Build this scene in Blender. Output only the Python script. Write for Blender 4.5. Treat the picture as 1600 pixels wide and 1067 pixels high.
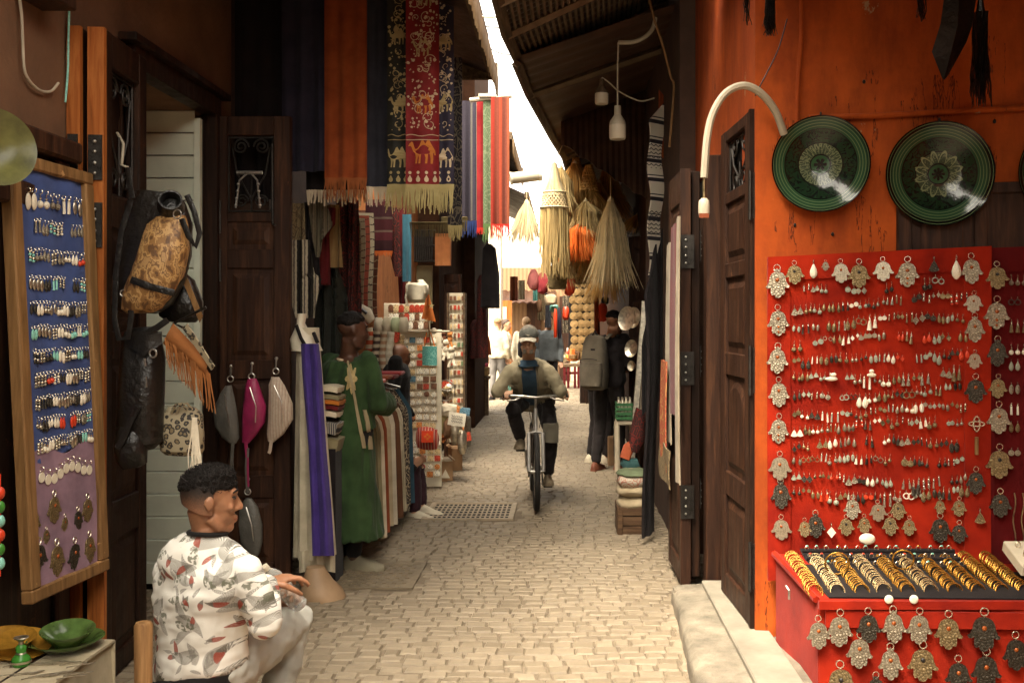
import bpy, bmesh, math, random
from mathutils import Vector, Matrix, noise, Euler
from mathutils.geometry import tessellate_polygon
for _o in list(bpy.data.objects): bpy.data.objects.remove(_o)
SC = bpy.context.scene; COL = SC.collection
R = random.Random(7)
PI = math.pi
V = Vector
# ---------------------------------------------------------------- camera, sky, sun, exposure
F = 1556.0; VX, VY, EYE = 880.0, 500.0, 1.65
cam_d = bpy.data.cameras.new('camera'); cam = bpy.data.objects.new('camera', cam_d); COL.objects.link(cam)
cam_d.sensor_width = 36.0; cam_d.lens = 36.0*F/1600.0
cam_d.shift_x = (800-VX)/1600.0; cam_d.shift_y = (VY-533.5)/1600.0
cam_d.clip_end = 2000; cam_d.clip_start = 0.05
cam.location = (0, 0, EYE); cam.rotation_euler = (PI/2, 0, 0)
SC.camera = cam
SUN_EL, SUN_AZ = math.radians(62), math.radians(205)      # azimuth clockwise from +Y
W = bpy.data.worlds.new('World'); SC.world = W; W.use_nodes = True
wn = W.node_tree; wn.nodes.clear()
wo = wn.nodes.new('ShaderNodeOutputWorld'); wb = wn.nodes.new('ShaderNodeBackground')
ws = wn.nodes.new('ShaderNodeTexSky'); ws.sky_type = 'NISHITA'; ws.sun_disc = False
ws.sun_elevation = SUN_EL; ws.sun_rotation = SUN_AZ; ws.dust_density = 3.0; ws.air_density = 1.0
wh = wn.nodes.new('ShaderNodeHueSaturation'); wh.inputs['Saturation'].default_value = 0.22; wh.inputs['Value'].default_value = 1.3
wm = wn.nodes.new('ShaderNodeMix'); wm.data_type = 'RGBA'; wm.blend_type = 'MULTIPLY'
wm.inputs[0].default_value = 1.0; wm.inputs[7].default_value = (1.0, 0.90, 0.73, 1)
wn.links.new(ws.outputs[0], wh.inputs['Color']); wn.links.new(wh.outputs[0], wm.inputs[6])
wn.links.new(wm.outputs[2], wb.inputs['Color']); wb.inputs['Strength'].default_value = 0.15
wn.links.new(wb.outputs[0], wo.inputs[0])
sd = bpy.data.lights.new('sun', 'SUN'); sun = bpy.data.objects.new('sun', sd); COL.objects.link(sun)
sd.energy = 1.5; sd.angle = math.radians(35); sd.color = (1.0, 0.90, 0.75)
_sdir = V((math.sin(SUN_AZ)*math.cos(SUN_EL), math.cos(SUN_AZ)*math.cos(SUN_EL), math.sin(SUN_EL)))
sun.rotation_euler = _sdir.to_track_quat('Z', 'Y').to_euler()
vs = SC.view_settings; vs.view_transform = 'Standard'; vs.look = 'None'; vs.gamma = 1.0
vs.exposure = 3.0
# ---------------------------------------------------------------- geometry helpers
def P(px, py, Y): return V(((px-VX)*Y/F, Y, EYE-(py-VY)*Y/F))
def GY(py): return EYE*F/(py-VY)
def G(px, py, z=0.0):
    Y = (EYE-z)*F/(py-VY); return V(((px-VX)*Y/F, Y, z))
def rotz(a): return Matrix.Rotation(a, 3, 'Z')
class MB:
    def __init__(s): s.v = []; s.f = []; s.m = []
    def add(s, vs, fs, m=0):
        o = len(s.v); s.v.extend([V(p) for p in vs])
        for f in fs: s.f.append(tuple(i+o for i in f)); s.m.append(m)
    def box(s, c, d, rot=None, m=0):
        c = V(c); x, y, z = d[0]/2, d[1]/2, d[2]/2
        ps = [V((a*x, b*y, e*z)) for a in (-1, 1) for b in (-1, 1) for e in (-1, 1)]
        if rot is not None: ps = [rot @ p for p in ps]
        s.add([c+p for p in ps], [(0,1,3,2),(4,6,7,5),(0,4,5,1),(2,3,7,6),(0,2,6,4),(1,5,7,3)], m)
    def bx(s, x0, x1, y0, y1, z0, z1, m=0): s.box(((x0+x1)/2, (y0+y1)/2, (z0+z1)/2), (x1-x0, y1-y0, z1-z0), None, m)
    def tube(s, pts, r, n=8, m=0, cap=True, flat=1.0, up=None):
        pts = [V(p) for p in pts]
        if not hasattr(r, '__len__'): r = [r]*len(pts)
        t = (pts[1]-pts[0]).normalized()
        a = V(up) if up is not None else (V((0,0,1)) if abs(t.z) < .9 else V((1,0,0)))
        nrm = (a - t*a.dot(t)).normalized(); vs = []
        for i, p in enumerate(pts):
            t2 = (pts[min(i+1, len(pts)-1)]-pts[max(i-1, 0)])
            t2 = t2.normalized() if t2.length > 1e-9 else t
            nrm = (nrm - t2*nrm.dot(t2)); nrm = nrm.normalized() if nrm.length > 1e-6 else V((0,1,0)); b = t2.cross(nrm); t = t2
            for k in range(n):
                an = 2*PI*k/n; vs.append(p + nrm*(math.cos(an)*r[i]*flat) + b*(math.sin(an)*r[i]))
        fs = []
        for i in range(len(pts)-1):
            for k in range(n):
                k2 = (k+1) % n; fs.append((i*n+k, i*n+k2, (i+1)*n+k2, (i+1)*n+k))
        if cap: fs.append(tuple(range(n-1, -1, -1))); fs.append(tuple((len(pts)-1)*n+k for k in range(n)))
        s.add(vs, fs, m)
    def loft(s, rings, cap=True, m=0, closed=True):
        n = len(rings[0]); vs = [p for r in rings for p in r]; fs = []
        for i in range(len(rings)-1):
            for k in range(n if closed else n-1):
                k2 = (k+1) % n; fs.append((i*n+k, i*n+k2, (i+1)*n+k2, (i+1)*n+k))
        if cap: fs.append(tuple(range(n-1, -1, -1))); fs.append(tuple((len(rings)-1)*n+k for k in range(n)))
        s.add(vs, fs, m)
    def ell(s, c, r, rot=None, n=12, k=8, m=0):
        c = V(c); r = r if hasattr(r, '__len__') else (r, r, r); vs = []; fs = []
        for i in range(1, k):
            ph = PI*i/k
            for j in range(n):
                th = 2*PI*j/n; p = V((r[0]*math.sin(ph)*math.cos(th), r[1]*math.sin(ph)*math.sin(th), r[2]*math.cos(ph)))
                vs.append(c + (rot @ p if rot is not None else p))
        for i in range(k-2):
            for j in range(n):
                j2 = (j+1) % n; fs.append((i*n+j, (i+1)*n+j, (i+1)*n+j2, i*n+j2))
        a = len(vs)
        for sg in (1, -1):
            p = V((0, 0, r[2]*sg)); vs.append(c + (rot @ p if rot is not None else p))
        for j in range(n):
            j2 = (j+1) % n; fs.append((a, j, j2)); fs.append((a+1, (k-2)*n+j2, (k-2)*n+j))
        s.add(vs, fs, m)
    def lathe(s, prof, n=24, M=None, m=0, cap=False):
        rings = []
        for (r, z) in prof:
            ring = [V((r*math.cos(2*PI*k/n), r*math.sin(2*PI*k/n), z)) for k in range(n)]
            if M is not None: ring = [M @ p for p in ring]
            rings.append(ring)
        s.loft(rings, cap, m)
    def torus(s, c, R0, r0, ax=(0,0,1), n=20, k=8, m=0, sc=(1,1)):
        q = V(ax).to_track_quat('Z', 'Y').to_matrix(); c = V(c); rings = []
        for i in range(n):
            a = 2*PI*i/n; d = V((math.cos(a)*sc[0], math.sin(a)*sc[1], 0)); e = V((math.cos(a), math.sin(a), 0)); ring = []
            for j in range(k):
                b = 2*PI*j/k; ring.append(c + q @ (d*R0 + e*(r0*math.cos(b)) + V((0,0,r0*math.sin(b)))))
            rings.append(ring)
        rings.append(rings[0]); s.loft(rings, False, m)
    def poly(s, out, fr, th=0.004, m=0):      # out: 2-D outline; fr(x, y, d) -> point, d = height above the face
        n = len(out); vs = [fr(x, y, 0) for x, y in out]+[fr(x, y, th) for x, y in out]
        tr = tessellate_polygon([[V((x, y, 0)) for x, y in out]]); fs = []
        for t in tr: fs.append((t[2], t[1], t[0])); fs.append((t[0]+n, t[1]+n, t[2]+n))
        for i in range(n): j = (i+1) % n; fs.append((i, j, j+n, i+n))
        s.add(vs, fs, m)
    def sheet(s, f, nu, nv, th=0.004, m=0):   # f(u, v) in 0..1 -> point; a sheet with real thickness
        g = [[V(f(i/nu, j/nv)) for j in range(nv+1)] for i in range(nu+1)]; fr = []; bk = []
        for i in range(nu+1):
            for j in range(nv+1):
                du = g[min(i+1, nu)][j]-g[max(i-1, 0)][j]; dv = g[i][min(j+1, nv)]-g[i][max(j-1, 0)]
                nn = du.cross(dv); nn = nn.normalized() if nn.length > 1e-12 else V((0,-1,0))
                fr.append(g[i][j]+nn*(th/2)); bk.append(g[i][j]-nn*(th/2))
        w = nv+1; N = len(fr); fs = []
        for i in range(nu):
            for j in range(nv):
                a = i*w+j; fs.append((a, a+w, a+w+1, a+1)); fs.append((N+a, N+a+1, N+a+w+1, N+a+w))
        for i in range(nu):
            a = i*w; b = a+w; fs.append((a, N+a, N+b, b)); a += nv; b += nv; fs.append((a, b, N+b, N+a))
        for j in range(nv):
            a = j; b = j+1; fs.append((a, b, N+b, N+a)); a += nu*w; b += nu*w; fs.append((a, N+a, N+b, b))
        s.add(fr+bk, fs, m)
    def strand(s, p, d, L, w, sag=0.0, m=0, seg=3, jit=0.0):
        p = V(p); d = V(d).normalized(); sd_ = V((d.y, -d.x, 0))
        sd_ = sd_.normalized() if sd_.length > .05 else V((math.cos(p.x*999), math.sin(p.x*999), 0)); pts = []
        for i in range(seg+1):
            t = i/seg; pts.append(p + d*(L*t) + V((0, 0, -sag*t*t)) + V((R.uniform(-jit, jit), R.uniform(-jit, jit), 0))*t)
        s.tube(pts, [w*(1-.5*i/seg) for i in range(seg+1)], 3, m)
    def build(s, name, mat, parent=None, label=None, cat=None, group=None, kind=None, smooth=True, ang=0.7, bevel=0, keep=False, loc=None):
        me = bpy.data.meshes.new(name)
        if keep: o3 = V((0,0,0))
        elif loc is not None: o3 = V(loc)
        else:
            xs = [p.x for p in s.v]; ys = [p.y for p in s.v]; zs = [p.z for p in s.v]
            o3 = V(((min(xs)+max(xs))/2, (min(ys)+max(ys))/2, min(zs)))
        me.from_pydata([p-o3 for p in s.v], [], s.f)
        mats = mat if isinstance(mat, (list, tuple)) else [mat]
        for mm in mats: me.materials.append(mm)
        if len(mats) > 1: me.polygons.foreach_set('material_index', s.m)
        if bevel:
            bm = bmesh.new(); bm.from_mesh(me)
            es = [e for e in bm.edges if len(e.link_faces) == 2 and e.calc_face_angle(0) > .5]
            bmesh.ops.bevel(bm, geom=es, offset=bevel, segments=1, affect='EDGES', clamp_overlap=True)
            bm.to_mesh(me); bm.free()
        if smooth: me.shade_smooth(); me.set_sharp_from_angle(angle=ang)
        me.update()
        o = bpy.data.objects.new(name, me); COL.objects.link(o)
        if parent is not None: o.parent = parent; o.location = o3-V(parent.get('_org', (0,0,0))) if not keep else (0,0,0)
        else: o.location = o3; o['_org'] = tuple(o3)
        tag(o, label, cat, group, kind); return o
def tag(o, label=None, cat=None, group=None, kind=None):
    if label: o['label'] = label
    if cat: o['category'] = cat
    if group: o['group'] = group
    if kind: o['kind'] = kind
    return o
def thing(name, label, cat, loc=(0,0,0), group=None):
    o = bpy.data.objects.new(name, None); o.empty_display_size = .05; COL.objects.link(o); o.location = loc; o['_org'] = tuple(V(loc))
    return tag(o, label, cat, group)
def copy_tree(o, loc=None, rot=None, label=None, group=None, parent=None, scale=None):
    c = o.copy(); COL.objects.link(c)
    if parent is not None: c.parent = parent
    if loc is not None: c.location = loc
    if rot is not None: c.rotation_euler = rot
    if scale is not None: c.scale = scale if hasattr(scale, '__len__') else (scale,)*3
    if label: c['label'] = label
    if group: c['group'] = group
    for ch in list(o.children): copy_tree(ch, parent=c)
    return c
ORD = ['first','second','third','fourth','fifth','sixth','seventh','eighth','ninth','tenth','eleventh','twelfth','thirteenth','fourteenth','fifteenth','sixteenth','seventeenth','eighteenth','nineteenth','twentieth']
def remesh(o, vox, sm=2, wr=0.0, ws=9.0, an=(1,1,1)):
    md = o.modifiers.new('r', 'REMESH'); md.mode = 'VOXEL'; md.voxel_size = vox; md.use_smooth_shade = True
    if sm: m2 = o.modifiers.new('s', 'SMOOTH'); m2.iterations = sm; m2.factor = .5
    dg = bpy.context.evaluated_depsgraph_get(); me = bpy.data.meshes.new_from_object(o.evaluated_get(dg))
    me.materials.clear()
    for mm in o.data.materials: me.materials.append(mm)
    o.modifiers.clear(); o.data = me
    if wr:
        nv = [v.normal.copy() for v in me.vertices]
        for v, nn in zip(me.vertices, nv):
            q = V((v.co.x*an[0], v.co.y*an[1], v.co.z*an[2]))*ws
            v.co += nn*(wr*(noise.noise(q)+.6*noise.noise(q*2.3+V((3,1,7)))))
    me.shade_smooth(); return o
def ring(c, ax, ay, n=20, pw=2.0):
    out = []
    for k in range(n):
        a = 2*PI*k/n; x, y = math.cos(a), math.sin(a)
        if pw != 2.0: x = math.copysign(abs(x)**(2/pw), x); y = math.copysign(abs(y)**(2/pw), y)
        out.append(V(c)+V(ax)*x+V(ay)*y)
    return out
# ---------------------------------------------------------------- materials
class NT:
    def __init__(s, name):
        s.m = bpy.data.materials.new(name); s.m.use_nodes = True; s.t = s.m.node_tree; s.b = s.t.nodes['Principled BSDF']; s._tc = None
    def n(s, k, **kw):
        nd = s.t.nodes.new('ShaderNode'+k)
        for a, b in kw.items(): setattr(nd, a, b)
        return nd
    def l(s, a, b): s.t.links.new(a, b)
    def val(s, x, inp):
        if hasattr(x, 'is_output'): s.l(x, inp)
        else: inp.default_value = x
    def math(s, op, a, b=0.0, c=None):
        nd = s.n('Math', operation=op); s.val(a, nd.inputs[0]); s.val(b, nd.inputs[1])
        if c is not None: s.val(c, nd.inputs[2])
        return nd.outputs[0]
    def tc(s, k='Object'):
        if s._tc is None: s._tc = s.n('TexCoord')
        return s._tc.outputs[k]
    def mapping(s, vec, sc=(1,1,1), rot=(0,0,0)):
        nd = s.n('Mapping'); s.l(vec, nd.inputs[0]); nd.inputs['Scale'].default_value = sc; nd.inputs['Rotation'].default_value = rot; return nd.outputs[0]
    def noise(s, vec, sc, det=4, rough=.55, dist=0.0):
        nd = s.n('TexNoise'); s.l(vec, nd.inputs['Vector']); nd.inputs['Scale'].default_value = sc; nd.inputs['Detail'].default_value = det
        nd.inputs['Roughness'].default_value = rough; nd.inputs['Distortion'].default_value = dist; return nd.outputs['Fac']
    def vor(s, vec, sc, feat='F1', dim='3D', rnd=1.0):
        nd = s.n('TexVoronoi', feature=feat, voronoi_dimensions=dim); s.l(vec, nd.inputs['Vector']); nd.inputs['Scale'].default_value = sc
        nd.inputs['Randomness'].default_value = rnd; return nd
    def ramp(s, fac, stops, interp='LINEAR'):
        nd = s.n('ValToRGB'); cr = nd.color_ramp; cr.interpolation = interp
        while len(cr.elements) < len(stops): cr.elements.new(.5)
        for e, (p, c) in zip(cr.elements, stops): e.position = p; e.color = (*c[:3], 1)
        s.val(fac, nd.inputs[0]); return nd.outputs[0]
    def mix(s, fac, a, b, bt='MIX'):
        nd = s.n('Mix', data_type='RGBA', blend_type=bt); s.val(fac, nd.inputs[0])
        for x, i in ((a, 6), (b, 7)):
            if hasattr(x, 'is_output'): s.l(x, nd.inputs[i])
            else: nd.inputs[i].default_value = (*x[:3], 1)
        return nd.outputs[2]
    def sep(s, vec):
        nd = s.n('SeparateXYZ'); s.l(vec, nd.inputs[0]); return nd.outputs
    def bump(s, h, st=.3, d=.01):
        nd = s.n('Bump'); nd.inputs['Strength'].default_value = st; nd.inputs['Distance'].default_value = d; s.l(h, nd.inputs['Height'])
        s.l(nd.outputs[0], s.b.inputs['Normal'])
    def rnd(s): return s.n('ObjectInfo').outputs['Random']
    def fin(s, col=None, rough=.7, metal=0.0, spec=.5, **kw):
        if col is not None:
            if hasattr(col, 'is_output'): s.l(col, s.b.inputs['Base Color'])
            else: s.b.inputs['Base Color'].default_value = (*col[:3], 1)
        s.val(rough, s.b.inputs['Roughness']); s.b.inputs['Metallic'].default_value = metal; s.b.inputs['Specular IOR Level'].default_value = spec
        for k, v in kw.items(): s.b.inputs[k.replace('_', ' ')].default_value = v
        return s.m
def sc3(c, k): return tuple(min(1, x*k) for x in c[:3])
def M(name, c, rough=.75, metal=0.0, var=.3, vs=6.0, bs=80.0, bst=.25, bd=.004, c2=None, spec=.4, st=(1,1,1), **kw):
    t = NT(name); vec = t.mapping(t.tc(), st); nz = t.noise(vec, vs, 5, .6)
    col = t.ramp(nz, [(.3, sc3(c, 1-var)), (.7, c2 if c2 else sc3(c, 1+var))])
    t.bump(t.noise(vec, bs, 3), bst, bd); return t.fin(col, rough, metal, spec, **kw)
def wood(name, c, c2, rough=.55, sc=3.0, axis=2):
    t = NT(name); st = [9, 9, 9]; st[axis] = .7; vec = t.mapping(t.tc(), st)
    nz = t.noise(vec, sc, 6, .65, .6); wear = t.noise(t.tc(), 5, 6, .7)
    col = t.ramp(nz, [(.32, sc3(c, .55)), (.5, c), (.72, c2)])
    col = t.mix(t.math('MULTIPLY', t.math('GREATER_THAN', wear, .66), .55), col, sc3(c2, 1.9))
    t.bump(nz, .35, .006); return t.fin(col, t.ramp(wear, [(.3, (rough-.08,)*3), (.7, (rough+.2,)*3)]), 0, .22)
def fabric(name, c, c2=None, var=.2, weave=420.0, vs=5.0, rough=.92):
    t = NT(name); nz = t.noise(t.tc(), vs, 4, .6)
    col = t.ramp(nz, [(.3, sc3(c, 1-var)), (.7, c2 if c2 else sc3(c, 1+var))])
    h = t.math('ADD', t.noise(t.tc(), weave, 2), t.math('MULTIPLY', t.noise(t.tc(), 22, 3), 1.2)); t.bump(h, .35, .004)
    return t.fin(col, rough, 0, .15, Sheen_Weight=.06)
def striped(name, stops, axis=0, rep=1.0, rough=.9, wob=.004, tex=.25):   # constant stripes over Generated coordinates
    t = NT(name); g = t.sep(t.tc('Generated'))[axis]; nz = t.noise(t.tc(), 30, 3)
    x = t.math('ADD', g, t.math('MULTIPLY', t.math('SUBTRACT', nz, .5), wob))
    if rep != 1.0: x = t.math('FRACT', t.math('MULTIPLY', x, rep))
    col = t.ramp(x, stops, 'CONSTANT'); fine = t.noise(t.tc(), 60, 4, .7)
    col = t.mix(tex, col, t.ramp(fine, [(.3, (.1,.1,.1)), (.7, (1,1,1))]), 'MULTIPLY')
    t.bump(t.noise(t.tc(), 260, 2), .3, .003); return t.fin(col, rough, 0, .2)
def metal(name, c, rough=.35, var=.35, bs=240.0, bst=.5, dark=.25):
    t = NT(name); nz = t.noise(t.tc(), bs, 4, .7); n2 = t.noise(t.tc(), 25, 3)
    col = t.ramp(t.math('ADD', t.math('MULTIPLY', nz, .6), t.math('MULTIPLY', n2, .4)), [(.36, sc3(c, dark)), (.52, c), (.75, sc3(c, 1+var))])
    t.bump(nz, bst, .003); return t.fin(col, rough, .85, .5)
def engraved(name, c, rough=.38, dark=.12, sc=130.0):     # cast metal with worked scrolls
    t = NT(name); v1 = t.vor(t.tc(), sc, 'DISTANCE_TO_EDGE').outputs['Distance']; nz = t.noise(t.tc(), sc*1.3, 3, .6, 2.0)
    h = t.math('ADD', t.math('MULTIPLY', v1, 1.6), t.math('MULTIPLY', nz, .7))
    col = t.ramp(h, [(.3, sc3(c, dark)), (.48, c), (.9, sc3(c, 1.25))]); t.bump(h, .8, .004); return t.fin(col, rough, .75, .5)
# ---------------------------------------------------------------- base materials
m_wood = wood('dark_wood', (.016,.0065,.003), (.048,.019,.008), .5)
m_wood2 = wood('brown_wood', (.032,.0125,.006), (.082,.033,.014), .55)
m_woodo = wood('orange_wood', (.34,.10,.02), (.50,.18,.045), .5)
m_woodg = wood('golden_wood', (.21,.11,.04), (.34,.19,.075), .5)
m_woodh = wood('grey_wood', (.10,.066,.038), (.19,.13,.075), .8, axis=1)
m_woodx = wood('beam_wood', (.10,.066,.038), (.19,.13,.075), .8, axis=0)
m_iron = metal('black_iron', (.05,.045,.04), .5)
m_steel = metal('steel', (.55,.52,.46), .3, bst=.15)
m_plastw = M('cream_plastic', (.42,.36,.26), .5, var=.15, bst=.1)
m_brown = M('brown_plaster', (.15,.075,.036), .9, var=.3, vs=2.2, bs=35, bst=.5, bd=.01)
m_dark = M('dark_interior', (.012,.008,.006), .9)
def plaster(name, c, c2, chip):
    t = NT(name); a = t.noise(t.tc(), 1.6, 6, .65); b = t.noise(t.tc(), 14, 5, .7); ch = t.noise(t.mapping(t.tc(), (1,1,.6)), 5.5, 7, .72)
    col = t.ramp(a, [(.3, c), (.7, c2)]); col = t.mix(.35, col, t.ramp(b, [(.3, (.45,.45,.45)), (.65, (1,1,1))]), 'MULTIPLY')
    msk = t.ramp(ch, [(.655, (0,0,0)), (.668, (1,1,1))]); ln = t.noise(t.mapping(t.tc(), (3,3,.35)), 2.2, 6, .7); lm = t.math('GREATER_THAN', t.noise(t.tc(), 1.7, 2), .54); crk = t.math('MULTIPLY', lm, t.math('LESS_THAN', t.math('ABSOLUTE', t.math('SUBTRACT', ln, .5)), .007)); gr = t.ramp(t.noise(t.mapping(t.tc(), (2,2,.5)), 2.6, 6, .7), [(.38, (.45,.40,.38)), (.58, (1,1,1))]); col = t.mix(.6, col, gr, 'MULTIPLY'); col = t.mix(t.math('MULTIPLY', crk, .8), col, sc3(c, .15)); col = t.mix(msk, col, chip)
    h = t.math('ADD', t.math('MULTIPLY', t.noise(t.tc(), 30, 5, .65), .5), t.math('MULTIPLY', t.math('SUBTRACT', 1.0, msk), .6))
    t.bump(h, .5, .008); return t.fin(col, .82, 0, .3)
m_orange = plaster('orange_plaster', (.38,.055,.003), (.48,.088,.006), (.34,.20,.10))
m_pale = plaster('pale_plaster', (.62,.52,.38), (.74,.64,.48), (.4,.32,.22))
m_rust = plaster('rust_plaster', (.42,.15,.05), (.55,.23,.08), (.5,.38,.25))
# ---------------------------------------------------------------- ground
def stone_mat():
    t = NT('sett_stone'); isl = t.n('NewGeometry').outputs['Random Per Island']; g = t.tc()
    a = t.noise(g, .55, 4, .6); b = t.noise(g, 28, 5, .7)
    col = t.ramp(isl, [(0, (.215,.170,.112)), (.5, (.25,.200,.135)), (1, (.29,.235,.162))])
    col = t.mix(.55, col, t.ramp(a, [(.3, (.52,.50,.48)), (.66, (1,1,1))]), 'MULTIPLY')
    col = t.mix(.5, col, t.ramp(b, [(.3, (.5,.47,.44)), (.6, (1,1,1))]), 'MULTIPLY')
    t.bump(t.noise(g, 60, 5, .7), .4, .006); return t.fin(col, t.ramp(b, [(.3, (.5,.5,.5)), (.7, (.8,.8,.8))]), 0, .4)
m_stone = stone_mat()
m_joint = M('joint_dirt', (.155,.12,.08), .95, var=.4, vs=9, bs=120, bst=.6)
mb = MB(); mb.add([(-300,-60,-.02),(300,-60,-.02),(300,400,-.02),(-300,400,-.02)], [(0,1,2,3)])
mb.build('ground', m_joint, kind='structure', keep=True)
def setts():
    mb = MB(); rr = random.Random(3); y = 2.6
    GR = [(G(668,815).y, G(668,787).y, -1.20, -.38), (G(520,920).y-.05, G(640,884).y+.08, -1.52, -.93)]
    mb.add([(-2.8,2.5,0),(1.2,2.5,0),(1.2,27,0),(-2.8,27,0)], [(0,1,2,3)], 1)
    while y < 26.5:
        d = rr.uniform(.072, .098)*(1 if y < 14 else 1.3); x = -2.5-rr.random()*.1
        while x < 1.15:
            w = rr.uniform(.075, .14)*(1 if y < 14 else 1.3); ya = y + .05*math.sin(x*2.3+y*.35)+.035*math.sin(x*5.1+y*1.1)
            g_ = .0042; a = .007; z = .010+rr.uniform(-.0025, .003)
            j = lambda: rr.uniform(-.007, .007)
            if not any(p[0]-.0 < ya+d*.6 and ya+d*.4 < p[1] and p[2] < x+w*.7 and x+w*.3 < p[3] for p in GR):
                q = [(x+g_+j(), ya+g_+j()), (x+w-g_+j(), ya+g_+j()), (x+w-g_+j(), ya+d-g_+j()), (x+g_+j(), ya+d-g_+j())]
                cx, cy = x+w/2, ya+d/2; tx, ty = rr.uniform(-.03, .03), rr.uniform(-.03, .03)
                top = [(cx+(px-cx)*(1-2*a/w), cy+(py-cy)*(1-2*a/d), z+(px-cx)*tx+(py-cy)*ty) for px, py in q]
                mb.add([(px, py, .001) for px, py in q]+top, [(4,5,6,7),(0,1,5,4),(1,2,6,5),(2,3,7,6),(3,0,4,7)])
            x += w
        y += d
    return mb
setts().build('street', [m_stone, m_joint], kind='structure', keep=True)
# drain grate and cast cover
m_grate = M('pale_iron', (.30,.235,.155), .6, 0, var=.25, vs=8, bs=90, bst=.4)
m_hole = M('hole', (.006,.005,.004), .9)
def grate():
    y0, y1, x0, x1 = G(668,814).y, G(668,788).y, -1.17, -.41; t = thing('drain_grate', 'pale iron drain grate full of square holes set in the paving', 'grate', ((x0+x1)/2, (y0+y1)/2, 0))
    b = MB(); b.bx(x0+.03, x1-.03, y0+.03, y1-.03, .002, .0115); b.build('pit', m_hole, t)
    b = MB(); nx, ny = 17, 6
    for i in range(nx+1): X = x0+.04+(x1-x0-.08)*i/nx; b.bx(X-.0075, X+.0075, y0+.03, y1-.03, .012, .0135)
    for j in range(ny+1): Y = y0+.04+(y1-y0-.08)*j/ny; b.bx(x0+.03, x1-.03, Y-.016, Y+.016, .012, .014)
    b.build('bars', m_grate, t, smooth=False)
    b = MB(); b.bx(x0, x1, y0, y0+.04, .002, .02); b.bx(x0, x1, y1-.04, y1, .002, .02); b.bx(x0, x0+.04, y0+.04, y1-.04, .002, .02); b.bx(x1-.04, x1, y0+.04, y1-.04, .002, .02)
    b.build('rim', m_grate, t, smooth=False)
grate()
m_cast = M('cast_cover', (.16,.125,.08), .65, 0, var=.3, vs=10, bs=120, bst=.4)
def cover():
    y0, y1, x0, x1 = G(520,920).y, G(640,884).y, -1.50, -.95; t = thing('manhole_cover', 'grey cast cover with raised studs beside the mannequin stand', 'cover', ((x0+x1)/2, (y0+y1)/2, 0))
    b = MB(); b.bx(x0, x1, y0, y1, .002, .012)
    for i in range(16):
        for j in range(9):
            if (i+j) % 2 == 0: b.box((x0+.04+(x1-x0-.08)*i/15, y0+.04+(y1-y0-.08)*j/8, .014), (.028, .04, .008))
    b.build('plate', m_cast, t, smooth=False)
    b = MB(); b.bx(x0-.03, x0, y0-.03, y1+.03, .002, .017); b.bx(x1, x1+.03, y0-.03, y1+.03, .002, .017); b.bx(x0, x1, y0-.03, y0, .002, .017); b.bx(x0, x1, y1, y1+.03, .002, .017)
    b.build('rim', m_cast, t, smooth=False)
cover()
# ---------------------------------------------------------------- walls
XL = -2.2; DZ = 2.92
def wall(name, boxes, mat, label, cat='wall', bev=0):
    b = MB()
    for q in boxes: b.bx(*q)
    return b.build(name, mat, label=label, cat=cat, smooth=False, bevel=bev)
wall('plaster_wall', [(-2.6,-2.2,1.6,5.0,0,5.6), (-2.6,-2.2,5.0,6.22,DZ,5.6), (-2.6,-2.2,6.22,6.6,0,5.6)], m_brown, 'brown plaster wall around the leather bag shop doorway')
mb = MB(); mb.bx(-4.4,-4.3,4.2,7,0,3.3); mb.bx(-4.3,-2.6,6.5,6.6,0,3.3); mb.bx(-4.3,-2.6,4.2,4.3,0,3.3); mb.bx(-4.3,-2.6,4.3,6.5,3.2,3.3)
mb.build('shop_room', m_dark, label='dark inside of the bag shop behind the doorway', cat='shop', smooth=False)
mb = MB(); mb.bx(-2.24,-2.14,4.98,5.06,0,DZ); mb.bx(-2.24,-2.14,6.16,6.24,0,DZ); mb.bx(-2.24,-2.14,4.98,6.24,DZ,DZ+.11); mb.bx(-2.19,-2.10,4.9,6.3,DZ+.11,DZ+.15)
mb.build('door_frame', m_wood, label='dark wooden frame of the bag shop doorway', cat='door frame', smooth=False, bevel=.004)
# left side beyond the bag shop: shop fronts
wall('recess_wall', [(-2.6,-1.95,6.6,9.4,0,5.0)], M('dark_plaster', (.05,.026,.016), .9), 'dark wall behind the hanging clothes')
wall('rust_wall', [(-2.4,-1.78,9.4,12.2,0,5.0)], m_rust, 'bare orange wall strip behind the souvenir stall')
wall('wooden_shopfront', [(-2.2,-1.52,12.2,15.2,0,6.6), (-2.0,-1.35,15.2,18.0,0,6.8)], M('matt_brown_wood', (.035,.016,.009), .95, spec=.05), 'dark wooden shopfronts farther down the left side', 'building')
wall('white_pillar', [(-1.75,-1.32,21.2,21.75,0,4.6)], m_pale, 'sunlit white pillar at the far left end of the alley', 'pillar', .02)
# right side
RA, RB = 5.004, -.194
def PW(px, py, off=.0):
    k = (px-VX)/F; Y = (RA-off)/(1-RB*k); return P(px, py, Y)
def PWx(X, Z, off=.0): return V((X, RA-off+RB*X, Z))
mb = MB(); q = [(1.0, 0), (3.4, 0)]
def slab(b, x0, x1, z0, z1, d0, d1):     # slab along the orange wall, d = distance in front of its face
    vs = [PWx(x, z, d) for x in (x0, x1) for d in (d0, d1) for z in (z0, z1)]
    b.add(vs, [(0,1,3,2),(4,6,7,5),(0,4,5,1),(2,3,7,6),(0,2,6,4),(1,5,7,3)])
slab(mb, .93, 3.4, 0, 5.4, -.35, 0)
mb.build('orange_wall', m_orange, label='orange plaster wall behind the red jewellery boards', cat='wall', smooth=False)
wall('orange_lintel', [(.93,1.3,5.17,7.0,2.62,5.4)], m_orange, 'orange wall above the doorway with the stone step')
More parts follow.
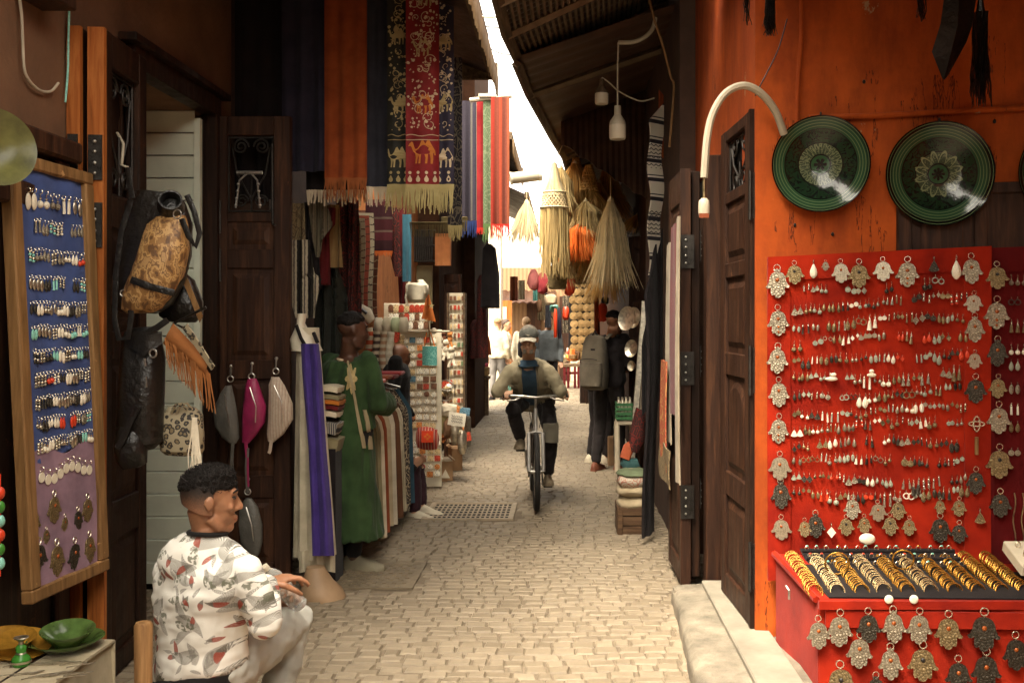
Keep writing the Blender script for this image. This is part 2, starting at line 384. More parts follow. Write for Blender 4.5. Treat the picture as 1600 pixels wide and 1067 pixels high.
wall('side_wall', [(.82,1.4,7.0,9.9,0,5.4)], M('dark_side', (.06,.03,.018), .9), 'dark wall behind the leaning goods on the right side')
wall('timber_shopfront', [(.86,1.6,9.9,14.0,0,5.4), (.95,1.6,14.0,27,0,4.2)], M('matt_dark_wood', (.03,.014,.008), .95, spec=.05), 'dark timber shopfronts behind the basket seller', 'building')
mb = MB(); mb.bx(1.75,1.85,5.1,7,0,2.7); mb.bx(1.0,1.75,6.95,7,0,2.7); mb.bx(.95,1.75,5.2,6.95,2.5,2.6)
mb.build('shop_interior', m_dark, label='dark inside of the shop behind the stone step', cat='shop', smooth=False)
m_step = M('step_stone', (.20,.17,.125), .85, var=.4, vs=7, bs=60, bst=.7, bd=.01)
def step():
    b = MB(); N = 14
    def f(u, v):
        Y = 3.6+2.2*u; x0 = .60+.05*(Y-4.5)/1.3+.012*noise.noise(V((Y*4,0,0))); x1 = 1.05
        prof = [(x0-.01,0),(x0-.005,.07),(x0+.02,.098),(x0+.2,.11),(x1,.115)]; t = v*4; i = min(3, int(t)); k = t-i
        return V((prof[i][0]*(1-k)+prof[i+1][0]*k, Y, prof[i][1]*(1-k)+prof[i+1][1]*k+.006*noise.noise(V((Y*5,v*7,1)))))
    b.sheet(f, 24, 16, .02); b.bx(.64, 1.05, 5.72, 5.81, 0, .1)
    b.build('stone_step', m_step, label='worn stone step below the doorway beside the orange wall', cat='step')
step()
wall('marble_sill', [(.80,1.0,4.0,5.75,.118,.15)], M('marble', (.27,.24,.185), .55, var=.3, vs=4, bst=.2), 'pale marble sill on the stone step', 'sill', .006)
# street end
m_tan = M('tan_cladding', (.40,.235,.115), .8, var=.2, vs=3)
def ribs_mat():
    t = NT('ribbed_tan'); g = t.sep(t.tc())[0]; w = t.math('ABSOLUTE', t.math('SUBTRACT', t.math('FRACT', t.math('MULTIPLY', g, 9.0)), .5))
    col = t.ramp(w, [(0, (.10,.05,.022)), (.12, (.20,.11,.052)), (.5, (.23,.135,.066))]); t.bump(w, .5, .02); return t.fin(col, .8)
wall('far_building', [(-3.2,.2,27.5,28.5,0,3.1)], ribs_mat(), 'tan ribbed building closing the far end of the alley', 'building')
wall('far_white_wall', [(.2,3.4,27.0,28.6,0,3.6)], m_pale, 'pale wall beyond the far people on the right', 'wall')
mb = MB()
def aw(u, v):
    return V((-2.6+2.4*u, 25.9+1.6*v, 2.45-.35*(1-v)+.02*math.sin(u*80)))
mb.sheet(aw, 60, 6, .03); mb.build('far_awning', m_wood2, label='scalloped grey awning on the tan far building', cat='awning')
mb = MB(); mb.bx(-1.62,-1.18,22.9,22.98,0,2.1); mb.build('far_door', m_woodo, label='small orange wooden door leaf at the alley end', cat='door', smooth=False)
mb = MB(); mb.bx(-1.50,-1.30,22.87,22.905,1.5,1.95); mb.build('notice', M('paper', (.6,.52,.38), .9, var=.1), label='white paper notice fixed to the far orange door', cat='notice', smooth=False)
mb = MB(); mb.bx(-1.0,-.62,27.40,27.48,0,2.3); mb.bx(-.1,.15,27.40,27.48,.0,2.3); mb.build('far_shutter', m_wood2, label='brown shutters in the tan far building', cat='shutter', smooth=False)
# ---------------------------------------------------------------- canopies over the alley
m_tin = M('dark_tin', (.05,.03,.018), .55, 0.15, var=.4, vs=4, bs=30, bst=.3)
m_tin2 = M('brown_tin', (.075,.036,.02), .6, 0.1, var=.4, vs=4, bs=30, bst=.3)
m_batten = M('batten', (.17,.12,.072), .8, var=.35, vs=7)
def canopy(name, label, edge, x1, z_in, mat, ribs, z_edge, batten=0, rib_amp=.018, ply=None, along=False):
    # edge: list of (x, y) of the free edge; slopes from (edge, z_edge) to (x1, z_in)
    t = thing(name, label, 'awning', (edge[0][0], edge[0][1], z_edge))
    def e(u):
        k = u*(len(edge)-1); i = min(len(edge)-2, int(k)); f_ = k-i
        return edge[i][0]*(1-f_)+edge[i+1][0]*f_, edge[i][1]*(1-f_)+edge[i+1][1]*f_
    def f(u, v):
        ex, ey = e(u); c = abs(((u*ribs) if not along else (v*ribs)) % 1-.5)*2; return V((ex+(x1-ex)*v, ey, z_edge+(z_in-z_edge)*v+rib_amp*(c*c)))
    b = MB(); b.sheet(f, (ribs*4 if not along else 24), (10 if not along else ribs*4), .006); b.build('sheet', mat, t)
    ex0, ey0 = e(0); ex1, ey1 = e(1); sg = 1 if x1 > ex0 else -1
    b = MB()
    for k in range(len(edge)-1):
        a, c = V((edge[k][0], edge[k][1], z_edge-.035)), V((edge[k+1][0], edge[k+1][1], z_edge-.035)); b.tube([a, c], .04, 4, flat=.7)
    b.build('edge_beam', m_woodh, t, smooth=False)
    for k in range(batten):
        u = (k+.5)/batten; ex, ey = e(u); b = MB(); d = V((x1-ex, 0, z_in-z_edge)); b.tube([V((ex, ey, z_edge-.03)), V((ex, ey, z_edge-.03))+d], .032, 4); b.build('batten', m_batten, t, smooth=False)
    if ply:
        n = int(ply); b = MB()
        for k in range(n):
            v = (k+.5)/n; pts = []
            for q in range(len(edge)): ex, ey = edge[q]; pts.append(V((ex+(x1-ex)*v, ey, z_edge+(z_in-z_edge)*v-.014)))
            b.tube(pts, .012, 4)
        b.build('laths', m_batten, t, smooth=False)
    return t
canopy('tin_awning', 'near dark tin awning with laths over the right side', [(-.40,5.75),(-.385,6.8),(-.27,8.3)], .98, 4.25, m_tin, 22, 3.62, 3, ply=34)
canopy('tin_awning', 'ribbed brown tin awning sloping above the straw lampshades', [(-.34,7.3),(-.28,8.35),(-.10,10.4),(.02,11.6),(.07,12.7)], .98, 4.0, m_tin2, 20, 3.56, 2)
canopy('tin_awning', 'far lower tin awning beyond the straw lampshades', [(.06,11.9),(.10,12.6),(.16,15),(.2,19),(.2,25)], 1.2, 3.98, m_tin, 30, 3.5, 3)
# dark ribbed fascia hanging under the awning
def fascia(name, label, x0, x1, y, z0, z1, slope, ribs, mat):
    b = MB()
    def f(u, v):
        c = abs((u*ribs) % 1-.5)*2; zb = z0+slope*u+.03*(abs(math.sin(u*ribs*PI*.33))); return V((x0+(x1-x0)*u, y+.012*c-.25*(1-v), zb+(z1-zb)*v))
    b.sheet(f, ribs*4, 6, .006); b.build(name, mat, label=label, cat='sheet')
fascia('ribbed_sheet', 'dark ribbed sheet hanging behind the two bulb lamps', -.02, .92, 10.0, 3.36, 4.0, -.62, 16, m_tin2)
# lane walls behind the viewer; unseen roofs and end building added to cut skylight
wall('rear_wall', [(-2.7,-2.25,-9,1.6,0,5.6)], m_brown, 'brown wall continuing behind the viewer on the left', 'wall')
wall('rear_orange_wall', [(2.9,3.4,-9,4.4,0,5.4)], m_orange, 'orange wall continuing behind the viewer on the right', 'wall')
wall('added_rear_building', [(-2.25,2.9,-10.5,-10,0,4.4)], m_brown, 'added unseen brown building closing the lane behind the viewer', 'building')  # unseen, added to cut frontal light and glare on the plates
wall('added_rear_roof', [(-2.3,-1.2,-9,2.2,4.2,4.26)], m_tin, 'added unseen dark roof blocking sky behind the viewer on the left', 'roof')  # unseen, added to block sky; its width sets the light on the left
wall('added_rear_canopy', [(.75,3.2,-9,2.4,3.9,3.96)], m_tin, 'added unseen dark roof blocking sky behind the viewer on the right', 'roof')  # unseen, added to block sky light from behind the camera
# near roof over the orange wall stall and over the left shops: keep the tops of the walls in shade
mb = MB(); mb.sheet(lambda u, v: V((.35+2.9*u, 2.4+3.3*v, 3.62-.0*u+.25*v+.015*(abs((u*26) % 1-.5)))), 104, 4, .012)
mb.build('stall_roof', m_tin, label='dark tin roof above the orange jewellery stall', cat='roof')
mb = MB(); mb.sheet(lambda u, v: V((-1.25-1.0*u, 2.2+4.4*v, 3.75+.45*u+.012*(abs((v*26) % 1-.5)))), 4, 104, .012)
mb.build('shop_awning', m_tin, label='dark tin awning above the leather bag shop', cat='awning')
def pelmet(label, x, y0, y1, z, xin, th=.16, mat=None):
    t = thing('wooden_awning', label, 'awning', (x, y0, z)); b = MB()
    b.sheet(lambda u, v: V((x+(xin-x)*v, y0+(y1-y0)*u, z+.5*v)), 8, 6, .02); b.build('boards', m_wood, t)
    b = MB(); b.bx(x-.03, x+.03, y0, y1, z-.03, z+.05); b.bx(x-.26, x+.04, y1, y1+.04, z-.04, z+.09); b.build('edge_beam', m_woodh, t, smooth=False)
    b = MB(); n = int((y1-y0)/.095)
    for i in range(n):
        Y = y0+(y1-y0)*(i+.5)/n; w = .046; h = th*(.85+.2*R.random())
        fr = lambda a, c, d: V((x+.035+d, Y+a, z-.03+c)); b.poly([(-w,0),(w,0),(w*.7,-h*.5),(0,-h),(-w*.7,-h*.5)], fr, .012)
    b.build('scalloped_trim', m_woodg if mat is None else mat, t, smooth=False)
m_trim = M('weathered_trim', (.30,.20,.105), .8, var=.35)
pelmet('near wooden awning with pointed trim above the camel scarves', -.56, 4.2, 7.9, 3.60, -1.9, .17, m_trim)
pelmet('middle wooden awning with pointed trim behind the striped scarves', -.56, 10.3, 13.0, 3.55, -1.6, .16, m_trim)
pelmet('far wooden awning with pointed trim above the white tube lamp', -.50, 13.6, 18.5, 3.35, -1.6, .16, m_trim)
# ================================================================ doors
def leaf(label, p0, rz, w, h, th, lay, mat, grille=True, stile=.085, name='door_leaf', hinge=None, hmat=None):
    t = thing(name, label, 'door', p0); t.rotation_euler = (0, 0, rz); t['_org'] = (0,0,0)
    b = MB(); b.bx(0, stile, -th/2, th/2, 0, h); b.bx(w-stile, w, -th/2, th/2, 0, h)
    zs = [0]+[z for a in lay for z in a[:2]]+[h]
    for i in range(0, len(zs), 2): b.bx(stile, w-stile, -th/2+.002, th/2-.002, zs[i], zs[i+1])
    b.build('frame', mat, t, smooth=False, bevel=.005)
    for a in lay:
        z0, z1, k = a[:3]; x0, x1 = stile, w-stile
        if k == 'g':
            b = MB(); xm = (x0+x1)/2; zm = (z0+z1)/2; hw = (x1-x0)/2; hh = (z1-z0)/2; r_ = .006
            b.tube([(x0,0,z0+.01),(x1,0,z0+.01)], r_, 6); b.tube([(x0,0,z1-.01),(x1,0,z1-.01)], r_, 6); b.tube([(xm,0,z0),(xm,0,zm)], r_, 6)
            for sg in (-1, 1):
                sp = [(xm+sg*hw*.45+math.cos(q*.42)*(.16-.0045*q)*hw*2.2*-sg, 0, z1-hh*.28+math.sin(q*.42)*(.16-.0045*q)*hw*2.2) for q in range(30)]
                b.tube(sp, r_, 6); b.tube([(xm+sg*hw*.82,0,z1-hh*.3),(xm+sg*hw*.6,0,zm),(xm,0,z0+hh*.35)], r_, 6)
                sp = [(xm+sg*hw*.42+math.cos(q*.42)*(.13-.0035*q)*hw*2.2, 0, z0+hh*.3+math.sin(q*.42)*(.13-.0035*q)*hw*2.2) for q in range(28)]; b.tube(sp, r_, 6)
                b.tube([(xm+sg*hw*.96,0,z0),(xm+sg*hw*.96,0,z1)], r_, 6)
            b.build('iron_grille', m_iron, t)
        else:
            b = MB(); b.bx(x0, x1, -th*.2, th*.2, z0, z1); i1, i2 = .03, .06
            for sg in (-1, 1):
                ya, yb = sg*th*.2, sg*th*.42
                if k == 'a':     # arched top
                    n = 10; out = lambda i, top: [(x0+i, z0+i), (x1-i, z0+i)]+[((x0+x1)/2+((x1-x0)/2-i)*math.cos(PI*q/n), z1-i-.12+(.12)*math.sin(PI*q/n)) for q in range(n+1)]
                    o1, o2 = out(i1, 0), out(i2, 0)
                else: o1 = [(x0+i1,z0+i1),(x1-i1,z0+i1),(x1-i1,z1-i1),(x0+i1,z1-i1)]; o2 = [(x0+i2,z0+i2),(x1-i2,z0+i2),(x1-i2,z1-i2),(x0+i2,z1-i2)]
                n = len(o1); vs = [(x,ya,z) for x, z in o1]+[(x,yb,z) for x, z in o2]
                fs = [(i,(i+1)%n,(i+1)%n+n,i+n) for i in range(n)]+[tuple(range(n,2*n))]; b.add(vs, fs)
            b.build('panel', mat, t, smooth=False)
    if hinge:
        for (hx, hz) in hinge:
            b = MB(); b.bx(hx-.03, hx+.03, -th/2-.006, -th/2-.001, hz-.09, hz+.09); b.tube([(hx+.034,-th/2-.008,hz-.1),(hx+.034,-th/2-.008,hz+.1)], .009, 8)
            for q in (-.06,-.02,.02,.06): b.ell((hx-.012,-th/2-.008,hz+q), .006, None, 8, 5, 1)
            b.build('hinge', [m_iron, m_steel], t)
    return t
# leaf B faces the camera at the far jamb
Lb = leaf('dark brown panelled door leaf with scrolled iron grille beside the purple dress', (-2.20, 6.23, .04), 0, .50, 2.88, .05,
     [(.10,.50,'p'),(.64,1.24,'p'),(1.36,1.93,'p'),(2.05,2.22,'p'),(2.28,2.76,'g')], m_wood2, stile=.105, hinge=[(.03,2.25),(.03,1.95)])
b = MB(); b.tube([P(425,225,6.19), P(426,350,6.19), P(430,352,6.16)], .008, 8); b.build('bolt', m_iron, Lb) if False else b.build('door_bolt', m_iron, label='long black iron bolt on the leaf with the scrolled grille', cat='bolt')
# leaf A: bi-fold with orange edges at the near jamb
La = leaf('dark bi-fold door leaf with orange edge behind the leather bags', (-2.075, 4.42, .02), math.radians(94), .55, 2.93, .07,
     [(.10,.62,'p'),(.80,1.45,'p'),(1.58,2.05,'p'),(2.2,2.78,'g')], m_wood, stile=.10)
b = MB(); b.bx(-.001,.03,-.036,.036,0,2.93); b.build('edge_strip', m_woodo, La, smooth=False)
for z in (2.35, 2.05, 1.05, .75):
    b = MB(); b.bx(-.010,-.002,-.03,.03,z-.1,z+.1); 
    for q in (-.07,-.025,.025,.07): b.ell((-.012,.0,z+q), .008, None, 8, 5, 1)
    b.build('hinge', [m_iron, m_steel], La)
La2 = leaf('second dark bi-fold leaf with orange edge folded against the brown wall', (-2.165, 4.40, .02), math.radians(92), .56, 2.93, .055,
     [(.10,.62,'p'),(.80,1.45,'p'),(1.58,2.05,'p'),(2.2,2.78,'p')], m_wood, stile=.10)
b = MB(); b.bx(-.001,.03,-.029,.029,0,2.93); b.build('edge_strip', m_woodo, La2, smooth=False)
for z in (2.35, 2.05):
    b = MB(); b.bx(-.010,-.002,-.022,.022,z-.1,z+.1); b.build('hinge', [m_iron], La2)
# wooden panelling on the near left wall, behind the blue board
t = thing('wall_panelling', 'dark red brown timber panelling behind the blue earring board', 'panelling', (-2.18, 3.4, 0))
b = MB(); b.bx(-2.20,-2.16,2.0,4.36,0,2.33); b.build('boards', m_wood, t, smooth=False)
b = MB(); b.bx(-2.16,-2.10,2.0,4.36,2.33,2.42); b.bx(-2.16,-2.12,2.0,4.36,2.1,2.2); b.bx(-2.16,-2.13,3.0,3.12,0,2.33); b.bx(-2.16,-2.13,4.2,4.3,0,2.33); b.build('moulding', m_wood2, t, smooth=False, bevel=.01)
# louvred metal shutter inside the shop
m_slat = M('pale_green_metal', (.66,.70,.57), .5, .1, var=.12, vs=3, bst=.08)
t = thing('slat_shutter', 'pale green slatted metal panel behind the hanging bags', 'shutter', (-2.42, 6.1, 0)); b = MB(); z = .05
while z < 2.83:
    x0, x1, y = -2.72, -2.235, 6.05; h = .125; b.add([(x0,y,z),(x1,y,z),(x1,y-.012,z+h),(x0,y-.012,z+h),(x0,y+.02,z+h+.012),(x1,y+.02,z+h+.012)], [(0,1,2,3),(3,2,5,4)]); z += .137
b.build('slats', m_slat, t, smooth=False)
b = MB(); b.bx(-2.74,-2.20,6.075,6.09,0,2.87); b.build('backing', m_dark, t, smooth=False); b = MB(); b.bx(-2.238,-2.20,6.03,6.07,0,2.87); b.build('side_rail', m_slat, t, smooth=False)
# ================================================================ jewellery kinds
m_silver = engraved('silver_cast', (.36,.31,.225), .36, .4, 9); m_brass = engraved('worn_brass', (.27,.20,.10), .42, .35, 9)
m_dksil = engraved('dark_silver', (.07,.06,.045), .42, .35, 9); m_plainsil = metal('plain_silver', (.52,.46,.35), .34, bs=14, bst=.25, dark=.4)
m_wire = metal('wire', (.75,.66,.5), .25, bst=.05, dark=.7); m_gold = metal('gold_metal', (.72,.40,.09), .25, bst=.25, dark=.3)
m_amber = M('amber_stone', (.30,.07,.012), .25, var=.3, bst=.05); m_turq = M('turquoise_stone', (.24,.56,.45), .4, var=.25, vs=60); m_redb = M('red_bead', (.62,.05,.015), .35, var=.15)
m_blackb = M('black_bead', (.02,.017,.015), .3); m_shell = M('pale_shell', (.78,.70,.54), .35, var=.15, vs=30); m_stone2 = M('grey_green_stone', (.30,.31,.23), .4, var=.4, vs=70)
HALF = [(0,0),(.13,-.02),(.24,-.09),(.31,-.21),(.34,-.36),(.40,-.49),(.48,-.56),(.44,-.63),(.34,-.62),(.275,-.57),(.28,-.80),(.25,-.88),(.19,-.89),(.15,-.84),(.135,-.90),(.09,-.97),(0,-1.0)]
def sym(h, sx=1): return [(x*sx, y) for x, y in h]+[(-x*sx, y) for x, y in reversed(h[1:-1])]
def mk_hamsa(mat, gem, sx=1.0, crown=False, gems=1):
    t = thing('hamsa_pendant', 'x', 'pendant'); fr = lambda x, y, d: V((x, -d, y-.28))
    b = MB(); b.poly(sym(HALF, sx), fr, .05)
    b.poly([(x*.72, -.08+y*.82) for x, y in sym(HALF, sx)], lambda x, y, d: V((x, -.05-d, y-.28)), .014)
    if crown: b.poly([(-.1,-.0),(.1,0),(.13,.09),(.05,.07),(0,.13),(-.05,.07),(-.13,.09)], fr, .05)
    b.build('plate', mat, t, loc=(0,0,0), smooth=False)
    b = MB(); b.torus((0,-.02,-.13), .115, .018, (0,1,0), 16, 6); b.torus((0,-.02,-.265), .035, .014, (1,0,0), 10, 5); b.build('ring', m_wire, t, loc=(0,0,0))
    if gem:
        b = MB(); b.ell((0,-.06,-.60), (.075,.045,.075), None, 10, 6)
        if gems > 1: b.ell((0,-.06,-.92), (.05,.035,.06), None, 10, 6); b.ell((0,-.06,-1.12), (.045,.03,.05), None, 10, 6)
        b.build('gem', gem, t, loc=(0,0,0))
    return t
class Kind:
    def __init__(s, mk): s.mk = mk; s.first = None
    def put(s, loc, rz, label, group=None, scale=1.0, tilt=(0, 0), cat=None):
        if s.first is None: s.first = s.mk(); o = s.first
        else: o = copy_tree(s.first)
        o.location = loc; o.rotation_euler = (tilt[0], tilt[1], rz); o.scale = (scale,)*3 if not hasattr(scale, '__len__') else scale; tag(o, label, cat, group); return o
HK = {'s': Kind(lambda: mk_hamsa(m_silver, m_amber)), 's3': Kind(lambda: mk_hamsa(m_silver, m_amber, 1.0, False, 3)), 'sc': Kind(lambda: mk_hamsa(m_silver, m_amber, .92, True)),
      'sw': Kind(lambda: mk_hamsa(m_plainsil, m_amber, 1.1)), 'b': Kind(lambda: mk_hamsa(m_brass, m_amber)), 'd': Kind(lambda: mk_hamsa(m_dksil, m_amber)), 'dc': Kind(lambda: mk_hamsa(m_dksil, m_amber, .92, True)), 'g': Kind(lambda: mk_hamsa(m_brass, m_blackb, 1.05))}
HN = {'s': 'engraved silver', 's3': 'silver three-stone', 'sc': 'crowned silver', 'sw': 'plain wide silver', 'b': 'worn brass', 'd': 'dark tarnished', 'dc': 'dark crowned', 'g': 'brass black-stone'}
def drop(kind):
    b = MB(); b.torus((0,-.05,-.12), .1, .018, (1,0,0), 10, 4, 0); z = -.22
    if kind == 'tear': b.lathe([(.012,0),(.05,-.06),(.13,-.24),(.17,-.40),(.15,-.55),(.07,-.66),(.005,-.69)], 10, Matrix.Translation((0,-.05,z)) @ Matrix.Diagonal((1,.5,1,1)), 1)
    if kind == 'oval': b.ell((0,-.05,z-.36), (.17,.08,.34), None, 10, 8, 1)
    if kind == 'ball': b.tube([(0,-.05,z),(0,-.05,z-.3)], .022, 5, 0); b.ell((0,-.05,z-.46), (.17,.15,.18), None, 10, 7, 1); b.ell((0,-.05,z-.2), (.08,.08,.05), None, 8, 5, 0)
    if kind == 'stick': b.tube([(0,-.05,z),(0,-.05,z-.72)], [.06,.085], 6, 1); b.ell((0,-.05,z-.02), .09, None, 8, 5, 0)
    if kind == 'bead': [b.ell((0,-.05,z-.06-.17*i), (.1-.0*i,.09,.085), None, 8, 6, 1 if i % 2 else 0) for i in range(4)]
    if kind == 'disc': b.lathe([(.005,-.02),(.2,-.02),(.215,0),(.2,.02),(.005,.02)], 14, Matrix.Translation((0,-.05,z-.22)) @ Matrix.Rotation(PI/2, 4, 'X'), 1)
    if kind == 'hoop': b.torus((0,-.05,z-.22), .19, .04, (0,1,0), 14, 6, 1)
    if kind == 'fan': b.poly([(0,0),(.09,-.12),(.24,-.44),(.12,-.5),(0,-.52),(-.12,-.5),(-.24,-.44),(-.09,-.12)], lambda x, y, d: V((x,-.05-d,z+y)), .05, 1)
    if kind == 'diamond': b.poly([(0,0),(.2,-.26),(0,-.52),(-.2,-.26)], lambda x, y, d: V((x,-.05-d,z+y)), .05, 1)
    if kind == 'tassel': b.tube([(0,-.05,z),(0,-.05,z-.25)], [.05,.07], 6, 0); b.tube([(0,-.05,z-.25),(0,-.05,z-.8)], [.08,.15], 8, 1)
    return b
EK = {}
def earring(kind, mat, mname):
    k = (kind, mname)
    if k not in EK:
        def mk():
            o = drop(kind).build('earring', [m_wire, mat], label='x', cat='earring', loc=(0,0,0)); return o
        EK[k] = Kind(mk)
    return EK[k]
EM = {'silver': m_silver, 'plain silver': m_plainsil, 'shell': m_shell, 'turquoise': m_turq, 'red': m_redb, 'dark': m_dksil, 'brass': m_brass, 'stone': m_stone2, 'black': m_blackb, 'gold': m_gold}
KN = {'tear': 'teardrop', 'oval': 'oval', 'ball': 'ball', 'stick': 'stick', 'bead': 'beaded', 'disc': 'disc', 'hoop': 'hoop', 'fan': 'fan shaped', 'diamond': 'diamond', 'tassel': 'tassel'}
# ================================================================ blue earring board
A_, B_, C_, D_ = P(40,945,3.8), P(162,890,4.38), P(136,272,4.40), P(4,235,3.82)
bn = (B_-A_).cross(D_-A_).normalized()
if bn.x < 0: bn = -bn
def bd(u, v, d=0): return (A_*(1-u)+B_*u)*(1-v)+(D_*(1-u)+C_*u)*v+bn*d
def RP(px, py, p0, n):
    d = V(((px-VX)/F, 1, -(py-VY)/F)); o = V((0,0,EYE)); return o+d*((p0-o).dot(n)/d.dot(n))
m_felt = fabric('blue_felt', (.042,.066,.19), (.06,.095,.26), .3, 500); m_purple = fabric('mauve_felt', (.25,.15,.20), (.36,.22,.28), .3, 500)
t = thing('earring_board', 'wood framed blue felt board hung with rows of earrings', 'display board', tuple(A_))
b = MB(); fwid = .055
def quad_box(b, q, d0, d1):
    vs = [bd(u, v, d) for d in (d0, d1) for u, v in q]; b.add(vs, [(3,2,1,0),(4,5,6,7),(0,1,5,4),(1,2,6,5),(2,3,7,6),(3,0,4,7)])
fu, fv = .11, .03
for q in ([(0,0),(1,0),(1,fv),(0,fv)], [(0,1-fv),(1,1-fv),(1,1),(0,1)], [(0,fv),(fu,fv),(fu,1-fv),(0,1-fv)], [(1-fu,fv),(1,fv),(1,1-fv),(1-fu,1-fv)]): quad_box(b, q, -.02, .03)
b.build('frame', m_woodg, t, smooth=False, bevel=.006)
b = MB(); b.sheet(lambda u, v: bd(fu+(1-2*fu)*u, .31+(.97-.31)*v-.012*math.sin(u*7)*(1-v), .008+.004*math.sin(u*14+v*3)), 24, 24, .004); b.build('blue_felt', m_felt, t)
b = MB(); b.sheet(lambda u, v: bd(fu+(1-2*fu)*u, fv+(.325-fv)*v+.012*math.sin(u*9)*v, .012+.006*math.sin(u*11+v*5)*(1-v)), 20, 14, .004); b.build('mauve_felt', m_purple, t)
brz = math.atan2(bn.x, -bn.y)
rows = [300,346,393,436,477,515,553,590,628,662,697]
kinds_b = ['tear','oval','ball','stick','bead','tear','ball','oval','bead']; mats_b = ['silver','shell','plain silver','turquoise','silver','shell','red','plain silver','shell','silver','dark','plain silver','shell']
er = random.Random(11); nb = 0
for ri, py in enumerate(rows):
    u = .16; z0 = RP(36, py-8, A_, bn).z; lab = None
    npair = 5 if ri == 0 else 8+ri//4
    for pi in range(npair):
        kd, mt = er.choice(kinds_b), er.choice(mats_b); k = earring(kd, EM[mt], mt); sz = (.092 if ri == 0 else .066)*er.uniform(.85, 1.12); du = .70/npair/2
        if er.random() < .06: continue
        for q in range(2):
            uu = .17+.70*(pi+.5)/npair+(q-.5)*du*.95; v_ = (z0-A_.z)/(D_.z-A_.z); p = bd(uu, v_, .014); p.z = z0+er.uniform(-.004, .004)
            L = 'small %s %s earring hooked in the %s row of the blue felt board' % (mt, KN[kd], ORD[ri])
            k.put(p, brz, L, 'earrings in the %s row of the blue board' % ORD[ri], sz, (er.uniform(-.03,.03), er.uniform(-.05,.05)), 'earring'); nb += 1
# pendants on the mauve felt
for (px, py, h, kd, w_) in [(46,735,26,'b','topmost'),(84,765,50,'b','large'),(136,770,46,'b','upper corner'),(121,790,40,'d','middle'),(52,790,46,'b','left edge'),(72,822,26,'b','small'),(101,802,28,'b','tiny'),
                        (60,838,58,'d','lower left'),(88,840,58,'b','tall lower'),(116,838,52,'d','lower middle'),(139,828,52,'b','lower right')]:
    HK[kd].put(RP(px, py, A_+bn*.018, bn), brz, '%s %s hamsa pendant on the mauve felt of the blue board' % (w_, HN[kd]), 'hamsa pendants on the mauve felt', h*4.1/F/1.25)
for i in range(9):
    u = .2+.6*i/8; v_ = .295-.01*math.sin(i); p = bd(u, v_, .016)
    earring('disc', m_shell, 'shell').put(p, brz, 'round pale disc earring in the single row along the top of the mauve felt', 'disc earrings at the top of the mauve felt', .1, (0,0), 'earring')
# green bowl hanging at the left edge
m_gglaze = M('yellow_green_glaze', (.12,.115,.035), .3, var=.4, vs=12, bst=.1)
def dish(name, label, cat, c, ax, prof, mat, n=40, group=None):
    q = V(ax).to_track_quat('Z', 'Y').to_matrix().to_4x4(); b = MB(); b.lathe(prof, n, Matrix.Translation(V(c)) @ q); return b.build(name, mat, label=label, cat=cat, group=group, loc=tuple(c))
dish('hanging_bowl', 'yellow green glazed bowl hanging at the left edge above the blue board', 'bowl', P(-12,232,3.6), (.75,-.6,.1), [(.002,-.03),(.05,-.03),(.09,0),(.135,.03),(.142,.034),(.135,.026),(.09,-.012),(.04,-.04),(.002,-.04)][::1], m_gglaze)
# ================================================================ low table with tableware
m_cloth = fabric('cream_cloth', (.46,.38,.24), (.60,.51,.35), .25)
t = thing('display_table', 'low table covered with a cream cloth at the lower left', 'table', (-2.0, 3.2, 0))
TX, TY, TZ = -1.79, 3.93, .385
b = MB(); b.sheet(lambda u, v: V((-2.15+.38*u, 2.3+1.63*v, TZ+.003*math.sin(u*9+v*13))), 12, 24, .01)
b.sheet(lambda u, v: V((TX+.012*math.sin(u*26)*(1-v)+.003, 2.3+1.63*u, .02+(TZ-.02)*v)), 60, 10, .008); b.sheet(lambda u, v: V((-2.15+.38*u, TY+.003, .02+(TZ-.02)*v)), 12, 10, .008)
b.build('cloth', m_cloth, t)
b = MB(); [b.bx(TX-.022, TX+.004, y, y+.02, .06, TZ-.04) for y in (3.0,3.3,3.62)]; b.bx(-1.96,-1.95,2.4,3.85,TZ+.004,TZ+.009); b.build('inlay', m_wood, t, smooth=False)
m_green = M('green_glaze', (.065,.115,.028), .18, var=.5, vs=18, bs=40, bst=.2); m_yel = M('amber_glaze', (.30,.15,.02), .2, var=.4, vs=20, bst=.15); m_grn2 = M('bright_green', (.05,.22,.03), .25, var=.1)
s_ = 3.75/F
dish('serving_dish', 'wide green glazed dish on the cream table under a small bowl', 'dish', G(103,1014,TZ+.006), (0,0,1), [(.002,.004),(.07,.004),(.10,.018),(.135,.04),(.138,.044),(.13,.042),(.095,.024),(.06,.012),(.002,.012)], m_green)
dish('small_bowl', 'small green glazed bowl standing in the wide green dish', 'bowl', G(106,1008,TZ+.035), (.05,-.12,1), [(.002,0),(.045,.0),(.05,.012),(.07,.03),(.095,.062),(.097,.066),(.09,.064),(.06,.035),(.03,.018),(.002,.016)], m_green)
dish('amber_bowl', 'amber glazed bowl on the cream table at the left edge', 'bowl', G(8,1024,TZ+.006), (.1,-.12,1), [(.002,0),(.06,.0),(.07,.02),(.10,.07),(.105,.074),(.098,.072),(.06,.03),(.002,.02)], m_yel)
dish('amber_dish', 'flat amber dish leaning behind the green bottle', 'dish', G(34,1013,TZ+.03), (.2,-.3,1), [(.002,.0),(.06,.0),(.10,.02),(.104,.024),(.06,.01),(.002,.008)], m_yel)
t = thing('metal_bottle', 'small green and silver bottle between the amber and green bowls', 'bottle', G(33,1040,TZ+.006)); M_ = Matrix.Translation(G(33,1040,TZ+.006))
b = MB(); b.lathe([(.002,0),(.026,.0),(.034,.016),(.03,.032),(.018,.044),(.016,.05),(.019,.062),(.018,.072),(.010,.08)], 18, M_); b.build('body', m_grn2, t)
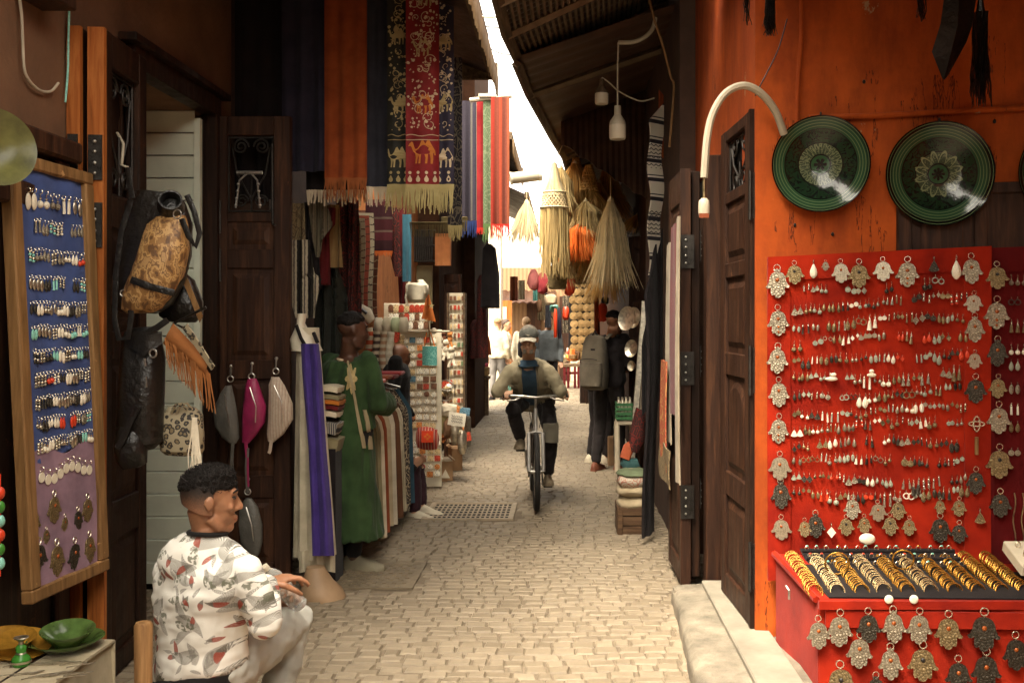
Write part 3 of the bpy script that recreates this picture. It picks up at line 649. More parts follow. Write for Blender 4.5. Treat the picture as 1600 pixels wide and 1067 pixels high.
b = MB(); b.lathe([(.0345,.014),(.0355,.018),(.0345,.022)], 18, M_); b.lathe([(.019,.046),(.0155,.052),(.0165,.056)], 18, M_); b.lathe([(.009,.078),(.009,.09),(.026,.104),(.024,.106),(.004,.1)], 18, M_); b.build('silver_fittings', m_plainsil, t)
def mk_spoon():
    b = MB(); b.tube([(0,0,.004),(.06,0,.006),(.11,0,.004)], [.004,.003,.0035], 6); b.ell((.135,0,.004), (.03,.014,.005), None, 10, 5); b.ell((-.004,0,.004), (.012,.008,.004), None, 8, 5); return b.build('spoon', m_plainsil, label='x', cat='spoon', loc=(0,0,0))
SK = Kind(mk_spoon)
for i in range(20):
    rw = i//10; L = ('row of spoons nearest the green dish', 'row of spoons at the table front')[rw]
    SK.put(G(8+11*(i % 10)-4*rw, (1040, 1058)[rw]+R.uniform(-3,3), TZ+.006), .5+R.uniform(-.2,.2), 'thin silver spoon in the '+L, L.replace('row of ', ''), .55, cat='spoon')
# red/green beaded cords at far left edge
b = MB()
for i in range(6): b.ell(P(0, 770+22*i, 3.35), (.016,.016,.022), None, 10, 6, i % 3)
b.tube([P(0,740,3.35), P(0,900,3.35)], .003, 5, 0); b.build('bead_string', [m_redb, m_grn2, m_turq], label='string of red, green and turquoise pompoms at the left edge', cat='bead string')
# ================================================================ bags
m_leather = M('black_leather', (.0075,.006,.0045), .36, var=.5, vs=9, bs=26, bst=.55, bd=.014, spec=.5)
m_leather2 = M('grey_leather', (.11,.105,.09), .4, var=.3, vs=10, bs=30, bst=.5, bd=.012)
m_magenta = M('magenta_leather', (.28,.02,.08), .38, var=.35, vs=10, bs=30, bst=.4, bd=.01); m_suede = M('rust_suede', (.24,.085,.02), .9, var=.3)
def camo():
    t = NT('camo_hide'); nz = t.noise(t.mapping(t.tc(), (1,1,.6)), 30, 3, .5, .3)
    col = t.ramp(nz, [(0,(.12,.055,.018)),(.40,(.26,.13,.04)),(.49,(.46,.27,.10)),(.57,(.17,.085,.03)),(.62,(.38,.22,.085))], 'CONSTANT'); t.bump(t.noise(t.tc(), 30, 4), .5, .01); return t.fin(col, .55)
def leopard():
    t = NT('leopard_print'); v = t.vor(t.tc(), 34).outputs['Distance']; nz = t.noise(t.tc(), 60, 3)
    col = t.ramp(t.math('ADD', v, t.math('MULTIPLY', t.math('SUBTRACT', nz, .5), .5)), [(0,(.20,.15,.08)),(.26,(.03,.025,.02)),(.46,(.36,.30,.19))], 'CONSTANT'); return t.fin(col, .7)
m_camo, m_leo = camo(), leopard()
m_cream = striped('cream_ribs', [(0,(.52,.40,.30)),(.5,(.30,.17,.14)),(.62,(.56,.46,.35))], 0, 9, .45, .02)
def pxl(b, pts, Y, n=18, m=0, pw=2.3, dm=.5):      # loft through screen-measured half widths: (px, py, half width px, [depth m, dY])
    rings = []
    for q in pts:
        hw = q[2]*Y/F; hd = q[3] if len(q) > 3 else hw*dm; c = P(q[0], q[1], Y); c.y += q[4] if len(q) > 4 else 0; rings.append(ring(c, (hw,0,0), (0,hd,0), n, pw))
    b.loft(rings, True, m)
def wrk(b, a=.006, sc=14, seed=0):
    for i, p in enumerate(b.v): n_ = V((noise.noise(p*sc+V((seed,0,0))), noise.noise(p*sc+V((9,seed,0))), noise.noise(p*sc+V((0,5,seed))))); b.v[i] = p+n_*a
Yb = 4.44
t = thing('leather_backpack', 'black leather roll-top backpack with brown camouflage hide front', 'backpack', P(235,490,Yb))
b = MB(); pxl(b, [(243,300,32,.03),(243,318,46,.05),(245,350,56,.075),(240,400,58,.09),(232,440,54,.09),(222,475,46,.075),(218,488,34,.04)], Yb); wrk(b, .01, 12); b.build('body', m_leather, t)
b = MB(); pxl(b, [(266,338,24,.03),(262,352,32,.06),(256,390,38,.085),(245,430,40,.09),(232,460,38,.085),(221,483,30,.06),(219,489,20,.03)], Yb-.045); wrk(b, .006, 16, 3); b.build('front_panel', m_camo, t)
b = MB(); b.tube([P(205,437,Yb-.135), P(235,448,Yb-.142), P(272,458,Yb-.12)], .017, 6, flat=.35, up=(0,1,0)); b.build('band', m_leather, t)
b = MB(); b.lathe([(.052,-.04),(.058,0),(.05,.05),(.042,.05),(.047,0),(.04,-.035)], 20, Matrix.Translation(P(267,322,Yb-.06)) @ Matrix.Rotation(math.radians(62), 4, 'X') @ Matrix.Rotation(.3, 4, 'Y')); b.build('roll_top', m_leather, t)
for pts in ([(200,262),(203,290),(207,310)], [(205,312),(190,360),(181,430),(179,500),(186,530),(200,528),(205,495),(203,470)], [(292,305),(303,330),(312,365),(306,385),(295,370),(284,342)]):
    b = MB(); b.tube([P(x, y, Yb-.09) for x, y in pts], .014, 6, flat=.3, up=(0,1,0)); b.build('strap', m_leather, t)
b = MB(); b.torus(P(193,458,Yb-.1), .014, .003, (0,1,0)); b.build('buckle', m_steel, t); b = MB(); b.torus(P(277,335,Yb-.13), .02, .003, (.3,1,0)); b.build('buckle', m_steel, t)
t = thing('dark_handbag', 'black slouchy handbag with tan edge hanging below the camouflage backpack', 'handbag', P(280,500,Yb+.1))
b = MB(); pxl(b, [(268,420,12,.02),(275,440,28,.05),(280,470,36,.06),(283,495,34,.05),(284,504,22,.02)], Yb+.12); wrk(b, .012, 12, 8); b.build('body', m_leather, t)
b = MB(); b.sheet(lambda u, v: P(292+25*u-5*v, 432+62*u+10*v, Yb+.05), 6, 4, .006); b.build('tan_edge', m_woodg, t)
Yt = 4.46
t = thing('tall_leather_bag', 'tall shiny black leather bag with a hanging strap below the backpack', 'handbag', P(222,690,Yt))
b = MB(); pxl(b, [(222,512,18,.02),(222,530,30,.04),(222,560,33,.07),(221,610,33,.085),(219,660,34,.08),(220,690,32,.06),(222,700,20,.02)], Yt); wrk(b, .012, 11, 4); b.build('body', m_leather, t)
b = MB(); b.sheet(lambda u, v: P(195+58*u, 518+38*v*(1-abs(u-.5)), Yt-.075-.02*math.sin(PI*u)), 12, 6, .006); b.build('flap', m_leather, t)
for pts in ([(215,635),(205,655),(190,690),(183,700)], [(228,520),(245,512),(262,500)]):
    b = MB(); b.tube([P(x, y, Yt-.1) for x, y in pts], .016, 6, flat=.3, up=(0,1,0)); b.build('strap', m_leather, t)
b = MB(); b.torus(P(239,552,Yt-.1), .018, .004, (.3,1,0)); b.build('buckle', m_steel, t); b = MB(); b.tube([P(226,560,Yt-.1), P(227,572,Yt-.1)], .005, 6); b.tube([P(228,588,Yt-.1), P(229,605,Yt-.1)], .004, 6); b.build('zip', m_steel, t)
t = thing('fringed_bag', 'rust suede bag with long fringe and a pale hide flap', 'handbag', P(295,600,Yb))
b = MB(); b.sheet(lambda u, v: P(257+66*u+12*v*(1-u), 535-28*(1-u)*v+55*u-25*v*u, Yb-.02-.03*math.sin(PI*v)), 12, 8, .02); b.build('body', m_suede, t)
b = MB(); b.sheet(lambda u, v: P(285+46*u+8*v-4*v*u, 512+66*u-6*v, Yb-.06-.01*v), 12, 6, .008); b.build('hide_flap', m_leo, t)
b = MB()
for i in range(34):
    u = i/33; b.strand(P(258+69*u, 528+55*u, Yb-.06+.02*R.random()), (R.uniform(-.05,.05)+.12, 0, -1), .13+.05*u, .0042, 0, 0, 3, .006)
b.build('fringe', m_suede, t); b = MB(); b.tube([P(292,515,Yb-.03), P(272,505,Yb), P(298,492,Yb), P(322,480,Yb)], .007, 6); b.build('strap', m_leather, t)
t = thing('leopard_bag', 'small leopard print handbag with twin handles and a pale tassel', 'handbag', P(286,710,Yb+.1))
b = MB(); pxl(b, [(284,636,22,.02),(284,648,32,.05),(284,680,34,.07),(285,703,33,.06),(286,711,28,.03)], Yb+.1); wrk(b, .005, 14, 2); b.build('body', m_leo, t)
for dx in (0, 8):
    b = MB(); b.tube([P(268+dx,645,Yb+.05), P(274+dx,633,Yb+.03), P(284+dx,630,Yb+.03), P(292+dx,640,Yb+.05)], .006, 6); b.build('handle', m_leo, t)
b = MB(); [b.strand(P(304+R.uniform(-3,3), 652, Yb-.0), (R.uniform(-.1,.12),0,-1), .24, .004, 0, 0, 3, .012) for _ in range(16)]; b.build('tassel', m_shell, t)
t = thing('small_dark_bag', 'small limp black bag hanging low beside the orange-edged door', 'handbag', P(200,730,4.4))
b = MB(); pxl(b, [(200,655,8,.01),(202,672,20,.03),(204,700,26,.05),(205,722,22,.04),(205,732,12,.02)], 4.42); wrk(b, .012, 14, 6); b.build('body', m_leather, t)
b = MB(); b.tube([P(200,658,4.42), P(205,620,4.42), P(215,600,4.44)], .006, 6); b.build('strap', m_leather, t)
# waist bags clipped on the panelled leaf
def waist_bag(pts, mat, label, ring_at, tail, Y=6.05, seed=0):
    t = thing('waist_bag', label, 'waist bag', P(pts[-1][0], pts[-1][1], Y), 'waist bags hung on the panelled leaf')
    b = MB(); pxl(b, pts, Y, 16, 0, 2.0, .55); wrk(b, .009, 18, seed); b.build('pouch', mat, t)
    b = MB(); b.torus(P(*ring_at, Y), .018, .004, (0,1,0)); b.tube([P(ring_at[0]+1, ring_at[1]-22, Y), P(ring_at[0], ring_at[1]-5, Y)], .005, 6); b.ell(P(ring_at[0]+1, ring_at[1]-20, Y), .011, None, 8, 5); b.build('clip', m_steel, t)
    b = MB(); b.tube([P(x, y, Y-.01) for x, y in tail], .011, 6, flat=.35, up=(0,1,0)); b.build('strap', mat, t)
    b = MB(); b.tube([P(pts[1][0]-pts[1][2]*.3, pts[1][1], Y-.07), P(pts[2][0]+2, pts[2][1], Y-.1), P(pts[3][0]+3, pts[3][1], Y-.08)], .0035, 5); b.build('zip', m_steel, t)
waist_bag([(358,602,5),(354,615,11),(352,640,18),(355,665,19),(360,683,14),(364,692,5)], m_leather2, 'dull grey waist bag at the left of the three clipped on the panelled leaf', (360,592), [(364,690),(362,720),(363,740)], seed=1)
waist_bag([(394,592,6),(394,605,12),(398,635,18),(396,660,18),(389,680,11),(384,692,5)], m_magenta, 'crumpled magenta waist bag between the grey and the cream one', (393,588), [(384,690),(386,712),(387,760)], seed=2)
waist_bag([(430,588,6),(432,602,13),(438,628,19),(438,655,20),(430,678,13),(423,690,5)], m_cream, 'cream ribbed waist bag at the right edge of the panelled leaf', (431,580), [(424,688),(422,704),(420,708)], seed=3)
waist_bag([(388,778,5),(389,792,14),(391,820,19),(393,845,17),(396,862,10),(398,868,4)], m_leather2, 'long grey waist bag hanging low beside the seated man', (387,768), [(387,700),(385,730),(387,770)], seed=4)
t = thing('clip_hook', 'pair of chrome hanger clips on the iron grille', 'hook', P(390,325,6.1))
for x in (374, 402):
    b = MB(); b.tube([P(390,268,6.12), P(x,282,6.12), P(x+(x-390)*.35,325,6.1)], .006, 6); [b.ell(P(x+(x-390)*(.1+.08*i),288+11*i,6.1), .010, None, 8, 5) for i in range(4)]; b.build('clip', m_steel, t)
b = MB(); b.tube([P(370,270,6.12), P(410,270,6.12)], .011, 6); b.build('bar', m_steel, t)
# ================================================================ cables, box on the brown wall
def cable(name, label, pts, r, mat, cat='cable', sm=6):
    pts = [V(p) for p in pts]; out = []
    for i in range(len(pts)-1):
        p0, p1, p2, p3 = pts[max(i-1,0)], pts[i], pts[i+1], pts[min(i+2, len(pts)-1)]
        for k in range(sm):
            t = k/sm; out.append(.5*((2*p1)+(p2-p0)*t+(2*p0-5*p1+4*p2-p3)*t*t+(3*p1-p0-3*p2+p3)*t**3))
    out.append(pts[-1]); b = MB(); b.tube(out, r, 8); return b.build(name, mat, label=label, cat=cat)
def LW(px, py): Y = -XL*F/(VX-px); q = P(px, py, Y); q.x += .02; return q
cable('loose_cable', 'cream loose cable drooping on the brown wall at the upper left', [LW(20,-20), LW(26,25), LW(28,70), LW(32,115), LW(52,140), LW(72,143), LW(84,130)], .006, m_plastw)
cable('thin_cable', 'thin pale green cable hanging straight down the brown wall', [LW(102,-20), LW(100,50), LW(99,110), LW(95,160)], .005, m_turq)
wall('fuse_box', [(-2.2,-2.05,3.98,4.2,2.95,3.6)], m_wood2, 'wooden box on the brown wall at the top left', 'box', .006)
m_glassy = M('shiny_bulb', (.8,.78,.7), .1)
b = MB(); b.tube([P(183,208,4.75), P(193,225,4.72), P(190,258,4.7), P(200,262,4.7)], .007, 8); b.build('wire_hook', m_plastw, label='white wire hook on the bi-fold leaf above the backpack', cat='hook')
# ================================================================ hanging cloth
def drape(label, x0, x1, y, zt, zb, mat, name='scarf', cat='scarf', group=None, amp=.02, wv=4, seed=0, fr=None, frl=.1, frn=60, nu=36, nv=16, slant=0, th=.004, yaw=0, taper=0, hemj=0, frw=.004, nocloth=False):
    w = x1-x0
    def f(u, v):      # v: 0 top .. 1 bottom
        k = .35+.65*v; uu = .5+(u-.5)*(1-taper*(1-v)); x = x0+w*uu+slant*v
        d = amp*k*(math.sin(uu*wv*2*PI+seed)+.5*math.sin(uu*wv*3.7+seed*2.1+v*1.5))+.02*amp*math.sin(v*9+seed)
        return V((x, y+d+yaw*(u-.5)*w, zt+(zb-zt)*v+hemj*math.sin(u*7+seed)*v))
    root = thing(name, label, cat, ((x0+x1)/2, y, zb), group)
    if not nocloth: b = MB(); b.sheet(f, nu, nv, th); b.build('cloth', mat, root)
    if fr is not None:
        b = MB()
        for i in range(frn):
            p = f((i+.5)/frn, 1); b.strand(p, (R.uniform(-.12,.12), R.uniform(-.08,.05), -1), frl*R.uniform(.75,1.1), frw, 0, 0, 3, .004)
        b.build('fringe', fr, root)
    return root, f
def X(px, Y): return (px-VX)*Y/F
def Zz(py, Y): return EYE-(py-VY)*Y/F
def dpx(label, px0, px1, Y, pyt, pyb, mat, **k): return drape(label, X(px0, Y), X(px1, Y), Y, Zz(pyt, Y), Zz(pyb, Y), mat, **k)
m_navy = fabric('navy_cloth', (.017,.016,.030), (.032,.029,.048)); m_blackc = fabric('black_cloth', (.010,.008,.009), (.018,.014,.014)); m_rustc = fabric('rust_cloth', (.23,.045,.012), (.33,.075,.02))
m_slate = fabric('slate_cloth', (.030,.031,.042), (.045,.045,.06)); m_whfr = fabric('white_fringe', (.55,.46,.33)); m_goldfr = fabric('gold_fringe', (.33,.26,.10), (.48,.40,.19)); m_rustfr = fabric('rust_fringe', (.26,.08,.025))
m_redsc = fabric('crimson_silk', (.17,.010,.012), (.25,.018,.018), .25, rough=.55); m_navs = fabric('dark_blue_silk', (.022,.018,.035), (.04,.033,.055), rough=.6); m_grs = fabric('dark_olive_silk', (.020,.020,.018), (.036,.034,.026), rough=.6)
m_thg = fabric('gold_thread', (.40,.30,.13), (.52,.40,.2)); m_tho = fabric('orange_thread', (.50,.17,.035)); m_thw = fabric('pale_thread', (.55,.43,.28))
wall('hanging_rail', [(-2.15,-.55,6.42,6.46,3.84,3.88)], m_woodh, 'wooden rail the camel scarves and dark shawls hang from', 'rail')
dpx('wide black shawl hanging at the left of the scarf row', 366, 452, 6.55, -45, 312, m_blackc, amp=.02, wv=3, seed=1, name='shawl', cat='shawl')
dpx('dark navy shawl with soft folds left of the rust shawl', 440, 520, 6.45, -45, 268, m_navy, amp=.022, wv=3, seed=3, name='shawl', cat='shawl')
dpx('black shawl with white knotted fringe below the navy one', 478, 575, 6.62, -45, 297, m_blackc, amp=.015, wv=3, seed=9, name='shawl', cat='shawl', fr=m_whfr, frl=.10, frn=22, frw=.011)
dpx('rust orange shawl with long rust fringe', 507, 573, 6.4, -45, 278, m_rustc, amp=.012, wv=3, seed=2, name='shawl', cat='shawl', fr=m_rustfr, frl=.15, frn=60)
dpx('slate blue shawl with short fringe between rust shawl and camel scarves', 572, 612, 6.5, -45, 292, m_slate, amp=.012, wv=2, seed=4, name='shawl', cat='shawl', fr=m_whfr, frl=.12, frn=22, frw=.007)
CAMEL = [(0,.62),(.05,.72),(.13,.78),(.17,.74),(.20,.62),(.24,.52),(.32,.52),(.40,.62),(.47,.80),(.53,.84),(.58,.74),(.62,.70),(.67,.82),(.73,.86),(.79,.74),(.88,.58),(.95,.46),(.97,.30),(.92,.30),(.90,.40),(.87,.36),(.88,.18),(.86,0),(.79,0),(.79,.18),(.76,.34),(.70,.34),(.69,.16),(.67,.0),(.60,0),(.62,.2),(.58,.33),(.46,.32),(.44,.14),(.43,0),(.36,0),(.38,.18),(.36,.32),(.33,.16),(.31,0),(.25,0),(.27,.2),(.25,.36),(.17,.44),(.11,.60),(.07,.63)]
def camel_scarf(label, px0, px1, Y, mat, th_c, seed, rowpy, frn=44, amp=.008):
    root, f = dpx(label, px0, px1, Y, -45, 288, mat, amp=amp, wv=1.5, seed=seed, fr=m_goldfr, frl=.175, frn=frn, frw=.0055, nocloth=True)
    x0, x1 = X(px0, Y), X(px1, Y); zt, zb = Zz(-45, Y), Zz(288, Y); W_ = x1-x0
    def on(x, z, d=0): p = f((x-x0)/W_, (z-zt)/(zb-zt)); return V((x, p.y-.0035-d, z))
    def clip(o): return [(min(max(x, x0+.004), x1-.004), z) for x, z in o]
    rr = random.Random(seed)
    for n_, (py, cx, sz, mm) in enumerate(rowpy):
        b = MB(); h = sz*Y/F; ox = X(cx, Y)-h*.5; z0 = Zz(py, Y); b.poly(clip([(ox+h*a, z0+h*c) for a, c in CAMEL]), on, .0015); b.build('camel_motif', mm, root, smooth=False)
    b = MB(); b.sheet(f, 36, 16, .004); PB = MB(); CL = b; b = PB      # scrolls and blossoms above the camels, studs and drops near the hem
    for i in range(int(150*W_/.2)):
        py = rr.uniform(-20, 205); z = Zz(py, Y); x = rr.uniform(x0+.012, x1-.012); r = rr.choice([.004,.006,.008,.011]); n = 7
        b.poly([(x+r*math.cos(2*PI*k/n)*rr.uniform(.7,1.2), z+r*math.sin(2*PI*k/n)*rr.uniform(.7,1.2)) for k in range(n)], on, .001)
    for i in range(int(26*W_/.2)):
        py = rr.uniform(-10, 200); z = Zz(py, Y); x = rr.uniform(x0+.05, x1-.05); a0 = rr.random()*6; sg = rr.choice((-1,1)); R0 = rr.uniform(.02,.04)
        pts = [(x+math.cos(a0+sg*k*.45)*R0*(1-k*.05), z+math.sin(a0+sg*k*.45)*R0*(1-k*.05)) for k in range(13)]
        b.tube([on(min(max(p[0],x0+.005),x1-.005), p[1]) for p in pts], .0022, 4)
    for py in (212, 219): b.tube([on(x0+.004+(W_-.008)*k/10, Zz(py, Y)+.006*math.sin(k)*(py == 212)) for k in range(11)], .0028, 4)
    k = int(W_/.045)
    for i in range(k):
        x = x0+W_*(i+.5)/k; z = Zz(285, Y); b.poly([(x,z+.045),(x+.014,z+.02),(x+.011,z+.005),(x,z),(x-.011,z+.005),(x-.014,z+.02)], on, .0015); z = Zz(270, Y)
        b.poly([(x+.010*math.cos(2*PI*q/8), z+.010*math.sin(2*PI*q/8)) for q in range(8)], on, .0015)
    CL.add(PB.v, PB.f, 1); CL.build('cloth', [mat, th_c], root, ang=.4)
camel_scarf('dark olive scarf with gold camels left of the red camel scarf', 605, 640, 6.36, m_grs, m_thg, 21, [(262,620,38,m_thg),(178,624,34,m_thg),(70,620,30,m_thg)], 30)
camel_scarf('dark blue scarf with pale camels right of the red camel scarf', 678, 709, 6.34, m_navs, m_thw, 23, [(262,692,36,m_thw),(175,694,34,m_thg),(80,692,32,m_thg)], 30)
camel_scarf('crimson scarf with orange camels and gold fringe', 634, 686, 6.26, m_redsc, m_thw, 25, [(256,660,44,m_tho),(178,660,36,m_tho),(88,658,32,m_thg),(10,662,32,m_thg)], 46)
def paisley(name, c, c2):
    t = NT(name); v = t.vor(t.mapping(t.tc(), (1,1,.6)), 24, 'DISTANCE_TO_EDGE').outputs['Distance']; n = t.noise(t.tc(), 40, 3, .6, 1.5)
    col = t.ramp(t.math('ADD', v, t.math('MULTIPLY', n, .35)), [(0, c2), (.23, c), (.42, c2), (.47, c)], 'CONSTANT'); t.bump(n, .2, .003); return t.fin(col, .85, 0, .2)
dpx('black shawl with pale flower print behind the camel scarves', 700, 722, 6.7, 90, 352, paisley('flower_print', (.02,.017,.022), (.13,.11,.08)), amp=.01, wv=1, seed=5, fr=m_goldfr, frl=.1, frn=20)
m_bluefr = fabric('blue_fringe', (.03,.05,.16)); m_redfr = fabric('red_fringe', (.50,.03,.02)); m_grnfr = fabric('green_fringe', (.10,.17,.06))
dpx('dark navy striped scarf with blue fringe beside the red ones', 717, 747, 9.3, 158, 345, striped('navy_stripe', [(0,(.03,.025,.035)),(.6,(.10,.09,.08)),(.7,(.035,.03,.045)),(.9,(.2,.17,.12))]), amp=.018, wv=2, seed=1, fr=m_bluefr, frl=.15, frn=26)
dpx('narrow crimson scarf between the navy and the green one', 745, 758, 9.1, 155, 356, fabric('crimson', (.17,.009,.012), (.25,.018,.018)), amp=.01, wv=1, seed=2, fr=m_redfr, frl=.06, frn=16)
dpx('narrow grey green scarf between two red scarves', 755, 769, 9.0, 154, 350, paisley('green_print', (.075,.105,.055), (.13,.155,.09)), amp=.012, wv=1, seed=3, fr=m_grnfr, frl=.17, frn=20)
dpx('wide red and rust striped scarf with red fringe against the sky', 767, 796, 8.9, 152, 350, striped('red_rust', [(0,(.24,.025,.014)),(.2,(.16,.035,.02)),(.45,(.27,.045,.02)),(.6,(.15,.04,.026)),(.85,(.24,.065,.03))]), amp=.014, wv=2, seed=4, fr=m_redfr, frl=.14, frn=40)
b = MB(); b.tube([P(734,157,9.0), P(800,150,9.0)], .022, 8); b.bx(X(748,8.98), X(775,8.98), 8.96, 9.0, Zz(152,8.98), Zz(147,8.98)); b.build('white_rod', m_plastw, label='white rod carrying the striped scarves', cat='rod')
m_dkfr = fabric('dark_gold_fringe', (.10,.075,.03))
# fringe rows in the shade behind
for n_, (y_, a, c) in enumerate(((360,640,725),(352,690,730))):
    b = MB(); Y = 8.4+n_*.3
    for i in range(60): b.strand(P(a+(c-a)*i/59, y_-12, Y), (R.uniform(-.1,.1),0,-1), .12, .004)
    b.tube([P(a,y_-12,Y), P(c,y_-12,Y)], .006, 6); b.build('shawl_fringe', m_dkfr, label='fringe of dark shawls in shade, %s' % ('wide row above the souvenir stall' if n_ == 0 else 'short row under the flower shawl'), cat='fringe')
# clothes hung on the left behind the purple dress
def garment(label, pts, Y, mat, cat='clothing', name='garment', group='clothes hung behind the purple dress', amp=.012, seed=0):   # outline in pixels, hung cloth with folds
    xs = [p[0] for p in pts]; ys = [p[1] for p in pts]; x0, x1, y0, y1 = min(xs), max(xs), min(ys), max(ys)
    L = sorted([p for p in pts if p[2] == 0], key=lambda p: p[1]); Rr = sorted([p for p in pts if p[2] == 1], key=lambda p: p[1])
    def itp(l, y):
        if y <= l[0][1]: return l[0][0]
        for a, c in zip(l, l[1:]):
            if a[1] <= y <= c[1]: return a[0]+(c[0]-a[0])*(y-a[1])/max(1e-6, c[1]-a[1])
        return l[-1][0]
    b = MB()
    def f(u, v):
        y = y0+(y1-y0)*v; xa, xb = itp(L, y), itp(Rr, y); x = xa+(xb-xa)*u; p = P(x, y, Y); p.y += amp*(math.sin(x*.35+seed)+.6*math.sin(x*.8+seed*2+v*2)); return p
    b.sheet(f, 24, 14, .006); return b.build(name, mat, label=label, cat=cat, group=group)
m_bw = striped('black_white_stripe', [(0,(.03,.025,.02)),(.28,(.42,.36,.26)),(.42,(.12,.1,.08)),(.55,(.42,.36,.26)),(.72,(.025,.02,.018))], 0, 3, .9, .05)
m_gst = striped('grey_stripe', [(0,(.13,.11,.07)),(.5,(.045,.038,.03)),(.7,(.16,.13,.09))], 0, 7, .9, .03); m_tanc = fabric('tan_cloth', (.23,.14,.055), (.3,.19,.08)); m_maroon = fabric('maroon_cloth', (.085,.008,.010), (.12,.014,.014))
m_darkpat = paisley('dark_red_print', (.035,.018,.016), (.14,.022,.018)); m_darkgr = fabric('dark_green_cloth', (.017,.018,.013), (.035,.035,.025)); m_beigep = paisley('beige_print', (.19,.14,.075), (.10,.07,.04))
garment('beige printed blouse hanging at the edge of the door leaf', [(452,318,0),(452,378,0),(476,318,1),(478,385,1)], 6.75, m_beigep, seed=1)
garment('black and white striped dress hanging beside the door leaf', [(452,375,0),(454,440,0),(455,470,0),(462,497,0),(483,378,1),(492,430,1),(503,432,1),(497,455,1),(492,497,1)], 6.7, m_bw, seed=2)
garment('black pointed shawl hanging between the two striped garments', [(476,316,0),(472,385,0),(485,440,0),(482,316,1),(497,400,1),(502,452,1)], 6.85, m_blackc, seed=3)
garment('grey striped shawl folded to a point', [(480,308,0),(486,350,0),(493,402,0),(507,308,1),(520,352,1),(505,372,1),(499,402,1)], 6.8, m_gst, seed=4)
garment('maroon cloth hanging left of the tan cloth', [(494,335,0),(496,442,0),(524,325,1),(524,350,1),(514,362,1),(516,445,1)], 7.0, m_maroon, seed=5)
garment('tan brown cloth hanging right of the maroon cloth', [(511,320,0),(514,418,0),(529,320,1),(536,418,1)], 7.05, m_tanc, seed=6)
garment('long dark red printed drape behind the green robe', [(524,312,0),(528,420,0),(535,500,0),(558,312,1),(562,420,1),(566,500,1)], 7.3, m_darkpat, seed=7, amp=.03)
garment('wide dark green cloth hanging behind the green robed man', [(500,425,0),(492,520,0),(480,640,0),(530,418,1),(548,500,1),(556,640,1)], 7.15, m_darkgr, seed=8, amp=.05)
KS = [((.16,.11,.06),(.05,.03,.02)), ((.28,.22,.14),(.1,.05,.03)), ((.22,.05,.03),(.08,.03,.02)), ((.30,.25,.17),(.06,.04,.03)), ((.13,.05,.03),(.3,.22,.13))]
for i, (c, c2) in enumerate(KS):
    Y = 8.2-.12*i*0+.25*i; mm = striped('kilim_edge', [(0,c),(.4,c2),(.55,c)], 2, 14, .95, .05); x = X(562+7*i, Y)
    b = MB(); b.sheet(lambda u, v: V((x-.5+.5*u+.01*math.sin(v*6), Y+.01*math.sin(u*8), Zz(345-4*i, Y)+(Zz(498, Y)-Zz(345-4*i, Y))*v)), 12, 12, .02)
    b.build('kilim', mm, label='hanging kilim, %s from the left, its edge toward the alley' % ORD[i], cat='rug', group='kilims hung edge on')
m_blkt = striped('red_blanket', [(0,(.03,.008,.01)),(.2,(.07,.012,.016)),(.36,(.12,.08,.06)),(.4,(.05,.01,.012)),(.62,(.09,.06,.045)),(.66,(.035,.009,.012)),(.88,(.08,.02,.02))], 2)
dpx('dark red striped blanket with orange fringe over the orange wall', 571, 613, 9.0, 312, 392, m_blkt, amp=.012, wv=2, seed=2, name='blanket', cat='blanket', fr=fabric('orange_fringe', (.45,.10,.02)), frl=.05, frn=50)
garment('dark patterned jacket hanging left of the blue scarf', [(608,325,0),(610,400,0),(618,432,0),(622,325,1),(628,432,1)], 9.1, m_darkpat, group=None, seed=3)
garment('dark red dress hanging behind the blue scarf', [(620,325,0),(622,440,0),(624,475,0),(634,330,1),(633,475,1)], 9.2, m_maroon, group=None, seed=4)
dpx('teal blue scarf hanging above the white hat', 629, 643, 9.0, 335, 440, fabric('teal_cloth', (.035,.12,.17), (.06,.17,.23)), amp=.02, wv=1, seed=6, nu=16)
# ================================================================ purple dress on a mannequin
m_purp = fabric('violet_cloth', (.045,.026,.16), (.07,.042,.23), .25); m_offw = fabric('off_white_cloth', (.46,.40,.28), (.60,.53,.39), .2); m_skin_m = M('mannequin_white', (.62,.55,.42), .4, var=.1)
DY = 6.12
t = thing('dress_mannequin', 'mannequin in a long cream and violet dress beside the door leaf', 'mannequin', G(500,935))
def folds(cx, cy, hw, hd, z, n, k, amp, ph=0): return [V((cx+hw*math.cos(a)*(1+amp*math.sin(k*a+ph)), cy+hd*math.sin(a)*(1+amp*math.sin(k*a+ph)), z)) for a in [2*PI*q/n for q in range(n)]]
b = MB(); cx = X(494,DY); b.loft([folds(X(479+1.3*i,DY), DY+.03, .066+.0058*i, .10+.006*i, Zz(512+i*39.5,DY), 60, 9, .0+.012*i, i*.15) for i in range(10)]); b.build('cream_robe', m_offw, t)
b = MB(); rows_ = [(537,471,26),(580,473,29),(640,478,27),(700,483,26),(790,487,30),(868,489,33)]
b.sheet(lambda u, v: (lambda k, i: P((rows_[i][1]*(1-k)+rows_[i+1][1]*k)+(rows_[i][2]*(1-k)+rows_[i+1][2]*k)*u, rows_[i][0]*(1-k)+rows_[i+1][0]*k, DY-.20-.02*math.sin(u*10+v*1.2)-.03*math.sin(u*PI)))(v*5-min(4,int(v*5)), min(4,int(v*5))), 20, 30, .008); b.build('violet_panel', m_purp, t)
b = MB(); b.sheet(lambda u, v: P(468+55*u, 862+33*v-5*math.sin(u*3), DY-.13-.02*math.sin(u*16)), 24, 6, .008); b.build('hem', m_offw, t)
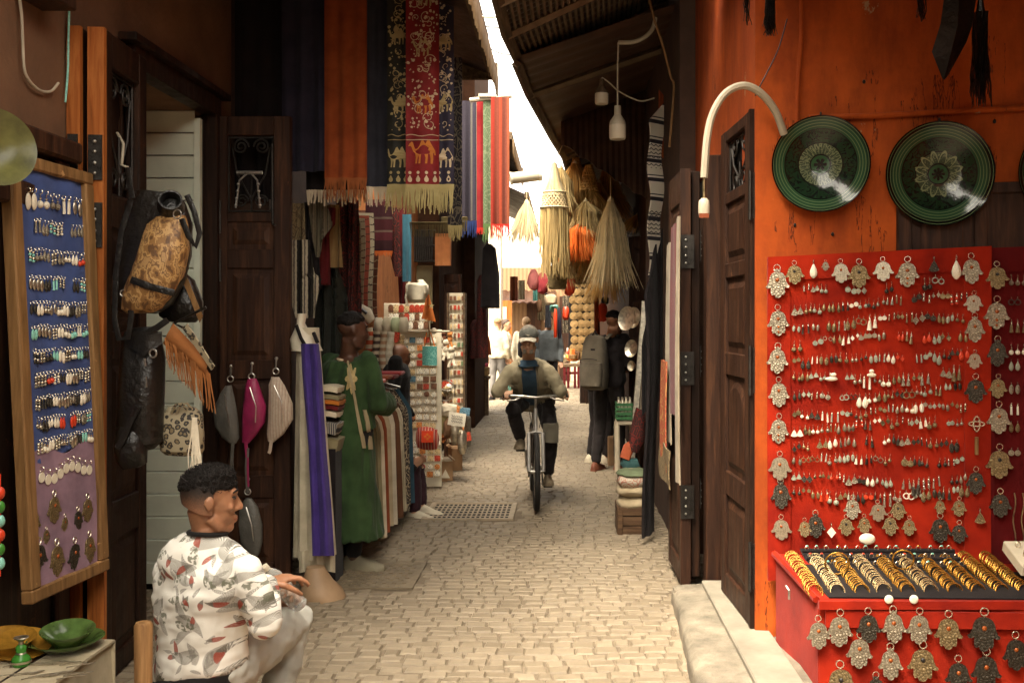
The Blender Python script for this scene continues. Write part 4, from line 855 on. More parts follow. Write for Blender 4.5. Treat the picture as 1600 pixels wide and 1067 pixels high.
b = MB(); pxl(b, [(472,490,7,.04),(470,505,6,.04),(471,515,10,.06),(474,530,20,.08),(480,548,24,.09)], DY-.02); b.build('torso', m_skin_m, t)
b = MB(); b.tube([P(463,508,DY-.09), P(470,528,DY-.12), P(480,545,DY-.13)], .012, 6, flat=.4, up=(0,1,0)); b.tube([P(490,520,DY-.09), P(496,535,DY-.12)], .012, 6); b.build('strap', m_blackc, t)
m_tanb = M('tan_leather', (.30,.195,.11), .6, var=.2, vs=5)
b = MB(); pxl(b, [(505,938,33,.13),(505,932,35,.14),(502,920,32,.13),(497,908,24,.10),(494,893,17,.07),(493,885,14,.05)], 5.92, 24, 0, 2); b.build('base', m_tanb, t)
# robes hanging along the clothes rail
m_teal = fabric('teal_robe', (.03,.07,.10), (.045,.095,.13)); m_rustr = fabric('rust_robe', (.20,.05,.02)); m_flor = paisley('floral_robe', (.05,.04,.035), (.36,.29,.19)); m_white = fabric('white_robe', (.55,.49,.37)); m_tanr = fabric('beige_robe', (.36,.29,.18), (.46,.38,.25)); m_olive = fabric('khaki_robe', (.20,.17,.095))
robes = [('khaki',m_olive),('cream',m_offw),('rust',m_rustr),('beige',m_tanr),('white',m_white),('brown',fabric('brown_robe',(.11,.05,.025))),('cream',m_offw),('black floral',m_flor),('black floral',m_flor),('teal blue',m_teal)]
t = thing('clothes_rail', 'low steel rail carrying the row of hanging robes', 'clothes rail', (-1.5, 7.5, 0)); b = MB()
b.tube([(-1.5,6.7,1.16),(-1.5,8.5,1.16)], .014, 8)
for y in (6.75,8.45): b.tube([(-1.5,y,0),(-1.5,y,1.16)], .014, 8); b.tube([(-1.7,y,.02),(-1.36,y,.02)], .012, 8)
b.build('frame', m_steel, t)
for i, (cn, mm) in enumerate(robes):
    y = 6.8+.168*i; t = thing('robe', '%s robe on the low rail, %s from the near end' % (cn, ORD[i]), 'robe', (-1.5,y,.1), 'robes hung on the low rail'); b = MB(); hem = .12+.03*R.random(); zt = 1.12
    def f(u, v):
        w = .15+.10*min(1, v*6)+.03*v; return V((-1.52+(u-.5)*2*w+.01*R.random()*0, y+.03*math.sin(u*15+i)*(.2+v)+.014*math.sin(u*34+i*2)*(.3+v), zt-(.05*abs(u-.5)*2)*(1-v)-(zt-hem)*v))
    b.sheet(f, 36, 14, .03); b.build('cloth', mm, t)
    b = MB(); b.tube([(-1.5,y,1.11),(-1.5,y,1.15),(-1.49,y,1.185),(-1.47,y,1.18)], .004, 6); b.tube([(-1.66,y,1.09),(-1.5,y,1.125),(-1.36,y,1.09)], .008, 6); b.build('hanger', m_steel, t)
for i in range(4):
    y = 7.3+.3*i; b = MB(); b.box((-1.5, y, 1.20+.012*(i % 2)), (.36,.26,.03)); b.build('folded_cloth', [m_redb, m_rustr, m_maroon, m_redsc][i], label='%s folded cloth on top of the robe rail' % ['bright red','rust','maroon','crimson'][i], cat='folded cloth', group='folded cloths on the robe rail', bevel=.01)
# stack of folded garments beside the green robed man
for i, (py, c, cn) in enumerate(((604,m_offw,'white'),(618,m_olive,'khaki'),(626,fabric('orange_fold', (.40,.13,.02)),'orange'),(634,m_maroon,'maroon'),(643,m_white,'cream'),(660,striped('check', [(0,(.05,.05,.06)),(.5,(.35,.32,.27))],0,12),'checked'),(684,m_olive,'khaki and cream'))):
    b = MB(); h = (9,6,6,6,8,18,20)[i]*6.3/F; p = P(516, py, 6.3); b.sheet(lambda u, v: V((p.x-.08+.15*u+.01*math.sin(i), p.y+.1*(v-.5)*2, p.z-h*.5+.012*math.cos((u-.5)*PI)*1+.004*math.sin(v*9))), 10, 6, h*.95)
    b.build('folded_garment', c, label='%s folded garment, %s in the stack by the violet dress' % (cn, ORD[i]), cat='folded garment', group='stack of folded garments')
wall('stack_stand', [(X(500,6.3),X(530,6.3),6.2,6.42,0,Zz(698,6.3))], m_blackc, 'dark draped stand under the stack of folded garments', 'stand')
# ================================================================ souvenir stall: magnet boards
m_board = M('pale_board', (.62,.55,.41), .7, var=.15, vs=5); m_boardg = M('grey_board', (.58,.52,.39), .7, var=.15, vs=4)
MY = 9.75
def vboard(label, px0, px1, py0, py1, Y, mat, name='magnet_board', th=.03, yaw=0):
    b = MB(); b.box(((X(px0,Y)+X(px1,Y))/2, Y, (Zz(py0,Y)+Zz(py1,Y))/2), (X(px1,Y)-X(px0,Y), th, Zz(py0,Y)-Zz(py1,Y)), rotz(yaw) if yaw else None); return b.build(name, mat, label=label, cat='display panel', smooth=False, bevel=.004)
vboard('upper cream panel carrying rows of arched magnets', 600, 672, 474, 520, MY-.05, m_board)
vboard('tall cream panel of tile magnets standing on the paving', 622, 690, 515, 760, MY, m_boardg)
MC = {'white': (.80,.74,.61), 'orange': (.60,.22,.06), 'red': (.45,.06,.03), 'brown': (.18,.08,.04), 'blue': (.10,.20,.26), 'sand': (.6,.45,.24), 'green': (.12,.19,.09)}
def mmat(n): 
    t = NT('magnet_'+n); v = t.vor(t.tc(), 46).outputs['Distance']; col = t.ramp(v, [(0, sc3(MC[n], .35)), (.3, MC[n]), (.5, sc3(MC[n], 1.3)), (.62, sc3(MC[n], .6))], 'CONSTANT'); return t.fin(col, .35)
MM = {k: mmat(k) for k in MC}
def mk_mag(shape, mat):
    b = MB()
    if shape == 'arch': out = [(-.03,-.045),(.03,-.045),(.03,.015)]+[(.03*math.cos(a), .015+.03*math.sin(a)) for a in (.5,1.1,1.57,2.04,2.64)]+[(-.03,.015)]
    elif shape == 'round': out = [(.038*math.cos(2*PI*k/16), .038*math.sin(2*PI*k/16)) for k in range(16)]
    else: out = [(-.04,-.04),(.04,-.04),(.04,.04),(-.04,.04)]
    fr = lambda x, y, d: V((x,-d,y)); b.poly(out, fr, .010, 0); b.poly([(x*.84, y*.84) for x, y in out], lambda x, y, d: V((x,-.010-d,y)), .004, 1); return b.build('magnet', mat, label='x', cat='magnet', loc=(0,0,0), smooth=False)
MK = {}
def magnet(sh, cn, loc, label, group, sc=1.0):
    if (sh, cn) not in MK: MK[(sh, cn)] = Kind(lambda: mk_mag(sh, [m_board if cn != 'white' else MM['sand'], MM[cn]]))
    MK[(sh, cn)].put(loc, 0, label, group, sc, (0, R.uniform(-.05,.05)), 'magnet')
mr = random.Random(5)
for r_, py in enumerate((481,494,507)):
    for c_ in range(8 if r_ < 2 else 6):
        px = 611+8.2*c_+(14 if r_ == 2 else 0); cn = mr.choice(['white','brown','sand','white','brown','red']); magnet('arch', cn, P(px, py+1, MY-.07), '%s arched magnet in the %s row of the upper cream panel' % (cn, ORD[r_]), 'arched magnets, %s row' % ORD[r_])
lay = [(532,'square',['white','blue','white','red']),(544,'square',['blue','white','orange','white']),(556,'round',['orange','white','red','blue']),(568,'square',['sand','white','red','orange']),(580,'square',['white','sand','white','white']),(592,'square',['white','blue','white','brown']),(604,'square',['blue','sand','brown','red']),(616,'round',['orange','white','white','brown']),(628,'round',['white']*4),(640,'round',['white']*4),(652,'square',['orange','orange','white','white']),(664,'square',['orange','sand','orange','sand']),(692,'square',['white','white','orange','white']),(704,'square',['red','white','orange','sand']),(716,'square',['white','white','red','sand']),(728,'round',['sand','orange','red','white']),(740,'square',['white','orange','white','orange'])]
for r_, (py, sh, cs) in enumerate(lay):
    for c_, cn in enumerate(cs+[cs[(r_*3) % 4]]):
        px = 634+(10.8 if py < 690 else 11.5)*c_+(4 if py > 690 else 0)+mr.uniform(-1,1); magnet(sh, cn, P(px, py+mr.uniform(-1,1), MY-.02), '%s %s magnet in the %s row of the tall cream panel' % (cn, sh, ORD[r_]), 'magnets, %s row of the tall panel' % ORD[r_], .84 if sh == 'square' else .84)
t = thing('rail_bar', 'thin white bar across the top of the tall magnet panel', 'bar', P(640,517,MY-.1)); b = MB(); b.tube([P(626,517,MY-.12), P(703,518,MY-.3)], .010, 8); b.ell(P(678,517,MY-.22), .03, None, 10, 6); b.build('bar', m_plastw, t)
# tall key ring panel
KY = 11.4
vboard('tall narrow panel crowded with keyrings', 701, 727, 458, 690, KY, m_boardg, th=.1)
for r_ in range(15):
    py = 466+14.5*r_
    for c_ in range(4):
        cn = mr.choice(['white','brown','sand','sand','red','brown','green']); magnet(mr.choice(['arch','square']), cn, P(705+6*c_, py, KY-.07), '%s keyring in the %s row of the tall narrow panel' % (cn, ORD[r_]), 'keyrings, %s row of the narrow panel' % ORD[r_], (.5,1,.75))
b = MB(); b.bx(X(700,KY), X(703,KY), KY-.12, KY+.1, Zz(690,KY), Zz(458,KY)); b.bx(X(725,KY), X(728,KY), KY-.12, KY+.1, Zz(690,KY), Zz(458,KY)); b.build('panel_frame', m_woodh, label='grey wooden side rails of the keyring panel', cat='frame', smooth=False)
# white bucket hat, flag, teal bag, plush toys etc.
t = thing('sun_hat', 'white cloth hat hanging above the magnet panel', 'hat', P(652,470,9.2)); b = MB()
pxl(b, [(646,442,10,.05),(648,446,14,.08),(649,458,14,.09),(650,468,12,.09),(648,472,8,.05)], 9.2); wrk(b, .012, 9); b.build('crown', m_white, t)
b = MB(); pxl(b, [(657,437,4,.03),(661,446,8,.12),(662,458,8,.12),(659,466,6,.08)], 9.3); b.build('brim', m_white, t); b = MB(); b.tube([P(640,440,9.2), P(634,465,9.15), P(637,478,9.15)], .012, 6); b.build('ribbon', m_white, t)
t = thing('pennant_flag', 'orange pennant with a pale star on a thin pole', 'flag', P(672,520,9.45)); b = MB()
m_orf = fabric('orange_flag', (.62,.16,.03), (.72,.22,.05))
b.sheet(lambda u, v: P(668-9*v+22*v*u*1.0, 453+45*v+5*u*v, 9.45+.03*math.sin(u*5+v*3)), 10, 12, .005); b.build('flag', m_orf, t)
b = MB(); st = [(math.sin(PI*k/5)*(.03 if k % 2 == 0 else .012), math.cos(PI*k/5)*(.03 if k % 2 == 0 else .012)) for k in range(10)]; c_ = P(674,478,9.38); b.poly(st, lambda x, y, d: V((c_.x+x, c_.y-d, c_.z+y)), .006); b.build('star', m_thg, t)
b = MB(); b.tube([P(668,496,9.45), P(676,560,9.5)], .006, 6); b.build('pole', m_woodg, t)
t = thing('teal_bag', 'small turquoise woven shoulder bag on orange cords', 'bag', P(671,571,9.5)); b = MB()
m_teal2 = paisley('turquoise_weave', (.10,.34,.30), (.22,.50,.44)); b.sheet(lambda u, v: P(662+19*u, 541+30*v, 9.5-.03*math.sin(PI*u)), 8, 8, .04); b.build('body', m_teal2, t)
b = MB(); b.tube([P(663,541,9.5), P(667,516,9.55), P(672,516,9.55), P(679,541,9.5)], .006, 6); b.build('cord', m_orf, t)
for i, (px, py, mm, lb) in enumerate(((688,540,m_white,'white plush toy hanging left beside the turquoise bag'),(697,545,m_white,'white long plush toy in the middle of the hanging toys'),(706,556,m_white,'white plush toy hanging lowest beside the keyring panel'),(703,530,M('orange_plush',(.42,.16,.04),.95),'orange plush toy above the white ones'),(692,528,M('brown_plush',(.14,.05,.025),.95),'brown plush toy above the white ones'))):
    t = thing('plush_toy', lb, 'plush toy', P(px,py+14,10.0), 'plush toys hung beside the keyrings'); b = MB(); q = P(px,py,10.0); s_ = .032 if i < 3 else .024
    b.ell(q, (s_*1.1,s_,s_*1.6)); b.ell(q+V((0,-.01,s_*2)), s_*1.05); b.tube([q, q+V((-s_*.9,-.02,-s_*3.6))], [s_*.6,s_*.5], 8); b.tube([q, q+V((s_*1,-.02,-s_*3.2))], [s_*.6,s_*.5], 8); b.ell(q+V((-s_*.9,0,s_*2.8)), s_*.4); b.ell(q+V((s_*.9,0,s_*2.8)), s_*.4); wrk(b, .008, 40, i); b.build('body', mm, t)
t = thing('hoop_frame', 'round wire hoop leaning on the magnet panel', 'hoop', P(695,628,10.2)); b = MB(); b.torus(P(696,610,10.2), .105, .007, (.3,1,0), 24, 6); [b.tube([P(696,610,10.2), P(696,610,10.2)+V((math.cos(k*.7)*.1,0,math.sin(k*.7)*.1))], .002, 4) for k in range(9)]; b.build('hoop', m_steel, t)
b = MB(); q = P(697,612,10.25); b.ell(q, (.06,.03,.05)); wrk(b, .02, 30); b.build('trinket_tray', m_brass, label='brass trinkets heaped behind the wire hoop', cat='trinkets')
# red square cushion bag, silver bags, card, boxes
t = thing('pompom_bag', 'red patterned cushion bag with white border below the magnet panel', 'bag', P(668,697,9.6)); b = MB(); b.sheet(lambda u, v: P(653+30*u, 668+30*v+3*u, 9.55-.05*math.sin(PI*u)*math.sin(PI*v)), 12, 10, .06); b.build('body', striped('cushion_stripe', [(0,(.38,.08,.05)),(.45,(.5,.38,.28)),(.6,(.25,.03,.03))], 0, 8), t)
b = MB(); c_ = P(668,682,9.44); b.poly([(-.055,-.055),(.055,-.055),(.055,.055),(-.055,.055)], lambda x, y, d: V((c_.x+x, c_.y-d, c_.z+y)), .006); b.build('centre_patch', m_redb, t)
b = MB(); [b.poly([(.012*math.cos(2*PI*k/8)+dx, .012*math.sin(2*PI*k/8)+dz) for k in range(8)], lambda x, y, d: V((c_.x+x, c_.y-.007-d, c_.z+y)), .003) for dx, dz in ((0,.02),(0,-.02),(.02,0),(-.02,0))]; b.build('flower', m_orf, t)
m_foil = metal('crumpled_foil', (.62,.56,.44), .35, bs=30, bst=.8, dark=.5)
for i, (px, py, w, h, mm, lb) in enumerate(((690,655,11,22,M('gold_plush',(.30,.24,.10),.8),'olive gold plush lump on the stall counter'),(700,640,14,10,m_white,'white wrapped parcel at the back of the stall counter'),(712,672,10,22,m_foil,'clear plastic bag of silver trinkets hanging low'),(700,668,8,16,m_brown,'brown cloth bag between the plush lump and trinket bag'),(722,690,7,18,m_foil,'pale plastic bag at the foot of the keyring panel'))):
    b = MB(); pxl(b, [(px,py-h,w*.4,.02),(px,py-h*.7,w*.9,.07),(px,py,w,.09),(px,py+h*.7,w*.9,.08),(px,py+h,w*.5,.04)], 10.1-.02*i); wrk(b, .022, 18, i); b.build('parcel', mm, label=lb, cat='parcel')
b = MB(); b.box(P(714,655,9.9), (.17,.008,.13), Matrix.Rotation(.15, 3, 'Y')); o = b.build('price_card', M('white_card', (.66,.6,.48), .8, var=.05), label='white hand lettered card on the trinket bag', cat='card', smooth=False)
b = MB(); q = P(714,655,9.89)
for r_ in range(3): b.tube([q+V((-.055+.11*k/14, -.001, .03-.028*r_+.009*math.sin(k*2.1+r_)+.017*(k/14-.5)*-1)) for k in range(15)], .0022, 4)
b.build('lettering', m_blackb, o)
tr = random.Random(17)
for i in range(60):
    zone = i % 3; px, py = [(tr.uniform(676,702), tr.uniform(596,650)), (tr.uniform(690,730), tr.uniform(640,692)), (tr.uniform(598,632), tr.uniform(520,600))][zone]; Y = [10.4,10.6,9.3][zone]+tr.uniform(0,.3); c = P(px, py, Y); cn = tr.choice(['white','orange','red','sand','blue','brown']); b = MB(); kd = tr.choice(['box','ball','charm'])
    if kd == 'box': b.box(c, (tr.uniform(.05,.11), .05, tr.uniform(.05,.10)), rotz(tr.uniform(-.5,.5)) @ Matrix.Rotation(tr.uniform(-.3,.3), 3, 'Y'))
    elif kd == 'ball': b.ell(c, (.04,.04,.045))
    else: b.poly([(.05*math.cos(2*PI*k/9)*(1 if k % 2 else .7), .06*math.sin(2*PI*k/9)) for k in range(9)], lambda x, y, d: V((c.x+x, c.y-d, c.z+y)), .02)
    zn = ['behind the turquoise bag','at the foot of the keyring panel','left of the magnet panel'][zone]; b.build('trinket', MM[cn], label='small %s %s among the trinkets %s' % (cn, kd, zn), cat='trinket', group='%s %s trinkets in the stall %s' % (cn, kd, zn), smooth=kd == 'ball')
m_card = M('cardboard', (.30,.18,.09), .85, var=.2, vs=4)
def carton(label, px, py, wpx, hpx, Y, d, mat=m_card, white=False):
    t = thing('carton', label, 'carton', P(px, py, Y), 'cartons at the foot of the souvenir stall'); w = wpx*Y/F; h = hpx*Y/F; p = P(px, py, Y); rz = rotz(.25)
    b = MB(); b.box(p+V((0,0,h/2)), (w,d,h), rz); b.build('box', mat, t, smooth=False, bevel=.006)
    b = MB(); b.box(p+V((0,0,h+.003)), (w*.96,d*.96,.006), rz)
    for sg in (-1, 1): b.box(p+V((0,0,h+.02))+rz @ V((sg*w*.55,0,0)), (w*.3,d*.9,.006), rz @ Matrix.Rotation(sg*.6, 3, 'Y'))
    b.build('flaps', m_white if white else mat, t, smooth=False)
carton('front cardboard carton with white wrapping on top and a pale sticker', 695, 750, 20, 32, GY(750), .26, white=True)
b = MB(); q = P(696,742,GY(750)-.17); b.poly([(-.045,-.03),(.045,-.03),(0,.06)], lambda x, y, d: V((q.x+x, q.y-d, q.z+y)), .003); b.build('sticker', m_board, label='pale triangular sticker on the front carton', cat='sticker', smooth=False)
carton('second cardboard carton behind the front one', 711, 733, 17, 34, GY(733), .3)
b = MB(); [b.tube([P(690+3*i,686,10.3)+V((0,0,.01*i)), P(705+2*i,680+i,10.2), P(716+i,692+2*i,10.1)], .016, 6, i % 3) for i in range(6)]; b.build('rolled_belts', [m_rustr, m_orf, m_white], label='heap of orange and white belts over the cartons', cat='belts')
# knitted goods hung on the left of the magnets
for i, (px, c1, c2, lb) in enumerate(((577,(.45,.08,.03),(.5,.42,.3),'red and white twisted cord hanging nearest the green robe'),(588,(.5,.42,.3),(.08,.05,.04),'cream and black striped knit strip'),(599,(.52,.44,.32),(.35,.2,.12),'cream knit strip with brown bands'),(609,(.6,.54,.42),(.5,.43,.32),'plain white knit strip at the right of the knits'))):
    Y = 8.9; b = MB(); b.tube([P(px+1.5*math.sin(k*.9), 512+k*8.5, Y) for k in range(12 if i else 15)], [.030+.007*(k % 2) for k in range(12 if i else 15)], 10); b.build('knit_strip', striped('knit', [(0,c1),(.5,c2)], 2, 9), label=lb, cat='knitwear', group='knit strips hung by the magnets')
for i in range(4):
    b = MB(); px = 592+13*i; pxl(b, [(px,496,5,.05),(px,502,7,.07),(px,513,7,.07),(px,518,6,.06)], 8.7); wrk(b, .008, 22, i); b.build('knit_hat', [m_white, m_offw, M('pale_green_knit',(.38,.42,.26),.95), m_offw][i], label='%s knitted hat on the rack beside the magnets' % ['leftmost white','cream','pale green','rightmost grey cream'][i], cat='hat', group='knitted hats on the rack')
t = thing('cloth_roll', 'white rolled cloth behind the head of the green robed man', 'cloth roll', P(565,490,8)); b = MB(); b.tube([P(548,484,7.9), P(560,483,7.9), P(572,490,7.9), P(581,502,7.9)], [.03,.05,.055,.035], 12); b.build('roll', m_white, t); b = MB(); b.tube([P(549,480,7.86), P(562,481,7.84), P(573,490,7.84)], .014, 6); b.build('band', m_blackb, t)
# ================================================================ farther left fronts
b = MB(); Y = 11.9
for i in range(9): b.tube([P(648+3.4*i,360,Y), P(648+3.4*i,408,Y)], .012, 6)
for py in (360,384,408): b.tube([P(646,py,Y), P(680,py,Y)], .012, 6)
b.build('window_grille', m_iron, label='dark iron window grille above the magnet stall', cat='grille')
wall('glazed_window', [(X(650,12.1),X(676,12.1),12.08,12.12,Zz(505,12.1),Zz(415,12.1))], M('dusty_glass', (.20,.17,.09), .35, var=.4, vs=3), 'dusty glazed window under the iron grille', 'window')
wall('orange_pier', [(X(680,11.7),X(704,11.7),11.68,11.8,Zz(415,11.7),Zz(365,11.7))], m_rust, 'orange painted wall patch beside the window grille', 'wall')
leaf('brown open door leaf of the shop behind the keyrings', (X(694,12.0),12.0,0), 0, .21, 2.2, .05, [(.2,.9,'p'),(1.05,1.6,'p'),(1.7,2.1,'p')], m_wood2, stile=.035)
for i, (px, pyt, pyb, w, mm, lb) in enumerate(((765,380,480,14,m_blackc,'black robe hanging on the corner post before the white pillar'),(752,430,560,8,m_darkpat,'dark red robe hanging behind the basket table'),(742,500,560,9,m_darkpat,'cluster of dark beads hanging above the basket table'),(757,510,555,7,m_rustc,'rust red scarf hanging above the basket table'))):
    Y = 14.5+.3*i; b = MB(); pxl(b, [(px,pyt,w*.3,.03),(px,pyt+8,w*.7,.08),(px+1,(pyt+pyb)/2,w,.1),(px+2,pyb,w*1.15,.1)], Y); wrk(b, .03, 9, i); b.build('robe', mm, label=lb, cat='robe')
t = thing('basket_table', 'rough wooden table with a wicker tray at the left side', 'table', G(752,645)); Y = GY(648); m_wick = M('wicker', (.26,.16,.06), .8, var=.4, vs=30, bs=60, bst=.8)
b = MB(); b.bx(X(733,Y), X(765,Y), Y-.25, Y+.25, Zz(592,Y), Zz(588,Y)); b.build('top', m_woodh, t, smooth=False)
b = MB(); b.box(P(749,580,Y-.1), (.34,.3,.15)); b.build('wicker_tray', m_wick, t, bevel=.02)
for px in (737, 742, 761): b = MB(); b.bx(X(px,Y)-.04, X(px,Y)+.04, Y-.2, Y-.12, 0, Zz(590,Y)); b.build('leg', m_woodh, t, smooth=False)
b = MB(); [b.ell(P(738+3.2*i,571,Y-.1)+V((0,.05*(i % 2),.01*(i % 3))), .035) for i in range(8)]; wrk(b, .01, 30); b.build('pink_sweets', M('pink', (.45,.05,.09), .6), label='pink and red wares heaped in the wicker tray', cat='wares')
wall('stone_bollard', [(X(727,13.0),X(735,13.0),12.9,13.1,0,Zz(650,13.0))], m_step, 'small stone block at the foot of the keyring panel', 'stone block', .02)
# ================================================================ straw lampshades and baskets over the alley
def strawm(name, c):
    t = NT(name); isl = t.n('NewGeometry').outputs['Random Per Island']; n = t.noise(t.tc(), 9, 3); k = t.math('ADD', t.math('MULTIPLY', isl, .6), t.math('MULTIPLY', n, .5)); return t.fin(t.ramp(k, [(.15, sc3(c, .42)), (.5, c), (.9, sc3(c, 1.3))]), .75, 0, .3)
m_straw0 = M('straw', (.55,.41,.19), .8, var=.4, vs=25, bs=150, bst=.4); m_straw2 = strawm('golden_straw', (.56,.32,.095)); m_straw = strawm('straw', (.52,.38,.17)); m_strawp = strawm('pale_straw', (.66,.53,.31)); m_orstr = strawm('orange_raffia', (.75,.19,.03))
def cord(b, px, py0, py1, Y, r=.004): b.tube([P(px,py0,Y), P(px,py1,Y)], r, 5)
def tassel_shade(label, px, py, pyb, w, Y, mat, n=420, lean=0, cordtop=None, flare=1.0):
    t = thing('straw_shade', label, 'lampshade', P(px, pyb, Y), 'straw shades hung over the alley'); b = MB(); top = P(px, py, Y); L = (pyb-py)*Y/F; hw = w*1.35*Y/F
    for i in range(int(n*1.9)):
        a = R.random()*2*PI; r = math.sqrt(R.random()); d = V((math.cos(a)*r*hw*R.uniform(.7,1.25)+lean*hw, math.sin(a)*r*hw*R.uniform(.7,1.25), -L)); ll = d.length*R.uniform(.45, 1.12); p = top+V((math.cos(a)*.02, math.sin(a)*.02, -.01*R.random()))
        pts = [p, p+V((d.x*.42*flare, d.y*.42*flare, d.z*.3))*(ll/d.length), p+d*(.68*ll/d.length)+V((0,0,.02)), p+V((d.x*R.uniform(.9,1.35), d.y*R.uniform(.9,1.35), d.z))*(ll/d.length)]; b.tube(pts, [.006,.006,.005,.0015], 3, cap=False)
    b.build('straw', mat, t); b = MB(); b.tube([P(px,py-(cordtop or 30),Y), top], .004, 5); b.lathe([(.012,.03),(.03,0),(.035,-.05),(.03,-.06)], 12, Matrix.Translation(top)); b.build('cord', m_strawp, t); return t
tassel_shade('pale straw tassel shade hanging at the left against the dark awning', 823, 316, 378, 17, 11.0, m_strawp, 300, -.25)
tassel_shade('pale shaggy straw shade hanging right of the orange raffia', 954, 312, 440, 24, 10.2, m_strawp, 520, .05, 34, 1.1)
tassel_shade('long golden straw sheaf below the right pale shade', 950, 375, 465, 20, 10.6, m_straw2, 300, -.15)
tassel_shade('large golden shaggy straw shade in the middle of the cluster', 917, 285, 402, 36, 11.4, m_straw2, 700, 0, 20, 1.5)
tassel_shade('golden straw shade behind the lattice shade', 898, 255, 350, 24, 11.3, m_straw2, 360, 0, 5, 1.4)
tassel_shade('brown straw sheaf at the right under the ribbed sheet', 945, 262, 345, 22, 12.2, m_straw2, 320, .5, 5)
tassel_shade('low golden straw brush above the far brown door', 998, 335, 362, 22, 11.6, m_straw2, 260, .0, 5)
tassel_shade('bright orange raffia shade glowing in the middle of the cluster', 905, 350, 405, 26, 11.0, m_orstr, 500, 0, 5, 1.4)
tassel_shade('small straw tuft low behind the lattice shade fringe', 880, 395, 450, 16, 11.2, m_straw, 260, -.1, 4)
def basket_cone(label, px, py0, py1, w, Y, mat):   # open woven cone
    t = thing('wicker_cone', label, 'lampshade', P(px, py1, Y)); b = MB(); n = 16; L = (py1-py0)*Y/F; hw = w*Y/F
    for i in range(9): v = (i+.5)/9; b.torus(P(px,py0+(py1-py0)*v,Y), hw*(.3+.7*v), .006, (0,0,1), 20, 5)
    for sg in (-1, 1):
        for k in range(n): b.tube([P(px,py0,Y)+V((hw*(.3+.7*v)*math.cos(2*PI*k/n+sg*v*1.2), hw*(.3+.7*v)*math.sin(2*PI*k/n+sg*v*1.2), -L*v)) for v in (0,.25,.5,.75,1)], .005, 4)
    b.build('weave', mat, t)
for px, py, pyb, w, Y, m_ in ((884,300,395,20,11.6,m_straw2),(936,285,385,24,11.8,m_straw2),(905,268,360,26,11.9,m_straw2),(892,330,425,18,11.5,m_straw),(928,335,432,22,11.3,m_straw2),(915,315,372,26,11.1,m_straw),(876,262,330,16,11.0,m_straw)): tassel_shade('golden straw sheaf packed in the cluster, its tip %s' % {884:'behind the lattice shade',936:'under the ribbed sheet',905:'between the two wicker cones',892:'left of the orange raffia',928:'right of the orange raffia',915:'just above the orange raffia',876:'touching the lattice shade cone'}[px], px, py, pyb, w, Y, m_, 320, 0, 6, 1.4)
basket_cone('woven wicker cone at the top of the straw cluster', 900, 247, 290, 16, 11.6, m_straw2)
basket_cone('second woven wicker cone right of the first', 920, 258, 300, 17, 11.2, m_straw2)
def lattice_shade():      # white cone, lattice band and long fringe
    Y = 10.3; t = thing('macrame_shade', 'large macrame lampshade with lattice band and long straw fringe', 'lampshade', P(868,430,Y)); s_ = Y/F; b = MB(); c = P(866,255,Y)
    for k in range(40): a = 2*PI*k/40; b.tube([c+V((.02*math.cos(a),.02*math.sin(a),0)), c+V((10*s_*math.cos(a),10*s_*math.sin(a),-28*s_)), c+V((19*s_*math.cos(a),19*s_*math.sin(a),-52*s_))], .006, 4)
    b.tube([P(880,225,Y), c], .006, 5); b.build('cone', m_strawp, t); b = MB(); n = 22
    for sg in (-1, 1):
        for k in range(n): b.tube([c+V(((17+4.5*v)*s_*math.cos(2*PI*k/n+sg*v*1.1), (17+4.5*v)*s_*math.sin(2*PI*k/n+sg*v*1.1), (-44-26*v)*s_)) for v in (0,.2,.4,.6,.8,1)], .0065, 4)
    b.torus(c+V((0,0,-70*s_)), 22*s_, .011, (0,0,1), 28, 6); b.torus(c+V((0,0,-46*s_)), 18*s_, .009, (0,0,1), 28, 6); b.build('lattice', m_strawp, t); b = MB()
    for k in range(300): a = R.random()*2*PI; r = 22*s_*R.uniform(.55,1); b.strand(c+V((r*math.cos(a), r*math.sin(a), -70*s_)), (R.uniform(-.04,.04), R.uniform(-.04,.04), -1), s_*R.uniform(75,112), .0065, 0, 0, 3, .02)
    b.build('fringe', m_straw, t)
lattice_shade()
def woven_basket(label, px, py0, py1, w0, w1, Y, mat, name='basket'):
    t = thing(name, label, 'basket', P(px, py1, Y)); b = MB(); L = (py1-py0)*Y/F; s_ = Y/F
    b.lathe([(w1*s_*.9,-L),(w1*s_,-L*.98)]+[((w1+(w0-w1)*k/10)*s_+.006*(k % 2), -L+L*k/10) for k in range(1,10)]+[(w0*s_,0),(w0*s_-.02,0),(w1*s_-.02,-L*.9)], 24, Matrix.Translation(P(px,py0,Y)), 0, True); b.build('body', mat, t)
    b = MB(); b.torus(P(px,py0,Y), w0*s_, .012, (0,0,1), 24, 6); b.build('rim', mat, t)
m_bask = M('dark_basket', (.17,.125,.055), .85, var=.45, vs=40, bs=90, bst=.9)
woven_basket('deep round dark basket hanging under the macrame fringe', 871, 417, 452, 16, 13, 10.6, m_bask)
for i, (px, py, w, hh) in enumerate(((905,402,24,7),(908,414,26,8),(903,426,22,8),(915,436,20,7))):
    b = MB(); pxl(b, [(px,py-hh,w*.6,.1),(px+1,py-hh*.3,w,.2),(px,py+hh*.4,w,.2),(px,py+hh,w*.7,.12)], 12.0+.1*i); wrk(b, .03, 12, i); b.build('flat_basket', m_bask, label='%s shallow dark basket stacked below the orange raffia' % ['topmost','second','third','lowest'][i], cat='basket', group='shallow baskets stacked below the raffia')
